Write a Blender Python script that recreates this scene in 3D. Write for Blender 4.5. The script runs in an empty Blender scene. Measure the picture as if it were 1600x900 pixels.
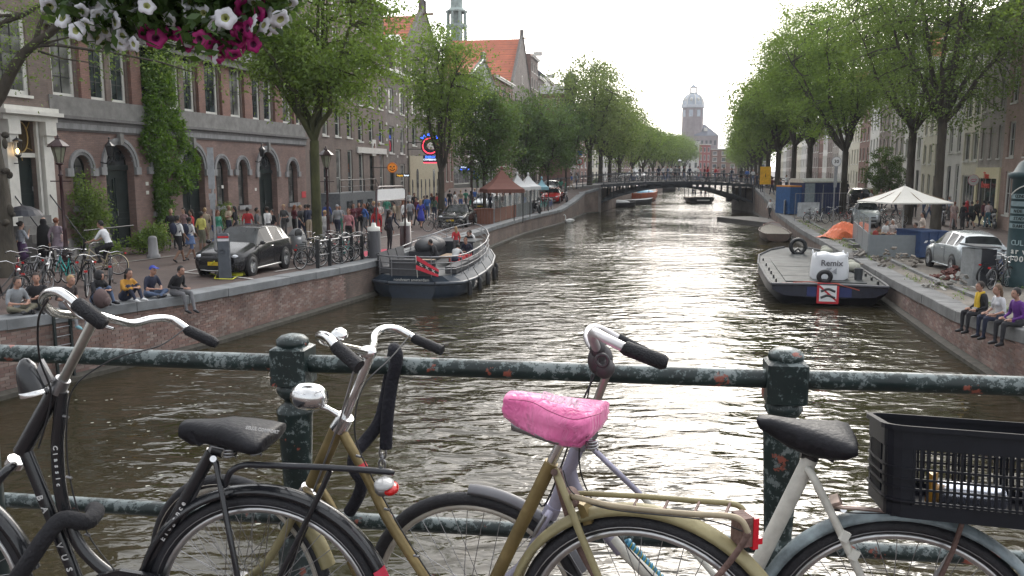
import bpy,math,random
import numpy as np
from mathutils import Matrix,Vector,Euler
R=math.radians
random.seed(7)
rng=np.random.default_rng(7)
S=bpy.context.scene
C=S.collection
CAMZ=4.85;F=1300.0;PITCH=R(8.14)
cam=bpy.data.cameras.new('camera');camo=bpy.data.objects.new('camera',cam);C.objects.link(camo)
cam.sensor_width=36;cam.lens=36*F/1600;cam.clip_start=.05;cam.clip_end=3000
camo.location=(0,0,CAMZ);camo.rotation_euler=(R(90)-PITCH,0,0)
S.camera=camo
w=bpy.data.worlds.new('World');S.world=w;w.use_nodes=True
nt=w.node_tree;nt.nodes.clear()
sky=nt.nodes.new('ShaderNodeTexSky');sky.sky_type='NISHITA';sky.sun_disc=False
sky.sun_elevation=R(28);sky.sun_rotation=R(16);sky.air_density=1;sky.dust_density=4
b1=nt.nodes.new('ShaderNodeBackground');b1.inputs[1].default_value=.05
nt.links.new(sky.outputs[0],b1.inputs[0])
tc=nt.nodes.new('ShaderNodeTexCoord');mp=nt.nodes.new('ShaderNodeMapping');mp.inputs['Scale'].default_value=(1,1,3)
nz=nt.nodes.new('ShaderNodeTexNoise');nz.inputs['Scale'].default_value=1.6;nz.inputs['Detail'].default_value=5
rp=nt.nodes.new('ShaderNodeValToRGB');rp.color_ramp.elements[0].color=(.84,.87,.91,1);rp.color_ramp.elements[1].color=(1,1,1,1)
rp.color_ramp.elements[0].position=.3;rp.color_ramp.elements[1].position=.62
b2=nt.nodes.new('ShaderNodeBackground');b2.inputs[1].default_value=.98
nt.links.new(tc.outputs['Generated'],mp.inputs[0]);nt.links.new(mp.outputs[0],nz.inputs[0]);nt.links.new(nz.outputs[0],rp.inputs[0]);nt.links.new(rp.outputs[0],b2.inputs[0])
SUN_AZ,SUN_EL=16,28
sv=Vector((math.sin(R(SUN_AZ))*math.cos(R(SUN_EL)),math.cos(R(SUN_AZ))*math.cos(R(SUN_EL)),math.sin(R(SUN_EL))))
dp=nt.nodes.new('ShaderNodeVectorMath');dp.operation='DOT_PRODUCT';dp.inputs[1].default_value=sv;nt.links.new(tc.outputs['Generated'],dp.inputs[0])
mr=nt.nodes.new('ShaderNodeMapRange');mr.interpolation_type='SMOOTHSTEP';mr.inputs[1].default_value=-.15;mr.inputs[2].default_value=1.0;mr.inputs[3].default_value=.95;mr.inputs[4].default_value=2.7;nt.links.new(dp.outputs['Value'],mr.inputs[0]);nt.links.new(mr.outputs[0],b2.inputs[1])
ad=nt.nodes.new('ShaderNodeAddShader');ow=nt.nodes.new('ShaderNodeOutputWorld')
nt.links.new(b1.outputs[0],ad.inputs[0]);nt.links.new(b2.outputs[0],ad.inputs[1]);nt.links.new(ad.outputs[0],ow.inputs[0])
sl=bpy.data.lights.new('sun','SUN');sl.energy=1.1;sl.angle=R(20);sl.color=(1,.97,.92)
so=bpy.data.objects.new('sun',sl);C.objects.link(so);so.rotation_euler=(R(90-28),0,R(180-16))
S.view_settings.view_transform='Standard';S.view_settings.look='None';S.view_settings.gamma=1;S.view_settings.exposure=0.1
cP,sP=math.cos(PITCH),math.sin(PITCH)
def ray(px,py):
 u=(px-800)/F;v=(450-py)/F
 return Vector((u,cP+v*sP,-sP+v*cP))
CAMV=Vector((0,0,CAMZ))
def at(px,py,z):d=ray(px,py);return CAMV+d*((z-CAMZ)/d.z)
def atY(px,py,Y):d=ray(px,py);return CAMV+d*(Y/d.y)
def onp(px,py,p0,p1,w=0.0):
 """point of the vertical plane through p0,p1 (moved w towards the camera) seen at px,py"""
 p0=Vector((p0[0],p0[1]));p1=Vector((p1[0],p1[1]));t=(p1-p0).normalized();n=Vector((-t.y,t.x))
 if n.dot(p0)>0:n=-n
 q=p0+n*w;d=ray(px,py)
 s=q.dot(n)/(d.x*n.x+d.y*n.y)
 return CAMV+d*s
def zl(Y):return float(np.interp(Y,[2,8,17,22,32,45,62,75,84,90,93,102,125,400],[3.2,2.4,1.7,1.52,1.32,1.28,1.25,1.3,1.75,2.2,2.75,2.6,1.5,1.3]))
def zr(Y):return float(np.interp(Y,[2,8,17,22,30,54,69,80,93,102,125,400],[3.2,2.4,1.45,1.1,.95,1.0,1.25,2.0,2.75,2.6,1.5,1.3]))
QLY=[3,17.6,22.3,32,45,53,62,75,84,91,93,330];QLX=[-17.0,-10.8,-8.55,-5.4,-2.6,-1.1,.75,4.5,6.4,7.9,9.6,71]
QRY=[3,17.8,22.3,30,54.5,73,84,93,330];QRX=[10.2,11.1,12.0,13.75,18.9,22.9,25.2,27.0,87]
def qlx(Y):return float(np.interp(Y,QLY,QLX))
def qrx(Y):return float(np.interp(Y,QRY,QRX))
def onstreet(px,py,zf):
 Y=12.0
 while Y<330:
  p=atY(px,py,Y)
  if p.z<=zf(Y):break
  Y+=.25 if Y<60 else .5
 return Vector((p.x,p.y,zf(p.y)))
def gl(px,py):return onstreet(px,py,zl)
def gr(px,py):return onstreet(px,py,zr)
XF={}
def xf(o):return XF.get(o.name,Matrix.Identity(4))if o else Matrix.Identity(4)
def prop(o,label=None,cat=None,group=None,kind=None):
 if label:o['label']=label
 if cat:o['category']=cat
 if group:o['group']=group
 if kind:o['kind']=kind
 return o
def thing(name,label,cat,loc=(0,0,0),rz=0,group=None,s=1.0):
 o=bpy.data.objects.new(name,None);C.objects.link(o);o.empty_display_size=.1
 o.location=loc;o.rotation_euler=(0,0,rz);o.scale=(s,s,s)
 XF[o.name]=Matrix.Translation(loc)@Matrix.Rotation(rz,4,'Z')@Matrix.Diagonal((s,s,s,1))
 return prop(o,label,cat,group)
def kids(o):return[c for c in LINKS.get(o.name,[])]
LINKS={}
def attach(c,p):
 if p:
  c.parent=p;LINKS.setdefault(p.name,[]).append(c)
def copy_tree(o,loc=None,rz=None,label=None,group=None,parent=None,mats=None,s=None):
 c=o.copy();C.objects.link(c)
 if parent:attach(c,parent)
 if loc is not None:c.location=loc
 if rz is not None:c.rotation_euler=(0,0,rz)
 if s:c.scale=(s,s,s)
 if label:c['label']=label
 if group:c['group']=group
 if mats and o.type=='MESH' and o.name.split('.')[0]in mats:
  for i,sl_ in enumerate(c.material_slots):
   sl_.link='OBJECT';sl_.material=mats[o.name.split('.')[0]]
 for k in kids(o):copy_tree(k,parent=c,mats=mats)
 if parent is None:
  XF[c.name]=Matrix.Translation(c.location)@Matrix.Rotation(c.rotation_euler[2],4,'Z')
 return c
def link_mesh(name,me,parent=None,loc=None,rz=None):
 o=bpy.data.objects.new(name,me);C.objects.link(o)
 if loc is not None:o.location=loc
 if rz is not None:o.rotation_euler=(0,0,rz)
 attach(o,parent);XF[o.name]=xf(parent)
 return o
class MB:
 def __init__(s):s.v=[];s.f=[];s.m=[];s.s=[];s.T=None
 def add(s,v,f,mi=0,sm=False):
  o=len(s.v)
  if s.T is not None:v=[tuple(s.T@Vector(p))for p in v]
  s.v+=[tuple(p)for p in v];s.f+=[tuple(i+o for i in q)for q in f];s.m+=[mi]*len(f);s.s+=[sm]*len(f);return s
 def box(s,c,d,mi=0,rz=0,rot=None):
  x,y,z=d[0]/2,d[1]/2,d[2]/2
  v=[(i*x,j*y,k*z)for k in(-1,1)for j in(-1,1)for i in(-1,1)]
  if rz:a,b=math.cos(rz),math.sin(rz);v=[(p[0]*a-p[1]*b,p[0]*b+p[1]*a,p[2])for p in v]
  if rot is not None:v=[tuple(rot@Vector(p))for p in v]
  v=[(p[0]+c[0],p[1]+c[1],p[2]+c[2])for p in v]
  return s.add(v,[(0,2,3,1),(4,5,7,6),(0,1,5,4),(2,6,7,3),(0,4,6,2),(1,3,7,5)],mi)
 def b2(s,x0,x1,y0,y1,z0,z1,mi=0):return s.box(((x0+x1)/2,(y0+y1)/2,(z0+z1)/2),(x1-x0,y1-y0,z1-z0),mi)
 def rings(s,R_,closed=True,caps=True,mi=0,sm=True,loop=False):
  n=len(R_[0]);v=[p for r in R_ for p in r];f=[]
  m=len(R_)
  for i in range(m if loop else m-1):
   for j in range(n if closed else n-1):
    a=i*n+j;b=i*n+(j+1)%n;c=((i+1)%m)*n+(j+1)%n;d=((i+1)%m)*n+j
    f.append((a,b,c,d))
  s.add(v,f,mi,sm)
  if caps and not loop:
   s.add(R_[0],[tuple(range(n))[::-1]],mi);s.add(R_[-1],[tuple(range(n))],mi)
  return s
 def tube(s,pts,r,n=8,mi=0,caps=True,loop=False,flat=1.0,up=None,sm=True):
  P=[Vector(p)for p in pts];m=len(P)
  rr=[r]*m if not hasattr(r,'__len__')else list(r)
  tg=[]
  for i in range(m):
   if loop:t=P[(i+1)%m]-P[i-1]
   else:t=P[min(i+1,m-1)]-P[max(i-1,0)]
   tg.append(t.normalized()if t.length>1e-9 else Vector((0,0,1)))
  u=Vector(up)if up else(Vector((0,0,1))if abs(tg[0].z)<.9 else Vector((1,0,0)))
  u=(u-tg[0]*u.dot(tg[0])).normalized();RR=[]
  for i in range(m):
   u=(u-tg[i]*u.dot(tg[i])).normalized();b=tg[i].cross(u)
   RR.append([P[i]+(u*math.cos(2*math.pi*k/n)*flat+b*math.sin(2*math.pi*k/n))*rr[i]for k in range(n)])
  return s.rings(RR,True,caps,mi,sm,loop)
 def lathe(s,prof,c=(0,0,0),n=16,mi=0,sm=True,rot=None,caps=False):
  RR=[]
  for r,z in prof:
   ring=[Vector((r*math.cos(2*math.pi*k/n),r*math.sin(2*math.pi*k/n),z))for k in range(n)]
   if rot is not None:ring=[rot@p for p in ring]
   RR.append([p+Vector(c)for p in ring])
  return s.rings(RR,True,caps,mi,sm)
 def ell(s,c,r,n=10,m=7,mi=0,rot=None):
  RR=[]
  for i in range(m+1):
   a=math.pi*i/m-math.pi/2;a=max(min(a,1.5),-1.5)
   ring=[Vector((r[0]*math.cos(a)*math.cos(2*math.pi*k/n),r[1]*math.cos(a)*math.sin(2*math.pi*k/n),r[2]*math.sin(a)))for k in range(n)]
   if rot is not None:ring=[rot@p for p in ring]
   RR.append([p+Vector(c)for p in ring])
  return s.rings(RR,True,True,mi,True)
 def ring(s,c,ax,Rr,r,n=40,k=8,mi=0,flat=1.0):
  ax=Vector(ax).normalized();u=ax.orthogonal().normalized();b=ax.cross(u);c=Vector(c)
  pts=[c+(u*math.cos(2*math.pi*i/n)+b*math.sin(2*math.pi*i/n))*Rr for i in range(n)]
  RR=[]
  for i in range(n):
   d=(pts[i]-c).normalized()
   RR.append([pts[i]+d*math.cos(2*math.pi*q/k)*r+ax*math.sin(2*math.pi*q/k)*r*flat for q in range(k)])
  return s.rings(RR,True,False,mi,True,True)
 def poly(s,pts,mi=0):return s.add(pts,[tuple(range(len(pts)))],mi)
 def prism(s,poly,off,mi=0):
  """polygon (3D points) extruded by the vector off"""
  n=len(poly);o=Vector(off);v=[Vector(p)for p in poly];v2=[p+o for p in v]
  s.add(v+v2,[tuple(range(n))[::-1],tuple(range(n,2*n))]+[(i,(i+1)%n,n+(i+1)%n,n+i)for i in range(n)],mi);return s
 def mesh(s,name,mats):
  me=bpy.data.meshes.new(name);me.from_pydata(s.v,[],s.f)
  if not isinstance(mats,(list,tuple)):mats=[mats]
  for m in mats:me.materials.append(m)
  me.polygons.foreach_set('material_index',s.m);me.polygons.foreach_set('use_smooth',s.s);me.update()
  return me
 def obj(s,name,mats,parent=None,world=False):
  if world and parent is not None:
   inv=xf(parent).inverted();s.v=[tuple(inv@Vector(p))for p in s.v]
  return link_mesh(name,s.mesh(name,mats),parent)
def struct(mb,name,mats):return prop(mb.obj(name,mats),kind='structure')
def np_mesh(name,V,Fq,mat,k=4):
 """V (n,3), Fq (m,k) numpy"""
 me=bpy.data.meshes.new(name);m=len(Fq)
 me.vertices.add(len(V));me.vertices.foreach_set('co',np.asarray(V,dtype=np.float32).ravel())
 me.loops.add(m*k);me.loops.foreach_set('vertex_index',np.asarray(Fq,dtype=np.int32).ravel())
 me.polygons.add(m);me.polygons.foreach_set('loop_start',np.arange(0,m*k,k,dtype=np.int32));me.polygons.foreach_set('loop_total',np.full(m,k,dtype=np.int32))
 for q in(mat if isinstance(mat,(list,tuple))else[mat]):me.materials.append(q)
 me.update(calc_edges=True);return me
def text_mesh(body,size,mat,ext=.002,bold=False,align='CENTER'):
 cu=bpy.data.curves.new('lettering','FONT');cu.body=body;cu.size=size;cu.extrude=ext;cu.align_x=align;cu.align_y='CENTER'
 cu.resolution_u=2
 if bold:cu.offset=size*.02
 o=bpy.data.objects.new('tmp',cu);C.objects.link(o)
 me=bpy.data.meshes.new_from_object(o);me.name='lettering'
 me.materials.clear();me.materials.append(mat)
 bpy.data.objects.remove(o);return me
def put_text(body,size,mat,parent,pos,xdir,updir,ext=.002,bold=False,world=True,name='lettering'):
 """flat lettering at pos reading along xdir, standing along updir"""
 me=text_mesh(body,size,mat,ext,bold);x=Vector(xdir).normalized();u=Vector(updir);u=(u-x*u.dot(x)).normalized();n=x.cross(u)
 T=Matrix(((x.x,u.x,n.x,pos[0]),(x.y,u.y,n.y,pos[1]),(x.z,u.z,n.z,pos[2]),(0,0,0,1)))
 if world and parent is not None:T=xf(parent).inverted()@T
 me.transform(T);return link_mesh(name,me,parent)
def new_mat(name):
 m=bpy.data.materials.new(name);m.use_nodes=True;n=m.node_tree;b=n.nodes['Principled BSDF'];return m,n,b
def nd(n,t,**kw):
 x=n.nodes.new(t)
 for k,v in kw.items():
  if k in x.inputs:x.inputs[k].default_value=v
  else:setattr(x,k,v)
 return x
def objco(n,scale=(1,1,1)):
 t=n.nodes.new('ShaderNodeTexCoord');m=n.nodes.new('ShaderNodeMapping');m.inputs['Scale'].default_value=scale
 n.links.new(t.outputs['Object'],m.inputs[0]);return m.outputs[0]
def c4(c):return(c[0],c[1],c[2],1)
def ramp(n,fac,stops):
 r=n.nodes.new('ShaderNodeValToRGB');e=r.color_ramp.elements
 while len(e)<len(stops):e.new(.5)
 for i,(p,c)in enumerate(stops):e[i].position=p;e[i].color=c4(c)
 n.links.new(fac,r.inputs[0]);return r.outputs[0]
def mixc(n,f,a,b,mode='MIX'):
 x=n.nodes.new('ShaderNodeMix');x.data_type='RGBA';x.blend_type=mode
 for s_,i in((f,0),(a,6),(b,7)):
  if isinstance(s_,(int,float)):x.inputs[i].default_value=s_
  elif isinstance(s_,(tuple,list)):x.inputs[i].default_value=c4(s_)
  else:n.links.new(s_,x.inputs[i])
 return x.outputs[2]
MC={}
def M(col,rough=.6,metal=0.0,var=.18,scale=6.0,bump=0.0,bs=None,name='paint',coat=0.0,emit=0.0,spec=.5,stretch=(1,1,1),rvar=0.0):
 key=(tuple(round(c,4)for c in col),rough,metal,var,scale,bump,bs,coat,emit,spec,stretch,rvar)
 if key in MC:return MC[key]
 m,n,b=new_mat(name)
 co=objco(n,stretch)
 nz=nd(n,'ShaderNodeTexNoise',Scale=scale,Detail=5.0,Roughness=.6);n.links.new(co,nz.inputs[0])
 lo=[c*(1-var)for c in col];hi=[min(1,c*(1+var))for c in col]
 n.links.new(ramp(n,nz.outputs[0],[(.3,lo),(.7,hi)]),b.inputs['Base Color'])
 b.inputs['Roughness'].default_value=rough;b.inputs['Metallic'].default_value=metal;b.inputs['Coat Weight'].default_value=coat
 b.inputs['Specular IOR Level'].default_value=spec
 if rvar:
  mr=nd(n,'ShaderNodeMapRange');n.links.new(nz.outputs[0],mr.inputs[0]);mr.inputs[3].default_value=rough-rvar;mr.inputs[4].default_value=rough+rvar
  n.links.new(mr.outputs[0],b.inputs['Roughness'])
 if emit:b.inputs['Emission Color'].default_value=c4(col);b.inputs['Emission Strength'].default_value=emit
 if bump:
  n2=nd(n,'ShaderNodeTexNoise',Scale=bs or scale*4,Detail=4.0);n.links.new(co,n2.inputs[0])
  bp=nd(n,'ShaderNodeBump',Strength=bump,Distance=.02);n.links.new(n2.outputs[0],bp.inputs['Height']);n.links.new(bp.outputs[0],b.inputs['Normal'])
 MC[key]=m;return m
def brick_mat(name,c1,c2,mortar,bw=.22,rh=.072,ms=.008,ux=(1,1,0),rough=.85,stain=.35,bumpy=.5,soft=0):
 m,n,b=new_mat(name)
 t=n.nodes.new('ShaderNodeTexCoord');sx=n.nodes.new('ShaderNodeSeparateXYZ');n.links.new(t.outputs['Object'],sx.inputs[0])
 u=nd(n,'ShaderNodeVectorMath',operation='DOT_PRODUCT');u.inputs[1].default_value=ux;n.links.new(t.outputs['Object'],u.inputs[0])
 cb=n.nodes.new('ShaderNodeCombineXYZ');n.links.new(u.outputs['Value'],cb.inputs[0])
 n.links.new(sx.outputs[1 if soft==2 else 2],cb.inputs[1])
 br=n.nodes.new('ShaderNodeTexBrick');n.links.new(cb.outputs[0],br.inputs[0])
 br.inputs['Scale'].default_value=1;br.inputs['Brick Width'].default_value=bw;br.inputs['Row Height'].default_value=rh;br.inputs['Mortar Size'].default_value=ms
 br.inputs['Color1'].default_value=c4(c1);br.inputs['Color2'].default_value=c4(c2);br.inputs['Mortar'].default_value=c4(mortar);br.inputs['Mortar Smooth'].default_value=.3
 nz=nd(n,'ShaderNodeTexNoise',Scale=.7,Detail=6.0,Roughness=.65);n.links.new(t.outputs['Object'],nz.inputs[0])
 st=ramp(n,nz.outputs[0],[(.3,(1-stain,)*3),(.7,(1+stain*.4,)*3)])
 n.links.new(mixc(n,1.0,br.outputs[0],st,'MULTIPLY'),b.inputs['Base Color']);b.inputs['Roughness'].default_value=rough
 bp=nd(n,'ShaderNodeBump',Strength=bumpy,Distance=.01);bp.invert=True;n.links.new(br.outputs['Fac'],bp.inputs['Height']);n.links.new(bp.outputs[0],b.inputs['Normal'])
 return m
def glass_mat(name,tint=(.02,.025,.028),rough=.06):
 m,n,b=new_mat(name);co=objco(n)
 nz=nd(n,'ShaderNodeTexNoise',Scale=1.3,Detail=2.0);n.links.new(co,nz.inputs[0])
 n.links.new(ramp(n,nz.outputs[0],[(.4,tint),(.65,[c*2.6+.01 for c in tint])]),b.inputs['Base Color'])
 b.inputs['Roughness'].default_value=rough;b.inputs['Specular IOR Level'].default_value=.6
 bp=nd(n,'ShaderNodeBump',Strength=.08,Distance=.05);n.links.new(nz.outputs[0],bp.inputs['Height']);n.links.new(bp.outputs[0],b.inputs['Normal'])
 return m
def leaf_mat(name,dark,light,hue=(.14,.16,.03)):
 m,n,b=new_mat(name);n.nodes.remove(b);out=n.nodes['Material Output'];co=objco(n)
 nz=nd(n,'ShaderNodeTexNoise',Scale=.75,Detail=3.0);n.links.new(co,nz.inputs[0])
 g=n.nodes.new('ShaderNodeNewGeometry')
 base=ramp(n,nz.outputs[0],[(.35,dark),(.65,light)])
 rnd=ramp(n,g.outputs['Random Per Island'],[(0,(.6,)*3),(1,(1.35,)*3)])
 col=mixc(n,1.0,base,rnd,'MULTIPLY')
 d=n.nodes.new('ShaderNodeBsdfDiffuse');t=n.nodes.new('ShaderNodeBsdfTranslucent');gl_=nd(n,'ShaderNodeBsdfGlossy',Roughness=.45)
 n.links.new(col,d.inputs[0]);n.links.new(mixc(n,.5,col,hue),t.inputs[0])
 mx=n.nodes.new('ShaderNodeMixShader');mx.inputs[0].default_value=.45;n.links.new(d.outputs[0],mx.inputs[1]);n.links.new(t.outputs[0],mx.inputs[2])
 m2=n.nodes.new('ShaderNodeMixShader');m2.inputs[0].default_value=.035;n.links.new(mx.outputs[0],m2.inputs[1]);n.links.new(gl_.outputs[0],m2.inputs[2])
 n.links.new(m2.outputs[0],out.inputs[0]);return m
WHITE=M((.62,.61,.57),.45,var=.1,scale=3,name='white_paint')
CREAM=M((.55,.52,.42),.6,var=.12,scale=2,name='cream_render')
STONE=M((.19,.185,.178),.85,var=.25,scale=2.2,bump=.3,name='grey_stone')
STONE_L=M((.225,.225,.23),.8,var=.28,scale=1.6,bump=.2,name='bluestone',stretch=(2.5,2.5,.6))
BLACK=M((.012,.013,.015),.35,var=.2,name='black_paint')
DKGREEN=M((.012,.02,.02),.35,var=.3,scale=2,name='dark_green_paint')
RUBBER=M((.018,.018,.02),.6,var=.3,scale=20,bump=.1,name='rubber')
CHROME=M((.72,.72,.72),.16,1.0,var=.12,scale=30,name='chrome',rvar=.1)
STEEL=M((.33,.33,.34),.42,1.0,var=.2,scale=12,name='steel')
ALU=M((.5,.5,.5),.4,.8,var=.15,scale=9,name='aluminium')
LAMPRED=M((.035,.012,.014),.4,var=.3,name='dark_red_paint')
GLASS=glass_mat('window_glass')
GLASS_C=glass_mat('window_glass_with_curtain',(.09,.09,.085),.12)
WOOD=M((.2,.13,.07),.7,var=.3,scale=3,stretch=(1,1,6),name='wood')
BARK=M((.055,.047,.036),.95,var=.5,scale=3,bump=1.0,bs=14,name='bark',stretch=(1,1,.35))
BARK_M=M((.062,.066,.026),.95,var=.55,scale=2.2,bump=1.0,bs=14,name='mossy_bark',stretch=(1,1,.35))
LEAF_A=leaf_mat('elm_leaves',(.10,.17,.03),(.23,.345,.055),(.2,.28,.03))
LEAF_B=leaf_mat('dark_leaves',(.045,.10,.026),(.11,.205,.045))
LEAF_C=leaf_mat('pale_leaves',(.125,.19,.05),(.25,.33,.09),(.18,.2,.06))
LEAF_D=leaf_mat('olive_leaves',(.085,.145,.03),(.19,.285,.055),(.18,.24,.03))
IVY=leaf_mat('vine_leaves',(.045,.10,.012),(.12,.24,.025),(.16,.26,.02))
# ================================================================ SETTING
def water_mat():
 m,n,b=new_mat('canal_water')
 b.inputs['Base Color'].default_value=(.042,.036,.017,1);b.inputs['Roughness'].default_value=.05;b.inputs['IOR'].default_value=1.33
 co=objco(n)
 nz=nd(n,'ShaderNodeTexNoise',Scale=.11,Detail=4.0);n.links.new(co,nz.inputs[0])
 n.links.new(ramp(n,nz.outputs[0],[(.35,(.020,.017,.008)),(.65,(.032,.026,.013))]),b.inputs['Base Color'])
 a=objco(n,(1.0,1.9,1));h=None
 mk=ramp(n,nz.outputs[0],[(.38,(.28,)*3),(.6,(1,)*3)])
 for sc,amp,det in((.7,.15,2.0),(1.9,.058,2.0),(6.0,.007,2.0)):
  t=nd(n,'ShaderNodeTexNoise',Scale=sc,Detail=det,Roughness=.5,Distortion=.6);n.links.new(a,t.inputs[0])
  q=nd(n,'ShaderNodeMath',operation='MULTIPLY');n.links.new(t.outputs[0],q.inputs[0]);q.inputs[1].default_value=amp
  if h is None:h=q.outputs[0]
  else:
   s=nd(n,'ShaderNodeMath',operation='ADD');n.links.new(h,s.inputs[0]);n.links.new(q.outputs[0],s.inputs[1]);h=s.outputs[0]
 q=nd(n,'ShaderNodeMath',operation='MULTIPLY');n.links.new(h,q.inputs[0]);n.links.new(mk,q.inputs[1])
 bp=nd(n,'ShaderNodeBump',Strength=1.0,Distance=1.0);n.links.new(q.outputs[0],bp.inputs['Height']);n.links.new(bp.outputs[0],b.inputs['Normal'])
 return m
WATER=water_mat()
m=MB();m.poly([(-60,-30,0),(60,-30,0),(200,420,0),(0,420,0)]);struct(m,'canal_water',WATER)
m=MB();m.poly([(-1500,-400,-1.5),(1500,-400,-1.5),(1500,2200,-1.5),(-1500,2200,-1.5)]);struct(m,'ground',M((.12,.11,.1),.9,scale=.2,name='ground'))
PAVE=brick_mat('street_bricks',(.13,.078,.062),(.09,.06,.053),(.05,.045,.042),.21,.07,.012,(1,0,0),.7,.4,.5,soft=2)
PAVE2=brick_mat('quay_sand_and_slabs',(.19,.165,.135),(.15,.135,.115),(.08,.07,.06),.3,.3,.012,(1,0,0),.9,.45,.4,soft=2)
SLAB=M((.155,.15,.145),.8,var=.25,scale=1.5,bump=.2,name='pavement')
def street(side):
 mb=MB();Ys=list(np.arange(3,130,2.0))+[140,180,240,330,420]
 rows=[]
 for Y in Ys:
  if side<0:x0=qlx(Y)-.45;z=zl(Y);xs=[x0,x0-8,x0-20,x0-90]
  else:x0=qrx(Y)+.45;z=zr(Y);xs=[x0,x0+8,x0+20,x0+90]
  rows.append([(x,Y,z-.02)for x in xs])
 for i in range(len(rows)-1):
  for j in range(3):
   q=[rows[i][j],rows[i][j+1],rows[i+1][j+1],rows[i+1][j]]
   if side<0:q=q[::-1]
   mb.poly(q)
 return struct(mb,'street',PAVE)
street(-1);street(1)
m=MB();m.b2(0,160,330,420,-1,1.6);struct(m,'quay_ground',SLAB)
QB=brick_mat('quay_bricks',(.23,.155,.125),(.17,.125,.105),(.15,.14,.125),.22,.072,.010,(.27,1,0),.85,.45,.6)
QM=M((.10,.095,.085),.95,var=.3,scale=5,bump=.4,name='mortar')
def brick_piece_mat(name,c1,c2,c3):
 m,n,b=new_mat(name);oi=n.nodes.new('ShaderNodeObjectInfo');g=n.nodes.new('ShaderNodeNewGeometry')
 s=nd(n,'ShaderNodeMath',operation='ADD');n.links.new(oi.outputs['Random'],s.inputs[0]);n.links.new(g.outputs['Random Per Island'],s.inputs[1])
 f=nd(n,'ShaderNodeMath',operation='FRACT');n.links.new(s.outputs[0],f.inputs[0])
 t=n.nodes.new('ShaderNodeNewGeometry');nz=nd(n,'ShaderNodeTexNoise',Scale=1.1,Detail=6.0);n.links.new(t.outputs['Position'],nz.inputs[0])
 st=ramp(n,nz.outputs[0],[(.32,(.55,)*3),(.68,(1.2,)*3)])
 n.links.new(mixc(n,1.0,ramp(n,f.outputs[0],[(0,c1),(.5,c2),(1,c3)]),st,'MULTIPLY'),b.inputs['Base Color']);b.inputs['Roughness'].default_value=.85
 return m
BP=brick_piece_mat('weathered_brick',(.26,.165,.135),(.19,.12,.105),(.30,.235,.205))
COP=M((.17,.178,.185),.75,var=.3,scale=1.5,bump=.25,name='coping_stone')
COP_R=M((.15,.15,.148),.85,var=.35,scale=1.5,bump=.3,name='worn_coping')
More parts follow.
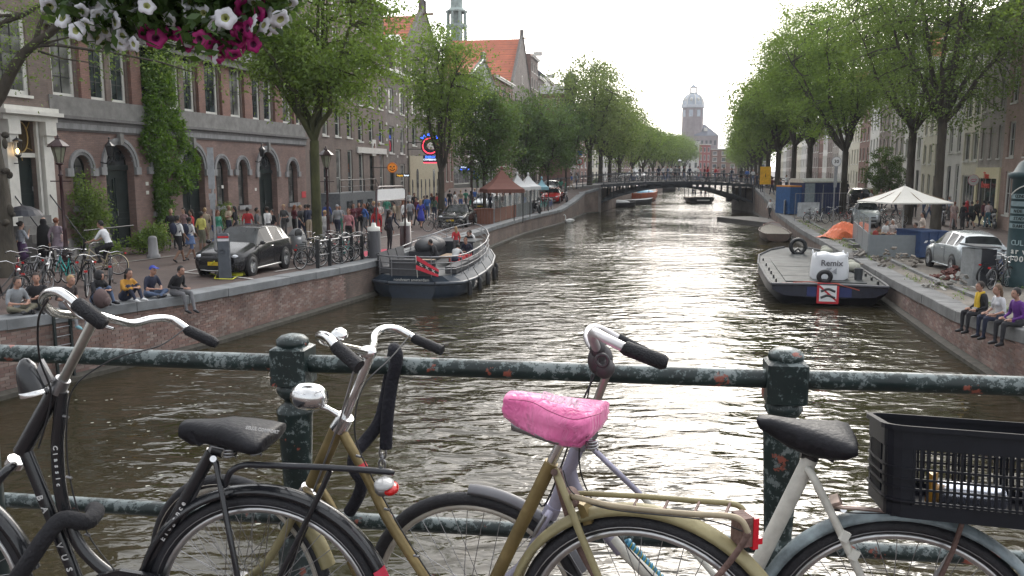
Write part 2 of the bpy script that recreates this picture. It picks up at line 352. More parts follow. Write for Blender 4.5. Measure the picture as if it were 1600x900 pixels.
def quay(side,Y0,Y1,step,piece,name,label):
 """quay wall: wall body, coping stones one by one, bricks near the camera one by one"""
 qx=qlx if side<0 else qrx;zf=zl if side<0 else zr
 root=thing(name,label,'quay wall',(qx((Y0+Y1)/2),(Y0+Y1)/2,0))
 Ys=[];y=Y0
 while y<Y1-1e-6:Ys.append(y);y+=step
 Ys.append(Y1);wall=MB();ledge=MB();cop_me={}
 ct=.24 if side<0 else .30
 far=MB();big=0
 for a,b_ in zip(Ys[:-1],Ys[1:]):
  pa=Vector((qx(a),a));pb=Vector((qx(b_),b_));za,zb=zf(a),zf(b_)
  t=(pb-pa).normalized();n=Vector((t.y,-t.x))*(1 if side<0 else-1)
  bk=-n*.6
  v=[(pa.x,pa.y,-1),(pb.x,pb.y,-1),(pb.x,pb.y,zb-ct),(pa.x,pa.y,za-ct)]
  wall.poly(v if side<0 else v[::-1],0)
  for i,z in((0,za),(1,zb)):pass
  ledge.add([(pa.x+n.x*o,pa.y+n.y*o,z)for o,z in((0,-.2),(.22,-.2),(.22,.10),(0,.14))]+[(pb.x+n.x*o,pb.y+n.y*o,z)for o,z in((0,-.2),(.22,-.2),(.22,.10),(0,.14))],[(0,1,5,4),(1,2,6,5),(2,3,7,6)])
  g=.006;q0=pa+t*g;q1=pb-t*g
  rz0=rng.uniform(-.006,.008);out=n*(.07+rng.uniform(-.008,.01));inn=bk
  top=[(q0+out).to_3d()+Vector((0,0,za+rz0)),(q1+out).to_3d()+Vector((0,0,zb+rz0)),(q1+inn).to_3d()+Vector((0,0,zb+rz0)),(q0+inn).to_3d()+Vector((0,0,za+rz0))]
  c=MB();ch=.02
  o2=n*.05
  def P2(p,off,z):r=p+off;return(r.x,r.y,z)
  prof=[(out,-ct),(out,-ch),(out-n*ch,0),(inn,0),(inn,-ct)]
  r0=[P2(q0,o,za+rz0+z)for o,z in prof];r1=[P2(q1,o,zb+rz0+z)for o,z in prof]
  (c if a<62 else far).rings([r0,r1]if side>0 else[r1,r0],True,True,0,False)
  if a<62:c.obj('coping_stone',COP if side<0 else COP_R,root,True)
 if far.v:prop(far.obj('coping',COP if side<0 else COP_R,root,True),kind='stuff')
 wall.obj('wall',QB if piece is None else[QB],root,True)
 ledge.obj('footing',M((.06,.055,.045),.9,var=.4,name='wet_wood'),root,True)
 if piece:
  ya,yb=piece;cand=[]
  L=0;ys=np.arange(ya,yb,.01);Xs=np.array([qx(y)for y in ys]);ds=np.concatenate([[0],np.cumsum(np.hypot(np.diff(ys),np.diff(Xs)))])
  cell=.225;ch=.072
  bm=MB();bm.b2(0,.213,-.010,.03,0,.062);bme=bm.mesh('brick',BP)
  z=.15;row=0
  st=MB()
  while z<2.2:
   s0=(row%2)*cell/2;s=s0
   while s<ds[-1]-cell:
    y=float(np.interp(s,ds,ys));y2=float(np.interp(s+.2,ds,ys));x=qx(y);x2=qx(y2)
    if z<zf(y)-ct-.07:cand.append((x,y,z,math.atan2(y2-y,x2-x)))
    s+=cell
   z+=ch;row+=1
  def vis(c):
   px=800+F*c[0]/c[1];return(0 if 0<px<1600 else 1000)+c[1]+abs(c[2]-.7)*.5
  cand.sort(key=vis)
  for i,(x,y,z,a)in enumerate(cand):
   j=rng.uniform(-.004,.004);nx,ny=(math.sin(a),-math.cos(a))if side<0 else(-math.sin(a),math.cos(a))
   if i<290:
    o=link_mesh('brick',bme,root);o.rotation_euler=(0,0,a if side<0 else a+math.pi)
    px_,py_=(x,y)if side<0 else(x+.213*math.cos(a),y+.213*math.sin(a))
    o.location=(px_+nx*j-root.location.x,py_+ny*j-root.location.y,z)
   else:
    T=Matrix.Translation((x+nx*j,y+ny*j,z))@Matrix.Rotation(a,4,'Z')
    if side>0:T=Matrix.Translation((x+nx*j+.213*math.cos(a),y+ny*j+.213*math.sin(a),z))@Matrix.Rotation(a+math.pi,4,'Z')
    st.T=T;st.add([(0,-.01,0),(.213,-.01,0),(.213,-.01,.062),(0,-.01,.062),(0,.02,0),(.213,.02,0),(.213,.02,.062),(0,.02,.062)],[(0,1,2,3),(3,2,6,7),(1,5,6,2),(4,0,3,7),(0,4,5,1)])
  st.T=None
  prop(st.obj('brickwork',BP,root,True),kind='stuff')
 return root
quayL=quay(-1,10,93,1.5,(14.5,30),'quay_wall','long brick quay wall with pale coping stones along the left bank')
quayR=quay(1,10,93,1.7,(16.5,28),'quay_wall','brick quay wall with worn grey coping along the right bank')
m=MB()
for side,qx in((-1,qlx),(1,qrx)):
 for a,b_ in((93,160),(160,230),(230,330)):
  m.add([(qx(a),a,-1),(qx(b_),b_,-1),(qx(b_),b_,1.5),(qx(a),a,1.5 if a>93 else 2.75)],[(0,1,2,3)if side<0 else(3,2,1,0)])
m.b2(60,100,329.5,330,-1,1.7)
struct(m,'canal_bank_beyond_bridge',QB)
m0=gl(190,478)
lad=thing('quay_ladder','iron ladder fixed to the left quay wall below the seated group','ladder',(qlx(18.6)+.1,18.6,.1),math.atan2(4.7,2.25))
m=MB();[m.b2(x-.025,x+.025,-.03,.03,0,1.52)for x in(-.2,.2)];m.obj('rail',DKGREEN,lad)
for k in range(7):
 m=MB();m.tube([(-.2,0,.15+k*.21),(.2,0,.15+k*.21)],.014,6);m.obj('rung',STEEL,lad)
WP=M((.45,.45,.43),.8,var=.35,scale=6,name='worn_white_paint')
KS=M((.24,.235,.22),.85,var=.3,scale=3,name='kerb_stone')
def strip(pts,wd,z=.012,name='kerb',mat=KS,h=0.0):
 mb=MB()
 for a,b_ in zip(pts[:-1],pts[1:]):
  a=Vector(a);b_=Vector(b_);t=(b_-a).to_2d().normalized();n=Vector((-t.y,t.x,0))*wd/2;u=Vector((0,0,z))
  if h:mb.prism([a+n+u,a-n+u,b_-n+u,b_+n+u],(0,0,h))
  else:mb.poly([a+n+u,a-n+u,b_-n+u,b_+n+u][::-1])
 return struct(mb,name,mat)
strip([gl(120,425),gl(185,411),gl(300,397),gl(420,383),gl(560,363),gl(640,350)],.16,name='kerb')
strip([gl(286,426),gl(360,433),gl(395,437)],.10,.016,'parking_line',WP)
strip([gl(286,426),gl(320,420)],.10,.018,'parking_line',WP)
strip([gl(592,372),gl(620,368),gl(646,362)],.12,.016,'parking_line',WP)
strip([gl(430,425),gl(470,418)],.10,.016,'parking_line',WP)
m=MB();Ys=np.arange(14,92,2.0)
for a,b_ in zip(Ys[:-1],Ys[1:]):
 m.poly([(qrx(a)+.55,a,zr(a)+.0),(qrx(a)+3.6,a,zr(a)+.0),(qrx(b_)+3.6,b_,zr(b_)+.0),(qrx(b_)+.55,b_,zr(b_)+.0)])
struct(m,'sandy_verge',PAVE2)
m=MB()
for a,b_ in zip(Ys[:-1],Ys[1:]):
 m.add([(qrx(y)+o,y,zr(y)+z)for y in(a,b_)for o,z in((1.2,-.01),(1.2,.09),(1.38,.09),(1.38,-.01))],[(0,1,5,4),(1,2,6,5),(2,3,7,6)])
struct(m,'kerb',COP_R)
# ================================================================ BUILDINGS
BR_PLUM=brick_mat('plum_brick',(.25,.158,.132),(.19,.122,.107),(.16,.13,.12))
BR_BROWN=brick_mat('brown_brick',(.22,.16,.135),(.175,.13,.115),(.15,.14,.125))
BR_RED=brick_mat('red_brick',(.24,.115,.085),(.18,.09,.07),(.16,.13,.11))
BR_GREY=brick_mat('grey_brown_brick',(.23,.19,.165),(.18,.15,.135),(.14,.13,.12))
BR_PINK=brick_mat('pink_brown_brick',(.42,.29,.24),(.36,.245,.2),(.19,.17,.15))
ROOFT=brick_mat('orange_roof_tiles',(.52,.14,.055),(.44,.115,.05),(.24,.07,.04),.3,.32,.03,(1,.0,0),.7,.25,.8)
SLATE=M((.055,.058,.068),.6,var=.3,scale=1.5,name='slate')
WHITEWALL=M((.55,.54,.51),.7,var=.12,scale=.8,name='white_plaster')
class Fac:
 """vertical facade plane through two ground points; p0 left/near end"""
 def __init__(s,p0,p1):
  s.p0=Vector((p0[0],p0[1]));s.p1=Vector((p1[0],p1[1]));s.t=(s.p1-s.p0).normalized();s.rz=math.atan2(s.t.y,s.t.x)
 def sz(s,px,py):
  p=onp(px,py,s.p0,s.p1);return(Vector((p.x,p.y))-s.p0).dot(s.t),p.z
 def at(s,d):q=s.p0+s.t*d;return q
def facade_wall(mb,W,H,ops,depth=.18,z0=0.0,mi=0):
 xs=sorted({0,W}|{o['x0']for o in ops}|{o['x1']for o in ops});zs=sorted({z0,H}|{o['z0']for o in ops}|{o['z1']for o in ops})
 xs=[x for x in xs if-1e-6<=x<=W+1e-6];zs=[z for z in zs if z0-1e-6<=z<=H+1e-6]
 for a,b_ in zip(xs[:-1],xs[1:]):
  for c,d in zip(zs[:-1],zs[1:]):
   mx,mz=(a+b_)/2,(c+d)/2
   if any(o['x0']<mx<o['x1']and o['z0']<mz<o['z1']for o in ops):continue
   mb.poly([(a,0,c),(b_,0,c),(b_,0,d),(a,0,d)],mi)
 for o in ops:
  x0,x1,c,d=o['x0'],o['x1'],o['z0'],o['z1']
  if o.get('arch'):
   r=(x1-x0)/2;cx=(x0+x1)/2;ah=o.get('ah',r);n=12
   arc=[(cx-r*math.cos(math.pi*i/n),d-ah+ah*math.sin(math.pi*i/n))for i in range(n+1)]
   for i in range(n):
    (u0,w0),(u1,w1)=arc[i],arc[i+1]
    mb.poly([(u0,0,w0),(u1,0,w1),(u1,0,d),(u0,0,d)],mi)
    mb.poly([(u0,depth,w0),(u1,depth,w1),(u1,0,w1),(u0,0,w0)],mi)
   sp=d-ah
  else:sp=d;mb.poly([(x0,depth,d),(x1,depth,d),(x1,0,d),(x0,0,d)],mi)
  mb.poly([(x0,0,c),(x0,0,sp),(x0,depth,sp),(x0,depth,c)][::-1],mi);mb.poly([(x1,0,c),(x1,0,sp),(x1,depth,sp),(x1,depth,c)],mi)
  mb.poly([(x0,0,c),(x1,0,c),(x1,depth,c),(x0,depth,c)],mi)
WCACHE={}
def window_meshes(w,h,style,nx,nz,frm,bar,glass,fw=.09,arch=False,ah=None):
 k=(round(w,2),round(h,2),style,nx,nz,frm.name,bar.name,glass.name,fw,arch,ah)
 if k in WCACHE:return WCACHE[k]
 r=w/2;ah=(ah or r)if arch else 0;hs=h-ah
 fm=MB()
 if arch:
  n=10;R0=[(r-r*math.cos(math.pi*i/n),hs+ah*math.sin(math.pi*i/n))for i in range(n+1)]
  R1=[(r-(r-fw)*math.cos(math.pi*i/n),hs+(ah-fw)*math.sin(math.pi*i/n))for i in range(n+1)]
  for i in range(n):
   q=[(R0[i][0],0,R0[i][1]),(R0[i+1][0],0,R0[i+1][1]),(R1[i+1][0],0,R1[i+1][1]),(R1[i][0],0,R1[i][1])];fm.prism(q[::-1],(0,.08,0))
  fm.b2(0,fw,0,.08,0,hs);fm.b2(w-fw,w,0,.08,0,hs);fm.b2(fw,w-fw,0,.08,0,fw)
 else:
  fm.b2(0,fw,0,.08,0,h);fm.b2(w-fw,w,0,.08,0,h);fm.b2(fw,w-fw,.0,.08,0,fw);fm.b2(fw,w-fw,0,.08,h-fw,h)
 if style=='sill':fm.b2(-.08,w+.08,-.16,0.0,-.10,0.0)
 fme=fm.mesh('window',frm)
 bars=[];bx=.035
 iw=w-2*fw;ih=h-2*fw if not arch else h-fw
 bm=MB();bm.b2(0,bx,.02,.06,0,ih if not arch else ih-fw);vb=bm.mesh('glazing_bar',bar)
 bm=MB();bm.b2(0,iw,.03,.055,0,bx);hb=bm.mesh('glazing_bar',bar)
 for i in range(1,nx):bars.append((vb,(fw+iw*i/nx-bx/2,0,fw)))
 for j in range(1,nz):bars.append((hb,(fw,0,fw+(h-2*fw)*j/nz-bx/2)))
 panes=[]
 if nx*nz>1 and not arch:
  pm=MB();pw,ph=iw/nx-.01,(h-2*fw)/nz-.01;pm.b2(0,pw,.045,.06,0,ph);pme=pm.mesh('pane',glass)
  for i in range(nx):
   for j in range(nz):panes.append((pme,(fw+iw*i/nx+.005,0,fw+(h-2*fw)*j/nz+.005)))
 else:
  pm=MB();pts=[(0.02,.05,.02),(w-.02,.05,.02)]+([(r+(r-.03)*math.cos(math.pi*i/10),.05,hs+(ah-.03)*math.sin(math.pi*i/10))for i in range(11)]if arch else[(w-.02,.05,h-.02),(.02,.05,h-.02)])
  pm.poly(pts);panes.append((pm.mesh('pane',glass),(0,0,0)))
 WCACHE[k]=(fme,bars,panes);return WCACHE[k]
def add_window(root,x,z,w,h,y=.10,nx=2,nz=3,style='sill',frm=None,bar=None,glass=None,fw=.09,arch=False,ah=None,detail=True):
 frm=frm or WHITE;bar=bar or frm;glass=glass or GLASS
 fme,bars,panes=window_meshes(w,h,style,nx,nz,frm,bar,glass,fw,arch,ah)
 o=link_mesh('window',fme,root,(x,y,z))
 if detail:
  for me,l in bars:link_mesh('glazing_bar',me,o,l)
  for me,l in panes:link_mesh('pane',me,o,l)
 else:
  k=('flat',round(w,2),round(h,2),glass.name)
  if k not in WCACHE:
   pm=MB();pm.b2(.02,w-.02,.05,.06,.02,h-.02);WCACHE[k]=pm.mesh('pane',glass)
  link_mesh('pane',WCACHE[k],o,(0,0,0))
 return o
def door_part(root,x0,x1,z0,z1,y=.16,mat=None,panels=2):
 mat=mat or DKGREEN;w=x1-x0;m=MB();m.b2(x0+.01,x1-.01,y,y+.06,z0,z1-.01)
 for k in range(panels):
  a=x0+w*k/panels+.06;b_=x0+w*(k+1)/panels-.06;h=z1-z0
  for c,d in((.08,.38),(.44,.9)):
   for q in((a,a+.05,c,d),(b_-.05,b_,c,d),(a+.05,b_-.05,c,c+.05/h),(a+.05,b_-.05,d-.05/h,d)):m.b2(q[0],q[1],y-.03,y,z0+h*q[2],z0+h*q[3])
 o=m.obj('door',mat,root)
 hm=MB();cx=(x0+x1)/2+(.05 if panels==2 else w*.38);hm.tube([(cx,y-.08,z0+(z1-z0)*.42),(cx,y-.08,z0+(z1-z0)*.5)],.015,6);hm.obj('handle',STEEL,o)
 return o
def base_z(f,d,zf):q=f.at(d);return zf(q.y)
def house(f,px0,px1,pytop,wall,label,zf,dn='town_house',rows=None,cols=3,roof='cornice',frm=None,depth=11,sill=True,wfrac=.5,bar=None,ground=None,detail=False,hz=None,nx=2,nz=3,glass=None,roofm=None,trim=None,door=True,gh=3.4,s01=None,gab=None):
 s0,s1=s01 or(f.sz(px0,264)[0],f.sz(px1,264)[0]);W=s1-s0
 z0=base_z(f,(s0+s1)/2,zf)-.25;H=hz if hz else f.sz(px0 if pytop[1]==0 else px1,pytop[0])[1]-z0
 q=f.at(s0);root=thing(dn,label,'house',(q.x,q.y,z0),f.rz)
 ops=[];rows=rows or max(2,int(round((H-gh)/3.1)));fh=(H-gh-.5)/rows;ww=W/cols*wfrac;frm=frm or WHITE
 wins=[]
 for r in range(rows):
  for c in range(cols):
   x=W*(c+.5)/cols-ww/2;a=gh+r*fh+.55;h=fh*(.66 if r<rows-1 else .58)
   ops.append(dict(x0=x,x1=x+ww,z0=a,z1=a+h));wins.append((x,a,ww,h))
 gcols=cols if ground!='shop' else 1
 dcol=rng.integers(0,cols)if door else-1
 for c in range(cols if ground!='shop' else 0):
  x=W*(c+.5)/cols-ww/2
  if c==dcol:ops.append(dict(x0=x,x1=x+ww,z0=.25,z1=gh-.5))
  else:ops.append(dict(x0=x,x1=x+ww,z0=1.2,z1=gh-.35));wins.append((x,1.2,ww,gh-1.55))
 if ground=='shop':ops.append(dict(x0=.4,x1=W-.4,z0=.25,z1=gh-.5))
 mb=MB();facade_wall(mb,W,H,ops)
 mb.poly([(0,0,0),(0,0,H),(0,depth,H),(0,depth,0)]);mb.poly([(W,0,0),(W,depth,0),(W,depth,H),(W,0,H)])
 mb.poly([(0,depth,0),(0,depth,H),(W,depth,H),(W,depth,0)])
 mb.obj('wall',wall,root)
 for(x,a,w_,h)in wins:add_window(root,x,a,w_,h,.1,nx,nz,'sill' if sill else '',frm,bar,glass if glass else(GLASS if rng.random()<.7 else GLASS_C),min(.13,w_*.12),detail=detail)
 for o in ops:
  if o['z0']==.25 and ground!='shop':door_part(root,o['x0'],o['x1'],.25,o['z1'],panels=1)
  elif o['z0']==.25:
   add_window(root,.4,.7,W-1.6,gh-1.2,.1,3,1,'',frm,bar,GLASS);m=MB();m.b2(.4,W-1.2,.05,.14,.25,.7);m.obj('stall_riser',DKGREEN,root)
   door_part(root,W-1.15,W-.42,.25,gh-.5,panels=1)
 trim=trim or WHITE
 if roof in('cornice','pitch'):
  m=MB();m.b2(-.1,W+.1,-.35,0,H-.35,H-.12);m.b2(-.18,W+.18,-.5,.1,H-.12,H+.05);m.obj('cornice',trim,root)
  m=MB()
  if roof=='pitch':
   e=3.2;m.add([(0,0,H),(W,0,H),(W,4,H+e),(0,4,H+e),(W,depth,H),(0,depth,H)],[(0,1,2,3),(3,2,4,5),(0,3,5),(1,4,2)])
  else:m.b2(0,W,.1,depth,H,H+.15)
  m.obj('roof',roofm or SLATE,root)
 elif roof in('neck','spout','step'):
  gw=W*.46 if roof=='neck' else W;gh2=gab or(3.4 if roof!='neck' else 3.2);cx=W/2;gm=MB()
  if roof=='neck':pr=[(cx-gw/2-.9,H),(cx+gw/2+.9,H),(cx+gw/2+.25,H+.9),(cx+gw/2,H+1.6),(cx+gw/2,H+gh2-.4),(cx+.3,H+gh2+.3),(cx-.3,H+gh2+.3),(cx-gw/2,H+gh2-.4),(cx-gw/2,H+1.6),(cx-gw/2-.25,H+.9)]
  elif roof=='spout':pr=[(0,H),(W,H),(cx+.5,H+gh2),(cx+.5,H+gh2+.9),(cx-.5,H+gh2+.9),(cx-.5,H+gh2)]
  else:
   pr=[(0,H),(W,H)];n=5
   for i in range(n):pr+=[(W-(W/2-.4)*i/n,H+gh2*(i+1)/n),(W-(W/2-.4)*(i+1)/n,H+gh2*(i+1)/n)]
   pr+=[(cx+.4,H+gh2+.5),(cx-.4,H+gh2+.5)]
   for i in range(n,0,-1):pr+=[((W/2-.4)*i/n,H+gh2*i/n),((W/2-.4)*(i-1)/n,H+gh2*i/n)]
  gm.prism([(x,0,z)for x,z in pr],(0,.35,0));gm.obj('gable',wall,root)
  add_window(root,cx-.4,H+.5,.8,1.4,-.01,1,2,'sill',frm,bar,GLASS,.08)
  m=MB();m.b2(cx-.07,cx+.07,-1.0,0,H+gh2-.5,H+gh2-.3);m.obj('hoist_beam',WOOD,root)
  m=MB();e=gh2-.5;m.add([(0,.35,H-.6),(0,depth,H-.6),(cx,.35,H+e),(cx,depth,H+e),(W,.35,H-.6),(W,depth,H-.6)],[(0,2,3,1),(2,4,5,3),(1,3,5)])
  m.obj('roof',roofm or ROOFT,root)
  if roof!='step':
   m=MB();pts=[(x,-.06,z)for x,z in pr[1:]]+[(pr[0][0],-.06,pr[0][1])];m.tube(pts,.09,4,sm=False);m.obj('gable_trim',trim,root)
 return root,W,H
fL=Fac(at(185,389,1.45),at(430,354,1.4))
LP=lambda px,py:fL.sz(px,py)
S0=lambda px:LP(px,264)[0]
def arch_hall():
 sA,sB=S0(85),S0(478);W=sB-sA;q=fL.at(sA);z0=1.2
 root=thing('arcaded_building','long plum brick building with grey stone arches and tall dark doors','building',(q.x,q.y,z0),fL.rz)
 def X(px,py=264):return LP(px,py)[0]-sA
 def Z(px,py):return LP(px,py)[1]-z0
 zb=Z(87,200);zt=Z(87,183);zm=Z(87,177);zs=Z(110,158)
 H=Z(300,76)
 low=[];spec=[]
 def A(px0,px1,crown,bot,kind,sp):
  x0,x1=X(px0),X(px1);z1=Z((px0+px1)/2,crown);zz=max(.1,Z((px0+px1)/2,bot))if kind=='w' else .22
  low.append(dict(x0=x0,x1=x1,z0=zz,z1=z1,arch=True));spec.append((x0,x1,zz,z1,kind))
 A(113,141,242,322,'w',0);A(165,209,226,388,'d',0);A(238,262,240,330,'w',0);A(283,319,231,375,'d',0);A(337,355,247,322,'w',0);A(371,386,249,321,'w',0)
 A(404,432,237,350,'d',0);A(449.5,464,251,317,'w',0)
 up=[]
 for a,b_,t,bt in((96,131,58,155),(153,178,72,161),(186,209,80,165),(231,252,92,169),(273,290,103,172),(297,313,106,175),(328,349,107,180),(366,384,113,184),(400,413,120,188),(419,431,124,191),(446,460,128,194),(466,475,130,196)):
  up.append((X(a),X(b_),Z(b_,bt),Z(b_,t)))
 ztop=min(u[3]for u in up[:8]);zb_=sum(u[2]for u in up)/len(up);up=[(a,b_,zb_,zb_+2.75)for a,b_,c,d in up]
 m=MB();facade_wall(m,W,zb,low,.38)
 m.poly([(0,0,0),(0,0,H),(0,12,H),(0,12,0)]);m.poly([(W,0,0),(W,12,0),(W,12,H),(W,0,H)]);m.poly([(0,12,0),(0,12,H),(W,12,H),(W,12,0)])
 m.obj('wall',BR_PLUM,root)
 m=MB();ops=[dict(x0=a,x1=b_,z0=c,z1=d,arch=True,ah=.25)for a,b_,c,d in up]
 T=MB();facade_wall(T,W,H-zb_+.02,[dict(o,z0=o['z0']-zb_+.02,z1=o['z1']-zb_+.02)for o in ops],.22)
 T.v=[(p[0],p[1]+.12,p[2]+zb_-.02)for p in T.v];T.obj('upper_wall',BR_BROWN,root)
 ed=[0]+[v for u in up for v in(u[0],u[1])]+[W]
 for i in range(0,len(ed),2):
  a,b_=ed[i]+(.16 if i else 0),ed[i+1]-.16
  if b_-a>.25:p=MB();p.b2(a,b_,-.03,.12,zb_-.25,H-.3);p.obj('pier',BR_RED2,root)
 for a,b_,c,d in up:add_window(root,a,c,b_-a,d-c,.2,2,4,'',WHITE,BLACK,GLASS_C if rng.random()<.5 else GLASS,.13,True,.25)
 m=MB();m.b2(-.02,W+.05,-.04,.2,zt,zb_-.001);m.obj('stone_band',STONE,root)
 m=MB();m.b2(-.05,W+.12,-.2,-.04,zm-.05-.12,zm-.05);m.b2(-.03,W+.1,-.1,-.04,zm-.33,zm-.17);m.obj('string_course',M((.13,.125,.125),.8,var=.2,name='dark_stone'),root)
 n=9
 for k in range(n):m=MB();m.b2(W*k/n+.006,W*(k+1)/n-.006,-.09,.01,zb,zt);m.obj('stone_panel',STONE_L,root)
 m=MB();m.b2(-.05,W+.05,-.05,.0,zb-.08,zb);m.obj('moulding',M((.11,.1,.1),.8,name='dark_stone2'),root)
 m=MB();m.b2(-.1,W+.1,-.5,.1,H-.15,H+.2);m.b2(-.1,W+.1,-.3,.1,H-.5,H-.15);m.obj('cornice',STONE,root)
 m=MB();m.add([(0,0,H+.2),(W,0,H+.2),(W,5,H+3),(0,5,H+3),(W,12,H),(0,12,H)],[(0,1,2,3),(3,2,4,5),(0,3,5),(1,4,2)]);m.obj('roof',SLATE,root)
 for(x0,x1,z0_,z1,kind)in spec:
  r=(x1-x0)/2;cx=(x0+x1)/2;tk=r*.3 if kind=='d' else .22;n=14;s=z1-r
  for k,(ra,rb,yy)in enumerate(((r,r+tk*.5,-.06),(r+tk*.5,r+tk,-.10))):
   m=MB()
   for i in range(n):
    a0,a1=math.pi*i/n,math.pi*(i+1)/n
    q=[(cx-ra*math.cos(a0),yy,s+ra*math.sin(a0)),(cx-rb*math.cos(a0),yy,s+rb*math.sin(a0)),(cx-rb*math.cos(a1),yy,s+rb*math.sin(a1)),(cx-ra*math.cos(a1),yy,s+ra*math.sin(a1))]
    m.prism(q,(0,.12,0))
   m.obj('stone_arch',STONE_L,root)
  for sx in(-1,1):
   m=MB();xx=cx+sx*(r+.22);m.b2(xx-.19,xx+.17,-.12,.1,s-.32,s);m.obj('impost_block',STONE_L,root)
  if kind=='d':
   m=MB();m.b2(cx-.11,cx+.11,-.2,-.02,z1-.02,z1+tk+.18);m.obj('keystone',STONE,root)
   door_part(root,x0,x1,.22,s-.12,.34,DKGREEN,2)
   m=MB();m.b2(x0,x1,.28,.36,s-.12,s+.1);m.obj('transom',DKGREEN,root)
   m=MB();m.poly([(cx-r*math.cos(math.pi*i/12),.36,s+.1+(r-.1)*math.sin(math.pi*i/12))for i in range(13)][::-1]);m.obj('fanlight',GLASS,root)
   m=MB()
   for sg in(-1,1):
    m.tube([(cx+sg*(.1+.25*r*k),.32,s+.12+(r-.15)*(1-(k/4)**2)*.95)for k in range(5)],.022,5)
    m.tube([(cx+sg*r*.35+r*.22*math.cos(a/8*6.28),.32,s+.15+r*.35+r*.22*math.sin(a/8*6.28))for a in range(9)],.02,5)
   m.obj('scroll_grille',BLACK,root)
   if x0>3:
    pass
  else:
   add_window(root,x0,z0_,x1-x0,z1-z0_,.28,2,5,'',DKGREEN,BLACK,GLASS_C,.06,True)
   m=MB();m.b2(x0-.12,x1+.12,-.12,.3,z0_-.22,z0_);m.obj('sill',STONE_L,root)
 xs=[0]+[v for s_ in spec if s_[4]=='d' for v in(s_[0],s_[1])]+[W]
 for i in range(0,len(xs),2):
  m=MB();m.b2(xs[i],xs[i+1],-.06,.0,0,.95);m.obj('plinth',STONE,root)
 for px in(158,399):
  x=X(px);z=Z(px,248);m=MB();m.tube([(x,0,z-.15),(x,-.25,z-.2),(x,-.45,z-.05),(x,-.45,z+.1)],.025,6)
  m.lathe([(.02,.1),(.10,.12),(.16,.5),(.2,.52),(.05,.68),(.02,.8),(.05,.85),(.0,.9)],(x,-.45,z),6,sm=False);m.obj('wall_lantern',BLACK,root)
 for px,py in((228,301),(228,287),(346,292),(398,296)):
  m=MB();x=X(px);z=Z(px,py);m.b2(x-.1,x+.1,-.02,0,z-.08,z+.08);m.obj('plate',WHITE,root)
 m=MB();x=X(473);z=Z(473,304);m.b2(x-.3,x+.3,-.03,0,z-.2,z+.2);m.obj('notice_board',M((.5,.05,.06),.5,name='red_sign'),root)
 return root
BR_RED2=brick_mat('red_pier_brick',(.29,.155,.12),(.235,.13,.105),(.15,.10,.09))
hall=arch_hall()
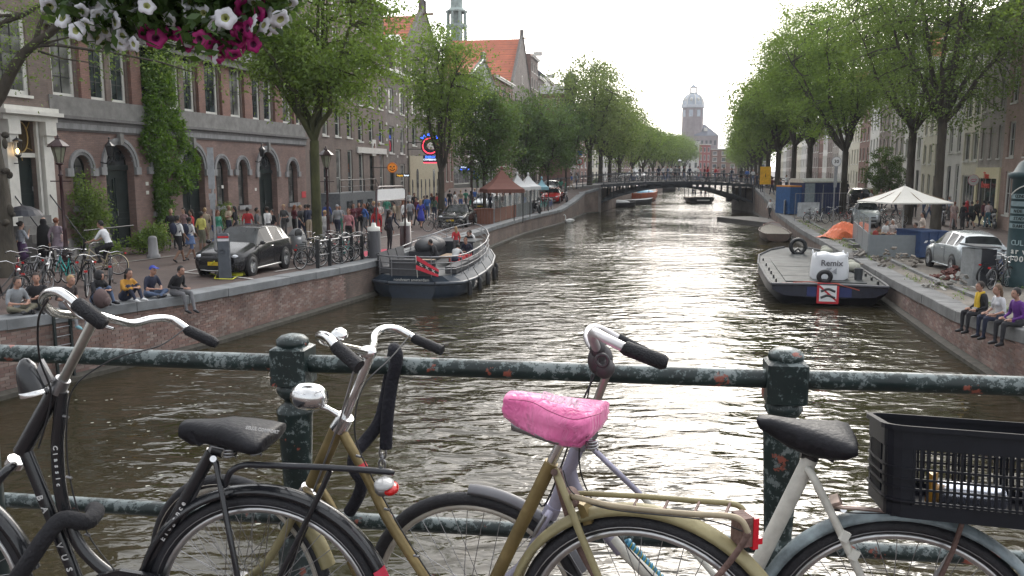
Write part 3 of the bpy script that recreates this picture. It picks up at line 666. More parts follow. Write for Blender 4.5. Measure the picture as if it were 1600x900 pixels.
def left_house():
 sA,sB=S0(-330),S0(85);W=sB-sA;q=fL.at(sA);z0=1.3;H=14
 root=thing('town_house','brown brick town house with white pilastered doorway at far left','house',(q.x,q.y,z0),fL.rz)
 X=lambda px:S0(px)-sA-.02;Z=lambda px,py:LP(px,py)[1]-z0
 zw0,zw1=Z(50,150),Z(55,42);w=X(57)-X(3)
 ops=[dict(x0=X(57)-1.75,x1=X(57),z0=zw0,z1=zw0+2.9),dict(x0=X(57)-4.9,x1=X(57)-3.15,z0=zw0,z1=zw0+2.9),dict(x0=X(57)-8,x1=X(57)-6.3,z0=zw0,z1=zw0+2.9)]
 ops+=[dict(o,z0=o['z0']+3.6,z1=o['z1']+3.4)for o in ops]
 ops+=[dict(x0=X(57)-8,x1=X(57)-6.3,z0=1.6,z1=4.2),dict(x0=X(57)-4.9,x1=X(57)-3.15,z0=1.6,z1=4.2)]
 dx0,dx1=X(24),X(57);dz0=Z(40,338);dz1=Z(25,188)
 ops.append(dict(x0=dx0,x1=dx1,z0=dz0,z1=dz1))
 m=MB();facade_wall(m,W,H,ops,.2);m.poly([(W,0,0),(W,11,0),(W,11,H),(W,0,H)]);m.poly([(0,0,0),(0,0,H),(0,11,H),(0,11,0)]);m.obj('wall',BR_BROWN,root)
 for o in ops[:-1]:add_window(root,o['x0'],o['z0'],o['x1']-o['x0'],o['z1']-o['z0'],.08,3,4,'sill',WHITE,BLACK,GLASS_C,.16)
 dt=dz0+(dz1-dz0)*.62
 door_part(root,dx0,dx1,dz0,dt,.18,DKGREEN,1)
 m=MB();m.b2(dx0,dx1,.0,.15,dt,dt+.16);m.obj('transom',WHITE,root)
 m=MB();m.b2(dx0,dx1,.12,.14,dt+.16,dz1);m.obj('fanlight',M((.05,.035,.02),.2,name='amber_glass'),root)
 m=MB();cx=(dx0+dx1)/2;cz=(dt+.16+dz1)/2
 m.tube([(cx+.34*math.cos(a/16*6.283),.1,cz+.55*math.sin(a/16*6.283))for a in range(16)],.025,5,loop=True)
 for a in range(6):m.tube([(cx+.34*math.cos(a+.5),.1,cz+.55*math.sin(a+.5)),(cx+.62*math.cos(a+.7),.1,cz+.85*math.sin(a+.7))],.02,5)
 m.obj('gilded_tracery',M((.45,.3,.1),.35,.6,name='gold'),root)
 for a,b_ in((dx0-.42,dx0-.02),(dx1+.02,dx1+.12)):m=MB();m.b2(a,b_,-.12,.1,dz0,dz1);m.obj('door_jamb',WHITE,root)
 for a in(dx0-.55,dx1+.22):
  m=MB();m.b2(a,a+.48,-.22,0,dz0-.3,dz1-.1);m.obj('pilaster',WHITE,root)
  m=MB();m.b2(a-.04,a+.52,-.4,0,dz1-.5,dz1);m.b2(a+.04,a+.44,-.34,0,dz1-.8,dz1-.5);m.obj('console',WHITE,root)
 m=MB();a,b_=dx0-.75,dx1+.9;m.b2(a,b_,-.35,0,dz1,dz1+.2);m.b2(a-.1,b_+.1,-.55,.05,dz1+.2,dz1+.34);m.b2(a,b_,-.42,.02,dz1+.34,dz1+.5);m.obj('door_cornice',WHITE,root)
 n=6
 for k in range(n):
  m=MB();m.b2(dx0-.3,dx1+.3,-.24*(n-k),0,dz0*k/n,dz0*(k+1)/n-.005);m.obj('step',STONE,root)
 m=MB()
 for x in(dx0-.35,dx1+.35):m.tube([(x,-1.5,.9),(x,-.1,dz0+.9)],.025,6);m.tube([(x,-1.5,0),(x,-1.5,.95)],.04,6)
 m.tube([(dx1+.35,-1.5,1.25),(dx1+3.4,-1.5,1.25)],.03,6);m.obj('stair_rail',BLACK,root)
 m=MB();m.b2(-.1,W,-.5,.1,H-.2,H+.2);m.obj('cornice',WHITE,root)
 m=MB();m.b2(0,W,.1,11,H,H+1);m.obj('roof',SLATE,root)
 lx,lz=X(15),Z(15,222)
 ln=MB();ln.tube([(lx,0,lz-.75),(lx,-.4,lz-.75),(lx,-.4,lz-.5)],.02,6);ln.lathe([(.0,.42),(.03,.34),(.17,.26),(.18,.24),(.14,.22)],(lx,-.4,lz-.2),6,sm=False);ln.lathe([(.09,-.3),(.12,-.26),(.09,-.3),(.02,-.36),(.0,-.4)],(lx,-.4,lz-.2),6,sm=False)
 for k in range(6):
  a=k/6*6.283;ln.tube([(lx+.1*math.cos(a),-.4+.1*math.sin(a),lz-.48),(lx+.15*math.cos(a),-.4+.15*math.sin(a),lz+.03)],.01,4)
 lo=ln.obj('wall_lantern',BLACK,root);bl=MB();bl.ell((lx,-.4,lz-.32),(.06,.06,.09));bl.obj('lamp_bulb',M((1,.6,.2),.5,emit=9,name='warm_bulb'),lo)
 return root
left_house()
EXTRA=[]
r1=house(fL,478,556,(-160,1),BR_BROWN,'tall plain brown brick house behind the mossy elm trunk',zl,cols=4,wfrac=.44,detail=True,hz=LP(540,-40)[1]-1.2,gh=5.6,nx=1,nz=2)
r2=house(fL,556,604,(10,1),BR_BROWN,'brown brick house with white beam over its ground floor windows',zl,cols=3,wfrac=.42,detail=True,hz=LP(603,12)[1]-1.2,nx=1,nz=2,gh=5.4,s01=(S0(556),S0(604)))
r3=house(fL,604,637,(112,1),BR_GREY,'dark brick house with white stone blocks and a white dormer',zl,cols=2,wfrac=.42,detail=True,nx=1,nz=2,gh=4.6,hz=LP(620,112)[1]-1.2,roof='pitch',s01=(S0(604),S0(637)))
root,W,H=r3
for k in range(7):
 for x in(.05,W/2-.1,W-.3):
  m=MB();m.b2(x,x+.26,-.04,.01,4.8+k*1.35,5.0+k*1.35);m.obj('white_stone',WHITE,root)
m=MB();m.b2(W*.35,W*.75,-.1,2,H,H+2.6);dm=m.obj('dormer',BR_GREY,root)
m=MB();m.prism([(W*.3,-.3,H+2.6),(W*.8,-.3,H+2.6),(W*.55,-.3,H+3.3)],(0,2.3,0));m.obj('dormer_gable',WHITE,root)
add_window(root,W*.42,H+.2,W*.26,2.2,-.14,1,3,'',WHITE,WHITE,GLASS,.08)
r4=house(fL,637,668,(95,1),BR_GREY,'gabled warehouse with red tile roof and hoist beam behind the thin tree',zl,cols=3,roof='spout',wfrac=.36,s01=(S0(639),S0(688)),gh=5,trim=STONE,hz=LP(645,80)[1]-1.2,gab=LP(664,12)[1]-LP(645,80)[1]-.6,depth=12)
r5=house(fL,668,712,(210,1),BR_RED,'red brick step-gabled house right of the round neon sign',zl,cols=3,roof='step',wfrac=.4,s01=(S0(688),S0(708)),gh=5,hz=LP(698,165)[1]-1.2,gab=3)
root,W,H=r4
m=MB();m.b2(0,W,-.12,-.01,.25,4.6);m.obj('cream_ground_floor',M((.42,.37,.26),.7,name='cream_stone',var=.15),root)
for k in range(7):
 x=.5+k*(W-1)/7;w2=.42 if k not in(1,5)else .8;h2=2.2 if k not in(1,5)else 3
 m=MB();m.poly([(x,-.125,.4)]+[(x+w2,-.125,.4)]+[(x+w2/2+w2/2*math.cos(i/8*math.pi),-.125,h2+w2/2*math.sin(i/8*math.pi))for i in range(9)]);m.obj('arched_window',GLASS,root)
r6=house(fL,706,742,(150,1),BR_BROWN,'brown house with dark blue shop doorway beside the arcade',zl,cols=3,s01=(S0(708),S0(738)),hz=LP(722,150)[1]-1.2,ground='shop')
s=S0(738);rem=S0(801)-s;tot=[(rem*.5,LP(760,135)[1]-1.2,M((.07,.09,.07),.6,name='dark_green_front'),'spout','narrow green gabled house with white trim before the orange roof'),(rem*.5,LP(790,128)[1]-1.2,BR_RED,'cornice','red brick house just before the large orange roof')]
for wd,h,bm,rf,lb in tot:
 house(fL,0,0,(0,0),bm,lb,zl,cols=3,roof=rf,s01=(s,s+wd),hz=h,gab=2.6);s+=wd
root,W,H=house(fL,0,0,(0,0),BR_GREY,'tall gabled warehouse with huge orange tile roof',zl,dn='warehouse',cols=3,roof='spout',s01=(s,S0(829)),hz=LP(801,128)[1]-1.2,gab=LP(812,52)[1]-LP(801,128)[1],depth=12,trim=STONE,wfrac=.35);s=S0(829)
for wd,h,bm,rf,lb in[(9,LP(835,90)[1]-1.2,BR_BROWN,'cornice','tall narrow house with hoist beam right of the orange roof'),(9,LP(852,128)[1]-1.2,BR_GREY,'pitch','grey house beyond the orange roof with dark pitched roof'),(9,LP(865,132)[1]-1.2,WHITEWALL,'cornice','white plastered house far along the left bank'),(9.5,LP(875,140)[1]-1.2,BR_RED,'cornice','red brick neck-gabled house far along left bank'),(10,LP(885,145)[1]-1.2,BR_BROWN,'pitch','brown house with slate roof near the far bridge on the left'),(9,13,CREAM,'cornice','cream house by the far bridge on the left')]:
 r=house(fL,0,0,(0,0),bm,lb,zl,cols=3,roof=rf,s01=(s,s+wd),hz=h);s+=wd
 if rf=='cornice' and wd==9 and h>16:m=MB();m.b2(2.8,3.2,-1.6,0,h+.1,h+.8);m.obj('hoist_beam',WHITE,r[0])
sEndL=s
fL2=Fac((fL.at(sEndL).x,fL.at(sEndL).y),(58,330));s=1.0;k=0
BR_LIGHT=brick_mat('pale_grey_brick',(.37,.335,.30),(.32,.285,.255),(.2,.19,.175))
tones=[('brown',BR_BROWN),('white',WHITEWALL),('red brick',BR_RED),('grey',BR_LIGHT),('cream',CREAM)]
ordn=['first','second','third','fourth','fifth','sixth','seventh','eighth','ninth','tenth','eleventh','twelfth','thirteenth','fourteenth','fifteenth','sixteenth','seventeenth','eighteenth','nineteenth','twentieth','twenty-first']
while s<125 and k<12:
 t=tones[(k*2)%5];wd=10+(k%3)
 house(fL2,0,0,(0,0),t[1],'%s %s house beyond the far bridge, left bank'%(ordn[k],t[0]),zl,cols=3,roof=('cornice','pitch')[k%2],s01=(s,s+wd),hz=12+(k*5%4),rows=3);s+=wd;k+=1
pA=Vector((31.6,53.6));dR=Vector((.247,.969))
fR=Fac(pA+dR*110,pA-dR*30)
def SR(px):return fR.sz(px,264)[0]
def ZR(px,py):return fR.sz(px,py)[1]
rr1=house(fR,0,0,(0,0),BR_PINK,'pink-brown brick house with white windows at right edge',zr,cols=3,wfrac=.42,s01=(SR(1565),SR(1565)+9),hz=15,detail=True,gh=4.3,nx=2,nz=2,roof='cornice')
rr2=house(fR,0,0,(0,0),BR_LIGHT,'grey-brown house above the cream shop front',zr,cols=3,wfrac=.34,s01=(SR(1527),SR(1565)),hz=14.5,detail=True,gh=4.2,nx=1,nz=3,ground='shop',trim=STONE)
rr3=house(fR,0,0,(0,0),CREAM,'narrow house with pale window bays behind the lips sign',zr,cols=2,wfrac=.7,s01=(SR(1502),SR(1527)),hz=14,detail=True,gh=4.0,nx=2,nz=1,ground='shop')
rr4=house(fR,0,0,(0,0),WHITEWALL,'white plastered house with dark doorway behind the right trees',zr,cols=3,wfrac=.45,s01=(SR(1466),SR(1502)),hz=14.5,detail=True,gh=4.6)
m=MB();W=rr2[1];m.b2(.05,W-.05,-.12,-.005,.25,.95);m.b2(.05,W-.05,-.12,-.005,3.4,4.15);m.b2(.05,.5,-.12,-.005,.95,3.4);m.b2(W-.5,W-.05,-.12,-.005,.95,3.4);m.obj('shop_surround',M((.62,.56,.36),.6,var=.08,name='pale_yellow_paint'),rr2[0])
SHOPRED=M((.6,.06,.04),.5,name='shop_red')
q=fR.at(SR(1527));tt=fR.t
for body,dz in(('Time',3.85+.0),('flowers',3.2)):
 me=text_mesh(body,.62,SHOPRED,.01,True);me.transform(Matrix.Rotation(R(90),4,'X'));link_mesh('lettering',me,rr2[0],(W*.5,-.14,dz-.25))
s=SR(1466);k=0
while s>3:
 wd=6.5+(k*3%4)*.6;t=tones[(4,1,3,0,1,2,4)[k%7]]
 house(fR,0,0,(0,0),t[1],'%s house of the right bank row counted from the white one, %s walls'%(ordn[k]if k<14 else 'last',t[0]),zr,cols=3,roof=('cornice','neck','pitch','spout')[k%4],s01=(s-wd,s),hz=11.5+(k*7%5)*.8,detail=False,wfrac=.45);s-=wd;k+=1
pE=fR.at(s);fR2=Fac((102,330),(pE.x,pE.y));L=(fR2.p1-fR2.p0).length;s=L-1;k=0
while s>12 and k<10:
 t=tones[(k*3)%5];wd=13
 house(fR2,0,0,(0,0),t[1],'%s %s house beyond the far bridge, right bank'%(ordn[k],t[0]),zr,cols=3,roof=('pitch','cornice')[k%2],s01=(s-wd,s),hz=13,rows=3);s-=wd;k+=1
fE=Fac((62,352),(112,360))
for a,b_,t,h,lb in((0,9,BR_BROWN,14,'brown house closing the canal view on the left'),(9,17,WHITEWALL,15,'pale grey house under the dome at the canal end'),(17,22,M((.28,.07,.065),.6,name='red_front'),14,'narrow red fronted house at the canal end'),(22,34,BR_RED,12,'red brick house right of the canal end'),(34,48,BR_GREY,12,'grey house at far right of the canal end')):
 house(fE,0,0,(0,0),t,lb,lambda y:1.5,cols=3,s01=(a,b_),hz=h,rows=3)
# ================================================================ CHURCHES
def dome_church():
 base=atY(1080,262,440);root=thing('domed_church','pale domed basilica rising above the trees at the end of the canal','church',(base.x,440,0))
 K=440/F;n=8;z=lambda py:CAMZ+(264-py)*440/F
 BRC=M((.26,.225,.23),.8,var=.2,scale=.3,name='church_brick');LEAD=M((.38,.42,.47),.5,var=.15,scale=.3,name='lead')
 r=15.5*K*1.05
 m=MB();m.lathe([(r,0),(r,z(172)),(r*1.02,z(171.5))],n=8,sm=False);m.obj('drum',BRC,root)
 for k in range(8):
  a=(k+.5)*math.pi/4;d=r*.93
  m=MB();m.box((d*math.cos(a),d*math.sin(a),z(180)),(.5,r*.36,3.4),rz=a);m.obj('window',LEAD,root)
 m=MB();m.lathe([(r*1.02,z(172)),(r*1.1,z(171)),(r*1.1,z(167)),(r*1.0,z(167))],n=8,sm=False);m.obj('cornice',M((.5,.52,.56),.6,name='pale_lead'),root)
 pr=[(r*1.0*math.cos(t)**.8,z(167)+(z(150)-z(167))*math.sin(t))for t in np.linspace(0,1.32,8)]
 m=MB();m.lathe(pr,n=8,sm=False);m.obj('dome',LEAD,root)
 for k in range(8):
  a=k*math.pi/4;m=MB();m.tube([(p[0]*1.01*math.cos(a),p[0]*1.01*math.sin(a),p[1])for p in pr],.28,5);m.obj('rib',WHITE,root)
  a+=math.pi/8;m=MB();m.ell((pr[3][0]*.93*math.cos(a),pr[3][0]*.93*math.sin(a),pr[3][1]-.6),(.8,.8,1.1));m.obj('lucarne',WHITE,root)
 m=MB();m.lathe([(2.2,z(151)),(2.2,z(149)),(1.7,z(149))],n=8,sm=False);m.lathe([(1.9,z(141)),(2.0,z(140.5)),(1.2,z(139)),(.5,z(137)),(.15,z(135)),(.1,z(130)),(0,z(129.8))],n=8)
 for k in range(8):
  a=k*math.pi/4;m.tube([(1.7*math.cos(a),1.7*math.sin(a),z(149.5)),(1.7*math.cos(a),1.7*math.sin(a),z(140.8))],.2,5)
 m.obj('lantern',LEAD,root)
 x0,x1=0,36*K;yb=-6
 m=MB();m.b2(x0,x1,yb,yb+16,0,z(214));m.obj('nave_wall',BRC,root)
 m=MB();a=z(214);t=z(196);m.add([(x0-.3,yb-.3,a),(x1+.3,yb-.3,a),(x1+.3,yb+16,a),(x0,yb+16,a),(x0,yb+7,t),(x1-5.5,yb+7,t)],[(0,1,5,4),(1,2,5),(2,3,4,5),(0,4,3)]);m.obj('nave_roof',M((.10,.11,.14),.5,name='nave_slate'),root)
 m=MB();m.b2(x1*.42,x1*.56,yb+1.5,yb+4,z(207),z(202));m.obj('dormer',WHITE,root)
 for k in range(5):
  m=MB();m.b2(x1*(.1+.18*k),x1*(.1+.18*k)+1.1,yb-.06,yb,z(228),z(221));m.obj('window',GLASS,root)
dome_church()
def old_spire():
 b=atY(714,100,190);root=thing('church_spire','pale green church spire rising behind the left rooftops','church tower',(b.x,190,0))
 G=M((.30,.36,.34),.7,var=.3,scale=.9,name='pale_green_lead',bump=.3);K=190/F;z=lambda py:CAMZ+(264-py)*190/F
 m=MB();m.b2(-2.3,2.3,-2.3,2.3,0,z(75));m.obj('tower',BR_GREY,root)
 m=MB()
 for k in range(8):
  a=k*math.pi/4+.39;m.tube([(2.1*math.cos(a),2.1*math.sin(a),z(75)),(2.0*math.cos(a),2.0*math.sin(a),z(30))],.34,5)
 m.lathe([(2.4,z(31)),(2.5,z(29)),(1.4,z(24)),(1.35,z(10)),(1.7,z(8)),(1.9,z(2)),(1.5,z(-6)),(.6,z(-14)),(.3,z(-40)),(0,z(-60))],n=8,sm=False)
 m.lathe([(1.3,z(75)),(1.3,z(30))],n=8,sm=False);m.lathe([(2.4,z(53)),(2.5,z(51)),(2.4,z(49))],n=8,sm=False);m.obj('spire',G,root)
old_spire()
m0=atY(891,130,150);cup=thing('roof_turret','small slender turret on a roof beyond the left trees','turret',(m0.x,150,0));K=150/F;z=lambda py:CAMZ+(264-py)*150/F
bx_=[atY(px,150,150).x for px in(846,893)];sh=thing('slate_roof_house','house with long dark slate roof under the slender turret','house',(bx_[0],151,1.4));W_=bx_[1]-bx_[0];za,zb_=z(150)-1.4,z(134)-1.4
m=MB();m.b2(0,W_,0,9,0,za);m.obj('wall',BR_RED,sh);m=MB();m.add([(-.2,-.3,za),(W_+.2,-.3,za),(W_+.2,4.5,zb_),(-.2,4.5,zb_),(W_+.2,9.3,za),(-.2,9.3,za)],[(0,1,2,3),(3,2,4,5),(0,3,5),(1,4,2)]);m.obj('roof',SLATE,sh)
for k in range(4):add_window(sh,.5+k*W_/4,za-2.2,.9,1.5,-.06,1,2,'',WHITE,None,GLASS,detail=False)
m=MB();m.lathe([(.5,10),(1.1,z(134)),(1.1,z(131)),(1.3,z(131)),(1.2,z(128)),(.7,z(126)),(.7,z(122)),(.9,z(121)),(.2,z(118)),(.06,z(114)),(0,z(112))],n=8,sm=False);m.obj('turret',SLATE,cup)
# ================================================================ BRIDGES
BRG=M((.035,.04,.05),.5,var=.3,name='bridge_paint')
def far_bridge():
 Y0=93.5;xl,xr=9.9,26.9;cx=(xl+xr)/2;hw=(xr-xl)/2;wd=8.5
 root=thing('arched_bridge','flat arched dark iron bridge crossing the canal in the distance','bridge',(cx,Y0,0))
 deck=lambda x:2.82+.62*(1-(x/(hw+3))**2);soff=lambda x:1.05+1.75*(1-(x/hw)**2)if abs(x)<hw else 1.05
 N=24;xs=[-hw+2*hw*i/N for i in range(N+1)]
 dm=MB();XS=[-hw-9+(2*hw+18)*i/30 for i in range(31)]
 for a,b_ in zip(XS[:-1],XS[1:]):dm.add([(a,0,deck(a)),(b_,0,deck(b_)),(b_,wd,deck(b_)),(a,wd,deck(a)),(a,0,deck(a)-.2),(b_,0,deck(b_)-.2),(b_,wd,deck(b_)-.2),(a,wd,deck(a)-.2)],[(0,1,2,3),(4,7,6,5),(0,4,5,1),(3,2,6,7)])
 dm.obj('deck',SLAB,root)
 fm=MB()
 for yy in(-.12,2.7,5.6,wd+.02):
  for a,b_ in zip(xs[:-1],xs[1:]):
   for(za,zb_,ta,tb)in((deck(a)-.28,deck(b_)-.28,deck(a)+.03,deck(b_)+.03),(soff(a),soff(b_),soff(a)+.24,soff(b_)+.24)):
    fm.prism([(a,yy,za),(b_,yy,zb_),(b_,yy,tb),(a,yy,ta)],(0,.12,0))
  for i in range(0,N+1,2):
   a=xs[i];w_=.09 if deck(a)-soff(a)>.7 else .3
   fm.prism([(a-w_,yy,soff(a)),(a+w_,yy,soff(a)),(a+w_,yy,deck(a)-.2),(a-w_,yy,deck(a)-.2)],(0,.12,0))
 fm.obj('arch_girder',BRG,root)
 for sx in(-1,1):
  m=MB();a=sx*hw;b_=sx*(hw+4.2);x0,x1=min(a,b_),max(a,b_);m.b2(x0,x1,-.5,wd+.4,-1,2.62);m.obj('abutment',M((.17,.15,.14),.85,var=.25,scale=.8,name='abutment_stone'),root)
  m=MB();m.b2(x0-.05,x1+.05,-.58,-.2,2.62,2.84);m.obj('abutment_coping',STONE,root)
 for yy in(0,wd):
  m=MB();P=[(x,yy,deck(x)+1.05)for x in XS];m.tube(P,.045,6);m.tube([(p[0],p[1],p[2]-.45)for p in P],.03,5);m.tube([(p[0],p[1],p[2]-.8)for p in P],.03,5);m.obj('rail',BRG,root)
  pm=MB();pm.lathe([(.1,0),(.1,.1),(.05,.14),(.045,1.0),(.08,1.05),(.08,1.15),(.0,1.2)],n=6);me=pm.mesh('railing_post',BRG)
  for i in range(0,31,2):link_mesh('railing_post',me,root,(XS[i],yy,deck(XS[i])))
 return root,deck,cx,Y0
fb,fdeck,fcx,fY=far_bridge()
DZ=3.2
RA=atY(0,552,1);
def rail_pt(px,py,h=.66):return at(px,py,CAMZ-h)
rA,rB=rail_pt(0,552),rail_pt(1600,604)
tR=(rB-rA).to_2d().normalized();nR=Vector((-tR.y,tR.x))
def RP(d,off=0.0):q=rA.to_2d()+tR*d+nR*off;return q
m=MB();a,b_=RP(-16,.09),RP(16,.09);c,d=RP(16,-8),RP(-16,-8)
m.prism([(a.x,a.y,DZ),(d.x,d.y,DZ),(c.x,c.y,DZ),(b_.x,b_.y,DZ)],(0,0,-.35));struct(m,'bridge_deck',PAVE)
m=MB();a2,b2_=RP(-16,.1),RP(16,.1);a3,b3=RP(-16,-.1),RP(16,-.1)
m.prism([(a2.x,a2.y,DZ+.02),(a3.x,a3.y,DZ+.02),(b3.x,b3.y,DZ+.02),(b2_.x,b2_.y,DZ+.02)],(0,0,-.5));struct(m,'bridge_kerb',STONE)
def chip_mat():
 m,n,b=new_mat('chipped_green_paint');co=objco(n);g=n.nodes.new('ShaderNodeNewGeometry')
 n1=nd(n,'ShaderNodeTexNoise',Scale=42.0,Detail=9.0,Roughness=.75);n.links.new(g.outputs['Position'],n1.inputs[0])
 n2=nd(n,'ShaderNodeTexNoise',Scale=7.0,Detail=3.0);n.links.new(g.outputs['Position'],n2.inputs[0])
 sx=n.nodes.new('ShaderNodeSeparateXYZ');n.links.new(g.outputs['Normal'],sx.inputs[0])
 s1=nd(n,'ShaderNodeMath',operation='MULTIPLY_ADD');n.links.new(sx.outputs[2],s1.inputs[0]);s1.inputs[1].default_value=.075;n.links.new(n1.outputs[0],s1.inputs[2])
 s2=nd(n,'ShaderNodeMath',operation='MULTIPLY_ADD');n.links.new(n2.outputs[0],s2.inputs[0]);s2.inputs[1].default_value=.30;n.links.new(s1.outputs[0],s2.inputs[2])
 f1=ramp(n,s2.outputs[0],[(.692,(0,0,0)),(.72,(1,1,1))])
 base=ramp(n,n2.outputs[0],[(.35,(.008,.016,.016)),(.7,(.016,.034,.033))])
 c1=mixc(n,f1,base,ramp(n,n2.outputs[0],[(.3,(.09,.12,.12)),(.7,(.18,.21,.21))]))
 n3=nd(n,'ShaderNodeTexNoise',Scale=9.0,Detail=5.0,Roughness=.6);mp=n.nodes.new('ShaderNodeMapping');mp.inputs['Location'].default_value=(7,3,1);n.links.new(g.outputs['Position'],mp.inputs[0]);n.links.new(mp.outputs[0],n3.inputs[0])
 f2=ramp(n,n3.outputs[0],[(.63,(0,0,0)),(.65,(1,1,1))])
 n.links.new(mixc(n,f2,c1,(.26,.075,.05)),b.inputs['Base Color']);b.inputs['Roughness'].default_value=.38
 bp=nd(n,'ShaderNodeBump',Strength=.35,Distance=.004);n.links.new(f1,bp.inputs['Height']);n.links.new(bp.outputs[0],b.inputs['Normal'])
 return m
CHIP=chip_mat()
def near_railing():
 root=thing('bridge_railing','green iron bridge railing with flaking paint, posts and two round rails in the foreground','railing',(rA.x,rA.y,DZ))
 L=3.4;rr=.031
 def P(d,z,off=0):q=RP(d,off);return(q.x,q.y,z)
 lowz=at(760,845,0);
 q=onp(1150,848,RP(0),RP(3));zlow=q.z
 for z,r_ in((CAMZ-.66,rr),(zlow,.027)):
  m=MB();n=60;m.tube([P(-5+13.4*i/n,z+.0015*math.sin(i*.9),.001*math.cos(i))for i in range(n+1)],r_,16);m.obj('rail',CHIP,root,True)
 def sd(px):q=onp(px,560,RP(0),RP(3));return(q.to_2d()-rA.to_2d()).dot(tR)
 d1,d2=sd(458),sd(1228);sp=d2-d1;rz=math.atan2(tR.y,tR.x)
 top=onp(1228,545,RP(0),RP(3)).z;k_=.062
 def zz(py):return onp(1228,py,RP(0),RP(3)).z
 pm=MB();blk=[(zz(560),k_),(zz(626),k_)]
 def sq(z,h,ch):return[(h,-h+ch,z),(h,h-ch,z),(h-ch,h,z),(-h+ch,h,z),(-h,h-ch,z),(-h,-h+ch,z),(-h+ch,-h,z),(h-ch,-h,z)]
 pm.rings([sq(zz(627),k_-.01,.012),sq(zz(625),k_,.008),sq(zz(566),k_,.008),sq(zz(563),k_-.008,.01),sq(zz(560),k_-.022,.012)],True,True,0,False)
 pm.lathe([(.052,zz(563)),(.056,zz(558)),(.054,zz(552)),(.040,zz(546)),(.018,zz(543)),(0,zz(542.5))],n=20)
 pm.lathe([(.05,zz(626)),(.058,zz(632)),(.060,zz(638)),(.048,zz(648)),(.036,zz(652)),(.034,zz(658)),(.05,zz(664)),(.062,zz(670)),(.063,zz(674)),(.060,zz(680)),(.058,zz(700)),(.050,zz(780)),(.044,zz(835)),(.045,zz(842)),(.054,zz(846)),(.066,zz(856)),(.067,zz(866)),(.056,zz(876)),(.058,zz(880)),(.075,zz(892)),(.078,DZ+.08),(.09,DZ+.06),(.09,DZ)],n=20)
 me=pm.mesh('railing_post',CHIP);me.transform(Matrix.Translation((0,0,-DZ)))
 inv=xf(root).inverted()
 for k in range(-3,5):
  q=RP(d1+k*sp);o=link_mesh('railing_post',me,root,inv@Vector((q.x,q.y,DZ)),rz)
 return d1,sp
d1,sp=near_railing()
# ================================================================ TREES
def leaves(centres,sig,per,size,flat=.35,seed=0,lim=None):
 g=np.random.default_rng(seed);n=len(centres);N=n*per
 c=np.repeat(np.asarray(centres),per,0);s_=np.repeat(np.asarray(sig).reshape(-1,1),per,0)
 off=g.normal(size=(N,3))*s_*np.array([1,1,flat]);tilt=np.repeat(g.normal(size=(n,2))*.35,per,0);off[:,2]+=off[:,0]*tilt[:,0]+off[:,1]*tilt[:,1]
 p=c+off;sz=size*g.uniform(.6,1.35,(N,1))
 nrm=g.normal(size=(N,3))*np.array([.8,.8,.8])+np.array([0,0,.55]);nrm/=np.linalg.norm(nrm,axis=1,keepdims=True)
 a=np.cross(nrm,g.normal(size=(N,3)));a/=np.linalg.norm(a,axis=1,keepdims=True);b=np.cross(nrm,a)
 V=np.stack([p-a*sz,p+b*sz*.48,p+a*sz,p-b*sz*.48],1).reshape(-1,3)
 return V,np.arange(N*4).reshape(-1,4)
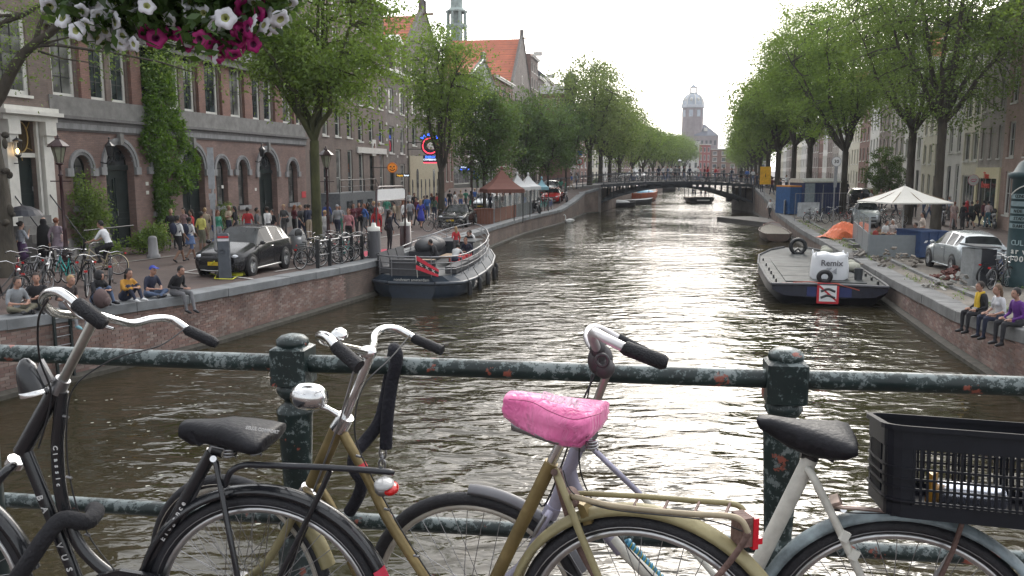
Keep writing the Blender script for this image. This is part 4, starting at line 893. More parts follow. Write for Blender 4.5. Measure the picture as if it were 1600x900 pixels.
def tree_data(seed,H,th,tr,rx,ry,cb,nl,ncl,per,lsz,sig,flat=.35,lean=0,drop=0.0,bark=None,top_pow=1.0,gap=.25):
 """H total height, th trunk height to the fork, crown from cb to H with radii rx, ry"""
 g=np.random.default_rng(seed);wood=MB()
 tp=[(lean*math.sin(t*1.4)*.5,lean*.3*t,th*t)for t in np.linspace(0,1,6)]
 wood.tube([(tp[0][0],tp[0][1],-.15)]+tp,[tr*1.45,tr*1.2,tr*1.0,tr*.93,tr*.88,tr*.85,tr*.9],12)
 top=Vector(tp[-1]);limbs=[]
 for i in range(nl):
  a=2*math.pi*i/nl+g.uniform(-.4,.4);u=g.uniform(.35,.85)if i else .12
  end=Vector((top.x+rx*u*math.cos(a),top.y+ry*u*math.sin(a),cb+(H-cb)*(1-.45*u)*g.uniform(.82,1.0)))
  mid=top.lerp(end,.45)+Vector((math.cos(a)*rx*.05,math.sin(a)*ry*.05,-(H-th)*.02))+Vector(g.normal(size=3)*.25)
  pts=[]
  for t in np.linspace(0,1,9):
   p=top*(1-t)**2+mid*2*t*(1-t)+end*t*t+Vector(g.normal(size=3)*.10*(1 if 0<t<1 else 0));pts.append(p)
  r0=tr*(.5 if i else .68);wood.tube(pts,[r0*(1-t)**.8+.02 for t in np.linspace(0,1,9)],7);limbs.append(pts)
 allp=[p for l in limbs for p in l[2:]];AP=np.array([tuple(p)for p in allp])
 cz=(cb+H)/2;rz=(H-cb)/2;cs=[];tries=0;ctr=np.array([top.x,top.y,cz])
 lob=g.normal(size=(9,3));lob/=np.linalg.norm(lob,axis=1,keepdims=True)
 lr=g.uniform(.55,1.15,9)
 while len(cs)<ncl and tries<ncl*30:
  tries+=1;d=g.normal(size=3);d/=np.linalg.norm(d);k=lr[np.argmax(lob@d)];rad=g.uniform(.25,1)**.55
  zz_=d[2]*rad;p=ctr+d*rad*k*np.array([rx,ry,rz])
  if zz_<0:p[0:2]=ctr[0:2]+(p[0:2]-ctr[0:2])*(1-.25*zz_*zz_)
  if math.sin(p[0]*1.7+seed)*math.sin(p[1]*1.9+1)*math.sin(p[2]*1.6+seed*2)>1-gap*2.2:continue
  cs.append(p)
 cs=np.array(cs)
 for i,c in enumerate(cs):
  if i%2==0:
   j=np.argmin(((AP-c)**2).sum(1));q=Vector(AP[j]);e=Vector(c);md=q.lerp(e,.5)+Vector((0,0,.15));wood.tube([q,md,e],[.045,.028,.01],4,caps=False)
 if drop:cs[:,2]-=0
 V,Fq=leaves(cs,np.full(len(cs),sig)*g.uniform(.7,1.3,len(cs)),per,lsz,flat,seed)
 return wood.mesh('trunk',bark or BARK),V,Fq
TREES={}
def make_tree(kind,label,loc,rz=0.0,s=1.0,group=None,name='elm_tree'):
 tm,cm=TREES[kind]
 root=thing(name,label,'tree',loc,rz,group,s);link_mesh('trunk',tm,root);link_mesh('crown',cm,root);return root
def defkind(kind,leafm,**k):
 tm,V,Fq=tree_data(**k);TREES[kind]=(tm,np_mesh('crown',V,Fq,leafm))
defkind('L1',LEAF_A,seed=3,H=14.2,th=4.7,tr=.215,rx=4.9,ry=4.0,cb=3.9,nl=8,ncl=480,per=75,lsz=.085,sig=.60,flat=.24,bark=BARK_M,gap=.36)
defkind('L2',LEAF_A,seed=8,H=13.8,th=3.4,tr=.26,rx=3.1,ry=3.0,cb=5.0,nl=7,ncl=250,per=70,lsz=.095,sig=.6,flat=.3,gap=.3)
defkind('D1',LEAF_B,seed=11,H=9.4,th=2.6,tr=.14,rx=3.0,ry=3.0,cb=2.6,nl=5,ncl=230,per=48,lsz=.12,sig=.45,flat=.5,gap=.2)
defkind('F1',LEAF_C,seed=14,H=14.5,th=4.0,tr=.3,rx=4.8,ry=4.8,cb=3.6,nl=6,ncl=270,per=46,lsz=.15,sig=.75,flat=.35,gap=.28)
defkind('F2',LEAF_D,seed=17,H=12.5,th=3.6,tr=.28,rx=4.9,ry=4.9,cb=3.4,nl=6,ncl=270,per=44,lsz=.155,sig=.8,flat=.4,gap=.25)
defkind('R1',LEAF_D,seed=23,H=20.5,th=6.6,tr=.30,rx=6.8,ry=6.2,cb=6.7,nl=9,ncl=500,per=62,lsz=.095,sig=.75,flat=.26,gap=.36)
defkind('R2',LEAF_A,seed=29,H=19.0,th=5.0,tr=.28,rx=5.9,ry=6.0,cb=4.5,nl=8,ncl=500,per=60,lsz=.11,sig=.75,flat=.28,gap=.34)
p=gl(497,396);make_tree('L1','elm with mossy trunk behind the parked bicycles, bright green crown',p,.4)
p=gl(690,344);make_tree('L2','thin open elm in front of the round neon sign',p,1.0)
p=gl(757,338);make_tree('D1','slim tree beside the brown canopy',p,.2,1.12,name='lime_tree')
p=gl(822,318);make_tree('D1','dense dark tree behind the white canopies',p,1.9,1.12,name='lime_tree')
p=gl(856,312);make_tree('D1','dark round tree beside the red parked car',p,3.1,1.0,name='lime_tree')
p=gl(884,300);make_tree('D1','last dark tree before the far bridge on the left',p,4.4,1.0,name='lime_tree')
GRP='elms lining the canal beyond the bridge'
lab=['tall pale elm at the left end of the far bridge','pale elm just right of the tallest one at the far bridge','leaning pale elm over the far bridge abutment','olive elm behind the far bridge, left bank']
for i,(px,Y,k,sc)in enumerate(((925,96,'F1',1.02),(958,104,'F1',1.03),(985,112,'F2',1.0),(1010,122,'F1',.93),(1020,138,'F2',1.0),(1040,155,'F2',.98),(1050,175,'F2',1.0),(1062,200,'F2',1.02),(1068,230,'F2',1.1),(1076,262,'F2',1.2),(1082,300,'F2',1.2))):
 make_tree(k,lab[i]if i<4 else '%s elm along the left bank past the far bridge'%ordn[i],(min((px-800)/F*Y,qlx(Y)-1.5),Y,zl(Y)),i*1.3,sc,GRP)
def old_elm():
 p=gl(1,432);root=thing('elm_tree','old knobbly elm trunk at left edge with long dark boughs','tree',p)
 Y=p.y;m=MB();W=lambda px,py,dy=0:atY(px,py,Y+dy)-p;g=np.random.default_rng(5)
 tr=[Vector((0,0,-.2)),Vector((.0,0,.4)),Vector((-.05,0,1.4)),Vector((.0,0,2.6)),Vector((-.12,0,4)),Vector((-.5,.1,5.4)),Vector((-.9,.2,7))]
 m.tube(tr,[.72,.6,.52,.48,.44,.38,.3],14)
 for k in range(26):a=g.uniform(0,6.28);z=g.uniform(.4,4.5);m.ell((.48*math.cos(a),.48*math.sin(a),z),(.11*g.uniform(.6,1.5),.11,.14*g.uniform(.6,1.4)),7,5)
 B=[]
 def bough(pts,r0,r1):q=[W(*a)for a in pts];m.tube(q,list(np.linspace(r0,r1,len(q))),8);B.append(q)
 bough([(-14,170),(0,150),(18,112),(35,85),(55,68),(78,52),(105,26),(120,8),(140,-25)],.2,.08)
 bough([(55,68),(62,40),(72,15),(80,-20)],.09,.04);bough([(-10,45),(12,32),(40,22),(66,5),(95,-20)],.10,.05)
 bough([(-5,25),(30,23),(60,12)],.06,.03)
 bough([(58,72),(85,70),(130,76),(190,85),(250,97),(300,112)],.06,.02);bough([(60,80),(100,92),(150,99)],.04,.012);bough([(60,70),(100,60),(150,48)],.045,.012)
 bough([(150,78),(210,60),(260,55)],.03,.01)
 m.obj('trunk',BARK,root)
 cs=[]
 for q in B:
  for a in q[2:]:
   for _ in range(3):cs.append(np.array(a)+g.normal(size=3)*np.array([.55,.8,.35]))
 for(px,py,n,sp_)in((20,60,16,.9),(60,30,14,.8),(10,130,6,.35),(25,20,10,.7),(250,80,10,.6),(300,95,12,.6),(330,110,8,.5),(230,60,8,.5),(100,50,6,.5)):
  c=np.array(W(px,py,.4))
  for _ in range(n):cs.append(c+g.normal(size=3)*sp_*np.array([1,1,.5]))
 V,Fq=leaves(np.array(cs),np.full(len(cs),.32),26,.055,.5,4);link_mesh('crown',np_mesh('crown',V,Fq,LEAF_D),root)
old_elm()
for px,py,k,rz,sc,lb in((1461,362,'R1',.3,1.0,'tall forked elm behind the silver car on the right bank'),(1417,350,'R1',2.2,.95,'elm trunk standing right behind the big parasol'),(1316,334,'R2',1.0,1.0,'elm beside the blue site cabin on the right bank'),(1262,318,'R2',3.0,1.0,'elm left of the blue cabin, right bank'),(1238,306,'R2',4.0,.98,'elm behind the blue containers, right bank'),(1214,298,'F2',5.0,1.1,'elm near the far bridge on the right bank'),(1580,420,'R1',4.2,.96,'nearest elm on the right bank, mostly above the frame')):
 p=gr(px,py)
 if lb.startswith('nearest'):p=Vector((24.5,30,zr(30)))
 make_tree(k,lb,p,rz,sc)
for i,(px,Y,sc)in enumerate(((1196,104,1.15),(1178,118,1.1),(1170,135,1.1),(1160,155,1.05),(1153,178,1.0),(1148,205,1.0),(1142,235,1.0),(1138,270,1.05),(1134,305,1.1))):
 make_tree('F2','%s elm along the right bank past the far bridge'%ordn[i],(max((px-800)/F*Y,qrx(Y)+1.5),Y,zr(Y)),i*2.1,sc,GRP)
def vine():
 P0,P1=fL.p0,fL.p1;env=[(62,240,262),(100,224,266),(150,228,272),(200,222,286),(228,219,300),(255,232,311),(270,244,304),(285,240,312),(292,240,305),(305,243,272),(345,243,268),(365,238,275)]
 b=onp(255,386,P0,P1);root=thing('climbing_vine','bright green climber growing up the arcaded brick front','climbing plant',(b.x,b.y,1.45));g=np.random.default_rng(2);cs=[]
 ys=[e[0]for e in env]
 for _ in range(620):
  py=g.uniform(62,366);a=np.interp(py,ys,[e[1]for e in env]);c=np.interp(py,ys,[e[2]for e in env]);w_=1
  u=g.uniform(0,1);px=a+(c-a)*u;thick=.12+.35*math.sin(math.pi*u)*min(1,(c-a)/60)
  if py>300 and g.random()<.5:continue
  q=onp(px,py,P0,P1,g.uniform(.05,thick));cs.append(np.array(q-Vector(root.location)))
 V,Fq=leaves(np.array(cs),np.full(len(cs),.125),46,.07,.75,6);link_mesh('foliage',np_mesh('foliage',V,Fq,IVY),root)
 m=MB();pts=[onp(px,py,P0,P1,.06)for px,py in((255,386),(252,350),(250,310),(252,260),(250,200),(246,130),(250,70))];m.tube(pts,[.08,.07,.06,.05,.05,.04,.02],7);m.obj('stem',BARK,root,True)
vine()
def bush(label,px,py,w_,h_,mat,seed,n=60,zf=gl,pot=False,name='shrub',dens=40,lsz=.06):
 p=zf(px,py);root=thing(name,label,'plant',p);g=np.random.default_rng(seed);cs=[]
 for _ in range(n):d=g.normal(size=3);d/=np.linalg.norm(d);r=g.uniform(.2,1)**.5;cs.append(np.array([d[0]*r*w_,d[1]*r*w_*.6,h_*.55+d[2]*r*h_*.45+(.35 if pot else 0)]))
 V,Fq=leaves(np.array(cs),np.full(n,.16),dens,lsz,.7,seed);link_mesh('foliage',np_mesh('foliage',V,Fq,mat),root)
 m=MB()
 for k in range(5):c=Vector(cs[k]);m.tube([(0,0,0),c*.5+Vector((0,0,.1)),c],[.03,.02,.01],5)
 m.obj('stem',BARK,root)
 if pot:m=MB();m.lathe([(.18,0),(.24,.4),(.27,.4),(.27,.46),(.2,.46),(.2,.4)],n=12,caps=True);m.obj('pot',STONE,root)
 return root
bush('tall airy shrub in front of the leftmost arched window',131,403,1.15,3.3,LEAF_D,3,150)
bush('low green plant left of the first tall door',172,399,.5,.6,LEAF_A,4,20)
bush('bushy plant at the foot of the climbing vine',243,394,.65,1.2,LEAF_D,5,45)
bush('low plants beside the stone bollard',225,396,.5,.8,LEAF_A,6,30)
bush('reddish shrub behind the walking tourists',345,370,.95,1.9,LEAF_D,7,60)
bush('potted bush beside the arched window on the street',362,362,.7,1.2,LEAF_A,8,40,pot=True)
bush('green bush on the far bridge corner, left bank',930,292,1.3,1.6,LEAF_B,9,50,lsz=.1)
bush('ivy covered shop corner tree behind the big parasol',1378,322,1.9,5.2,LEAF_B,10,170,zf=gr,lsz=.09)
bush('flowering bushes before the cream house, right bank',1352,322,1.3,1.3,LEAF_C,12,50,zf=gr,lsz=.08)
# ================================================================ PEOPLE
def seg_d(P,a,b):
 ab=b-a;t=np.clip(((P-a)@ab)/max(1e-9,ab@ab),0,1);return np.linalg.norm(P-(a+t[:,None]*ab),axis=1)
def joints(kind):
 J=dict(pel=(0,0,.98),che=(0,0,1.32),nek=(0,0,1.5),hed=(.025,0,1.655))
 st=lambda s:dict(hip=(0,.09*s,.93),kne=(.02,.10*s,.50),ank=(-.02,.10*s,.09),toe=(.14,.13*s,.035),sho=(0,.175*s,1.44),elb=(-.04,.235*s,1.15),wri=(.05,.235*s,.90),han=(.08,.23*s,.81))
 L,Rr=st(1),st(-1)
 if kind=='walk':
  L.update(kne=(.17,.09,.52),ank=(.27,.09,.11),toe=(.43,.1,.10),elb=(-.12,.23,1.17),wri=(-.10,.23,.92),han=(-.09,.22,.83))
  Rr.update(kne=(-.02,-.09,.5),ank=(-.30,-.09,.17),toe=(-.20,-.1,.05),elb=(.03,-.24,1.16),wri=(.20,-.22,.97),han=(.26,-.21,.90))
 if kind=='phone':
  L.update(elb=(.0,.24,1.18),wri=(.22,.07,1.22),han=(.29,.04,1.26));Rr.update(elb=(.0,-.24,1.18),wri=(.22,-.07,1.2),han=(.29,-.03,1.25));J['hed']=(.06,0,1.64)
 if kind=='umbrella':
  Rr.update(elb=(.08,-.24,1.2),wri=(.2,-.12,1.38),han=(.22,-.1,1.46))
 if kind=='bagarm':
  L.update(elb=(-.05,.25,1.17),wri=(.14,.16,1.12),han=(.2,.1,1.14))
 if kind.startswith('sit'):
  J=dict(pel=(0,0,.12),che=(.04,0,.42),nek=(.08,0,.60),hed=(.13,0,.755))
  a=lambda s:dict(hip=(.02,.09*s,.10),kne=(.43,.13*s,.09),ank=(.44,.12*s,-.34),toe=(.58,.13*s,-.39),sho=(.07,.175*s,.545),elb=(.06,.25*s,.27),wri=(.26,.16*s,.19),han=(.34,.12*s,.19))
  L,Rr=a(1),a(-1)
  if kind=='sit_knees':
   J.update(che=(.08,0,.40),nek=(.15,0,.56),hed=(.22,0,.70))
   for D,s in((L,1),(Rr,-1)):D.update(kne=(.33,.13*s,.40),ank=(.50,.10*s,.09),toe=(.66,.12*s,.04),sho=(.13,.17*s,.51),elb=(.26,.22*s,.33),wri=(.42,.09*s,.36),han=(.47,.03*s,.37))
  if kind=='sit_cross':
   J.update(che=(.07,0,.40),nek=(.13,0,.57),hed=(.20,0,.71))
   for D,s in((L,1),(Rr,-1)):D.update(kne=(.30,.30*s,.16),ank=(.40,-.02*s,.08),toe=(.46,-.14*s,.06),sho=(.11,.17*s,.52),elb=(.16,.25*s,.27),wri=(.32,.10*s,.24),han=(.38,.05*s,.25))
  if kind=='sit_edge2':
   J.update(che=(.09,0,.40),nek=(.18,0,.56),hed=(.27,0,.68))
   for D,s in((L,1),(Rr,-1)):D.update(ank=(.52+.06*s,.08*s,-.33),toe=(.66+.06*s,.07*s,-.41),sho=(.15,.17*s,.51),wri=(.38,.07*s,.22),han=(.46,.03*s,.23))
  if kind=='sit_lean':
   J.update(che=(.20,0,.36),nek=(.36,0,.48),hed=(.48,0,.55))
   for D,s in((L,1),(Rr,-1)):D.update(sho=(.30,.17*s,.43),elb=(.46,.22*s,.22),wri=(.66,.14*s,.20),han=(.75,.11*s,.18))
  if kind=='sit_one':
   L.update(kne=(.34,.14,.38),ank=(.52,.10,.06),toe=(.68,.1,.03));Rr.update(kne=(.42,-.2,.12),ank=(.60,-.1,.06),toe=(.72,-.12,.12));L.update(wri=(.32,.05,.36),han=(.38,.0,.38));Rr.update(wri=(.32,-.02,.32),han=(.38,.05,.35))
 if kind=='ride':
  J=dict(pel=(-.16,0,1.0),che=(-.03,0,1.32),nek=(.04,0,1.5),hed=(.10,0,1.65))
  L.update(hip=(-.14,.09,.96),kne=(.24,.10,.86),ank=(.12,.10,.48),toe=(.27,.11,.44),sho=(.02,.175,1.44),elb=(.16,.24,1.2),wri=(.36,.24,1.1),han=(.44,.24,1.1))
  Rr.update(hip=(-.14,-.09,.96),kne=(.10,-.10,.62),ank=(-.04,-.10,.22),toe=(.11,-.11,.17),sho=(.02,-.175,1.44),elb=(.16,-.24,1.2),wri=(.36,-.24,1.1),han=(.44,-.24,1.1))
 return J,L,Rr
BODY={}
def body_mesh(kind,female=False):
 k=(kind,female)
 if k in BODY:return BODY[k]
 J,L,Rr=joints(kind);m=MB();V_=Vector;bones=[]
 def limb(pts,rr,reg,n=10):
  m.tube(pts,rr,n);[m.ell(p,(r*1.0,)*3,8,6)for p,r in zip(pts,rr)]
  for a,b_ in zip(pts[:-1],pts[1:]):bones.append((np.array(a,float),np.array(b_,float),reg,max(rr)))
 pel,che,nek,hed=(V_(J[x])for x in('pel','che','nek','hed'));ax=(nek-pel).normalized()
 sw=.92 if female else 1.0
 def oval(c,r,z_):
  q=ax.to_track_quat('Z','X').to_matrix();fx=q@V_((1,0,0));
  u=V_((0,1,0));v=u.cross(ax).normalized();rot=Matrix((v,u,ax)).transposed();m.ell(c,(r[0],r[1],z_),12,8,rot=rot)
 oval(pel+ax*.02,(.115,.165*(1.03 if female else .97)),.15);oval(pel.lerp(che,.5),(.10,.135*sw),.19);oval(che,(.12,.165*sw),.2);oval(che+(nek-che)*.45,(.095,.17*sw),.11)
 if female:m.ell(che+V_((.085,.07,.0)),(.055,.06,.06),8,6);m.ell(che+V_((.085,-.07,.0)),(.055,.06,.06),8,6)
 bones.append((np.array(pel+ax*.06),np.array(che+ax*.12),1,.15));bones.append((np.array(pel),np.array(pel+ax*.01),3,.17))
 limb([nek-ax*.07,nek+ax*.03,hed-V_((.01,0,.06))],[.062,.052,.05],0)
 m.ell(hed+V_((-.01,0,.025)),(.094,.075,.10),14,10);m.ell(hed+V_((.025,0,-.045)),(.066,.055,.075),12,8)
 m.ell(hed+V_((.098,0,-.012)),(.018,.013,.024),6,5);m.ell(hed+V_((.085,0,-.055)),(.018,.026,.012),6,5);m.ell(hed+V_((.085,0,.03)),(.012,.05,.012),6,5)
 for s in(-1,1):m.ell(hed+V_((-.01,.078*s,-.005)),(.022,.012,.034),6,5)
 bones.append((np.array(hed+V_((0,0,-.05))),np.array(hed+V_((0,0,.06))),0,.1))
 for D in(L,Rr):
  D={a:V_(b_)for a,b_ in D.items()};s=1 if D['hip'].y>0 else-1
  limb([D['hip'],D['hip'].lerp(D['kne'],.5),D['kne']],[.092,.078,.058],3);limb([D['kne'],D['kne'].lerp(D['ank'],.3),D['ank']],[.056,.056,.036],4)
  heel=D['ank']+(D['ank']-D['toe']).normalized()*.03+V_((0,0,-.035));limb([heel,heel.lerp(D['toe'],.6),D['toe']],[.042,.043,.032],5);bones.append((np.array(D['ank']-V_((0,0,.03))),np.array(D['ank']-V_((0,0,.02))),5,.04))
  limb([D['sho']+V_((0,-.03*s,0)),D['sho'].lerp(D['elb'],.3),D['elb']],[.058,.052,.040],1);bones[-1]=(bones[-1][0],bones[-1][1],1,.05)
  limb([D['elb'],D['elb'].lerp(D['wri'],.3),D['wri']],[.038,.037,.025],2)
  limb([D['wri'],D['wri'].lerp(D['han'],.6),D['han']],[.024,.032,.026],0)
 me=m.mesh('tmp',[]);o=bpy.data.objects.new('tmp',me);C.objects.link(o)
 rm=o.modifiers.new('r','REMESH');rm.mode='VOXEL';rm.voxel_size=.021;rm.use_smooth_shade=True
 sm=o.modifiers.new('s','SMOOTH');sm.factor=.5;sm.iterations=3
 dg=bpy.context.evaluated_depsgraph_get();dg.update();out=bpy.data.meshes.new_from_object(o.evaluated_get(dg));bpy.data.objects.remove(o)
 n=len(out.vertices);co=np.zeros(n*3);out.vertices.foreach_get('co',co);co=co.reshape(-1,3)
 F=[tuple(p.vertices)for p in out.polygons];V=[tuple(c)for c in co]
 fc=np.array([co[list(f)].mean(0)for f in F]);D=np.stack([seg_d(fc,a,b_)-r_*.35 for a,b_,g,r_ in bones],1);reg=np.array([b_[2]for b_ in bones])[D.argmin(1)]
 m2=MB();m2.v=V;m2.f=F;m2.m=[int(x)for x in reg];m2.s=[True]*len(F)
 for D_ in(L,Rr):
  w_,h_=V_(D_['wri']),V_(D_['han']);d=(h_-w_).normalized();sd=d.cross(V_((0,0,1))if abs(d.z)<.8 else V_((1,0,0))).normalized();dn=sd.cross(d);dn=dn if dn.z<0 else-dn
  for q,(off,ln)in enumerate(((-.024,.060),(-.008,.072),(.008,.068),(.022,.052))):
   b0=h_+sd*off;m2.tube([b0-d*.01,b0+d*ln*.5+dn*.008,b0+d*ln+dn*.03],[.0095,.009,.007],5,mi=0)
  b0=w_.lerp(h_,.45);sg=1 if h_.y<0 else-1;m2.tube([b0+sd*.018*sg,b0+sd*.045*sg+d*.02,b0+sd*.05*sg+d*.055+dn*.01],[.012,.010,.008],5,mi=0)
 me=m2.mesh('person',[M((.5,.5,.5))]*6);BODY[k]=(me,J,L,Rr);return BODY[k]
SK=[(.36,.2,.145),(.42,.255,.19),(.22,.125,.085),(.10,.055,.04)]
cl=lambda c:M(c,.85,var=.16,scale=9,bump=.25,bs=14,name='cloth')
BK,NV,GY,LG,WH,RD,BL,JN,MR,YL,PK,OR_,TN,GR,KH=(.014,.014,.017),(.02,.025,.05),(.09,.09,.095),(.26,.265,.28),(.6,.6,.6),(.42,.03,.035),(.05,.12,.35),(.07,.10,.17),(.10,.02,.03),(.55,.52,.14),(.45,.2,.22),(.6,.2,.03),(.33,.27,.2),(.05,.22,.15),(.13,.12,.085)
HB,HD,HL,HG,HR=(.025,.016,.012),(.012,.010,.010),(.30,.2,.10),(.4,.38,.36),(.16,.05,.02)
HAIRC={}
def person(loc,deg,pose='stand',top=GY,bot=NV,hair=('short',HB),sleeve='short',legs='long',skin=0,shoe=BK,fem=False,s=1.0,label='',group=None,extras=(),face=False):
 me,J,L,Rr=body_mesh(pose,fem);root=thing('person',label,'person',loc,R(deg),group,s)
 o=link_mesh('body',me,root);skm=M(SK[skin],.55,var=.08,name='skin');tm=cl(top);bm_=cl(bot)
 mats=[skm,tm,tm if sleeve=='long' else skm,bm_,bm_ if legs=='long' else skm,M(shoe,.6,name='shoe')]
 if legs=='bare':mats[3]=skm if False else bm_
 for i,mt in enumerate(mats):o.material_slots[i].link='OBJECT';o.material_slots[i].material=mt
 hed=Vector(J['hed']);kind,hc=hair;hm=M(hc,.7,var=.35,scale=25,bump=.5,name='hair');key=(kind,tuple(J['hed']))
 if kind and key not in HAIRC:
  m=MB();R0=[]
  n,k=14,8
  for i in range(k+1):
   a=math.pi/2*(1-i/k*(1.45 if kind!='cap' else 1.0));ring=[]
   for j in range(n):
    t=2*math.pi*j/n;fr=math.cos(t);aa=max(a,(.30 if kind!='long' else .32)*fr if fr>.2 else-2)
    aa=max(a,.52)if fr>.45 else a
    rr=1.0;ring.append(hed+Vector((-.014+.104*math.cos(aa)*fr,.087*math.cos(aa)*math.sin(t),.03+.112*math.sin(aa))))
   R0.append(ring)
  m.rings(R0[::-1],True,False)
  if kind in('long','scarf'):m.tube([hed+Vector((-.05,0,.05)),hed+Vector((-.085,0,-.06)),hed+Vector((-.09,0,-.2)),hed+Vector((-.10,0,-.34))],[.075,.085,.08,.03],10,flat=.6,up=(1,0,0))
  if kind=='bun':m.ell(hed+Vector((-.12,0,.06)),(.045,.045,.045))
  if kind=='hood':m.ell(hed+Vector((-.03,0,.0)),(.12,.115,.15),12,9);m.tube([hed+Vector((-.05,0,-.1)),hed+Vector((-.06,0,-.17))],[.12,.13],10)
  if kind=='cap':m.prism([hed+Vector(p)for p in((.06,-.07,.075),(.17,-.05,.055),(.19,0,.055),(.17,.05,.055),(.06,.07,.075))],(0,0,.012))
  HAIRC[key]=m.mesh('cap' if kind=='cap' else 'hood' if kind=='hood' else 'hair',hm)
 if kind:
  ho=link_mesh(HAIRC[key].name.split('.')[0],HAIRC[key],root);ho.material_slots[0].link='OBJECT';ho.material_slots[0].material=hm
 if face:
  for sgn in(-1,1):
   m=MB();m.ell(hed+Vector((.078,.032*sgn,.008)),(.012,.014,.008),8,6);m.obj('eye',M((.03,.02,.018),.3,name='eye'),root)
 for e in extras:
  if e=='backpack':m=MB();m.ell(Vector(J['che'])+Vector((-.2,0,-.02)),(.11,.16,.23),12,8);[m.tube([Vector(J['che'])+Vector((-.12,.1*q,.15)),Vector(J['che'])+Vector((.06,.12*q,.19)),Vector(J['che'])+Vector((.12,.13*q,0)),Vector(J['che'])+Vector((-.08,.16*q,-.15))],.02,5)for q in(-1,1)];m.obj('backpack',cl(NV),root)
  if e=='shoulder_bag':m=MB();c=Vector(J['pel'])+Vector((.0,.22,.0));m.ell(c,(.13,.05,.12),10,7);m.tube([c+Vector((0,0,.1)),Vector(J['che']),Vector(J['nek'])+Vector((0,-.09,-.04))],.012,5);m.obj('shoulder_bag',cl(BK),root)
  if e=='pink_bag':m=MB();m.box(Vector(J['pel'])+Vector((-.02,-.25,.1)),(.2,.07,.24));m.tube([Vector(J['pel'])+Vector((-.02,-.25,.22)),Vector(J['nek'])+Vector((-.03,-.17,-.04))],.01,5);m.obj('handbag',cl((.6,.42,.40)),root)
  if isinstance(e,tuple)and e[0]=='skirt':
   m=MB();c=Vector(J['pel']);m.lathe([(.125,c.z+.12),(.17,c.z),(.21,c.z-.25),(.25,c.z-e[2]),(.245,c.z-e[2])],(c.x,0,0),14);m.v=[(p[0]*.85,p[1],p[2])for p in m.v];m.obj('skirt',cl(e[1]),root)
  if isinstance(e,tuple)and e[0]=='robe':
   m=MB();m.lathe([(.0,1.76),(.09,1.72),(.12,1.62),(.11,1.52),(.23,1.42),(.27,1.1),(.29,.6),(.33,.04),(.30,.04)],(0,0,0),16);m.v=[(p[0]*.8,p[1],p[2])for p in m.v];m.obj('robe',cl(e[1]),root)
  if isinstance(e,tuple)and e[0]=='scarf':
   m=MB();n_=Vector(J['nek']);c=Vector(J['che']);m.tube([n_+Vector((-.05,.06,.02)),n_+Vector((.07,.05,-.02)),c+Vector((.13,.04,0)),Vector(J['pel'])+Vector((.16,.04,.12))],[.03,.04,.045,.05],7);m.tube([n_+Vector((-.05,-.06,.02)),n_+Vector((.07,-.05,-.02)),c+Vector((.13,-.04,0)),Vector(J['pel'])+Vector((.16,-.04,.12))],[.03,.04,.045,.05],7);m.obj('scarf',cl(e[1]),root)
 return root
def P_(px,py,*a,zf=gl,**k):return person(zf(px,py),*a,**k)
def EDGE(side,Y,back=.12,dz=0.0):
 x=qlx(Y)if side<0 else qrx(Y);t=Vector(((qlx if side<0 else qrx)(Y+1)-(qlx if side<0 else qrx)(Y-1),2)).normalized();n=Vector((t.y,-t.x))*(1 if side<0 else-1)
 q=Vector((x,Y))-n*back;return Vector((q.x,q.y,(zl if side<0 else zr)(Y)+dz)),math.degrees(math.atan2(n.y,n.x))
def yq(px,side=-1):
 ys=np.linspace(14,60,900);f=qlx if side<0 else qrx;pxs=np.array([800+F*f(y)/y for y in ys]);return float(ys[np.argmin(abs(pxs-px))])
SG='people sitting along the left quay edge'
for px,pose,kw,back in((38,'sit_cross',dict(top=(.22,.235,.25),bot=KH,hair=('short',HB),label='man in light grey T-shirt and olive shorts looking at his phone, leftmost on the quay'),.55),(74,'sit_one',dict(top=BK,bot=GY,hair=('short',HB),label='bearded man in black T-shirt turned sideways on the quay',legs='short'),.55),(103,'sit_edge2',dict(top=(.05,.04,.04),bot=LG,hair=('short',HL),label='blond man in dark T-shirt with pale blue sneakers on the quay',shoe=(.2,.4,.45)),.25),(163,'sit_knees',dict(top=BK,bot=JN,hair=('hood',BK),sleeve='long',label='hunched figure in black hooded jacket on the quay'),.45),(204,'sit_knees',dict(top=(.42,.21,.03),bot=NV,hair=('long',HD),sleeve='long',fem=True,label='woman in mustard sweater and cap hugging her knees',shoe=WH),.35),(244,'sit_cross',dict(top=NV,bot=JN,hair=('cap',(.03,.05,.3)),label='man with bright blue cap and navy T-shirt cross-legged on the quay'),.40),(272,'sit_edge2',dict(top=BK,bot=(.16,.16,.17),hair=('short',HD),sleeve='long',label='man in black jacket with grey jeans dangling over the quay edge'),.10)):
 p,d=EDGE(-1,yq(px),back);person(p,d+(0 if px!=74 else-35),pose,face=True,group=SG,**kw)
 if px==163:
  q=p+Vector((.35,-.45,0));rk=thing('rucksack','brown grey rucksack standing before the hooded figure on the quay','backpack',q);m=MB();m.ell((0,0,.2),(.17,.2,.24),14,9);m.ell((.13,0,.13),(.08,.13,.12),10,7);m.obj('bag',cl((.09,.06,.06)),rk);m=MB();m.tube([(-.1,-.08,.4),(-.2,-.1,.25),(-.12,-.1,.05)],.018,5);m.obj('strap',cl(BK),rk)
RS='people sitting on the right quay edge'
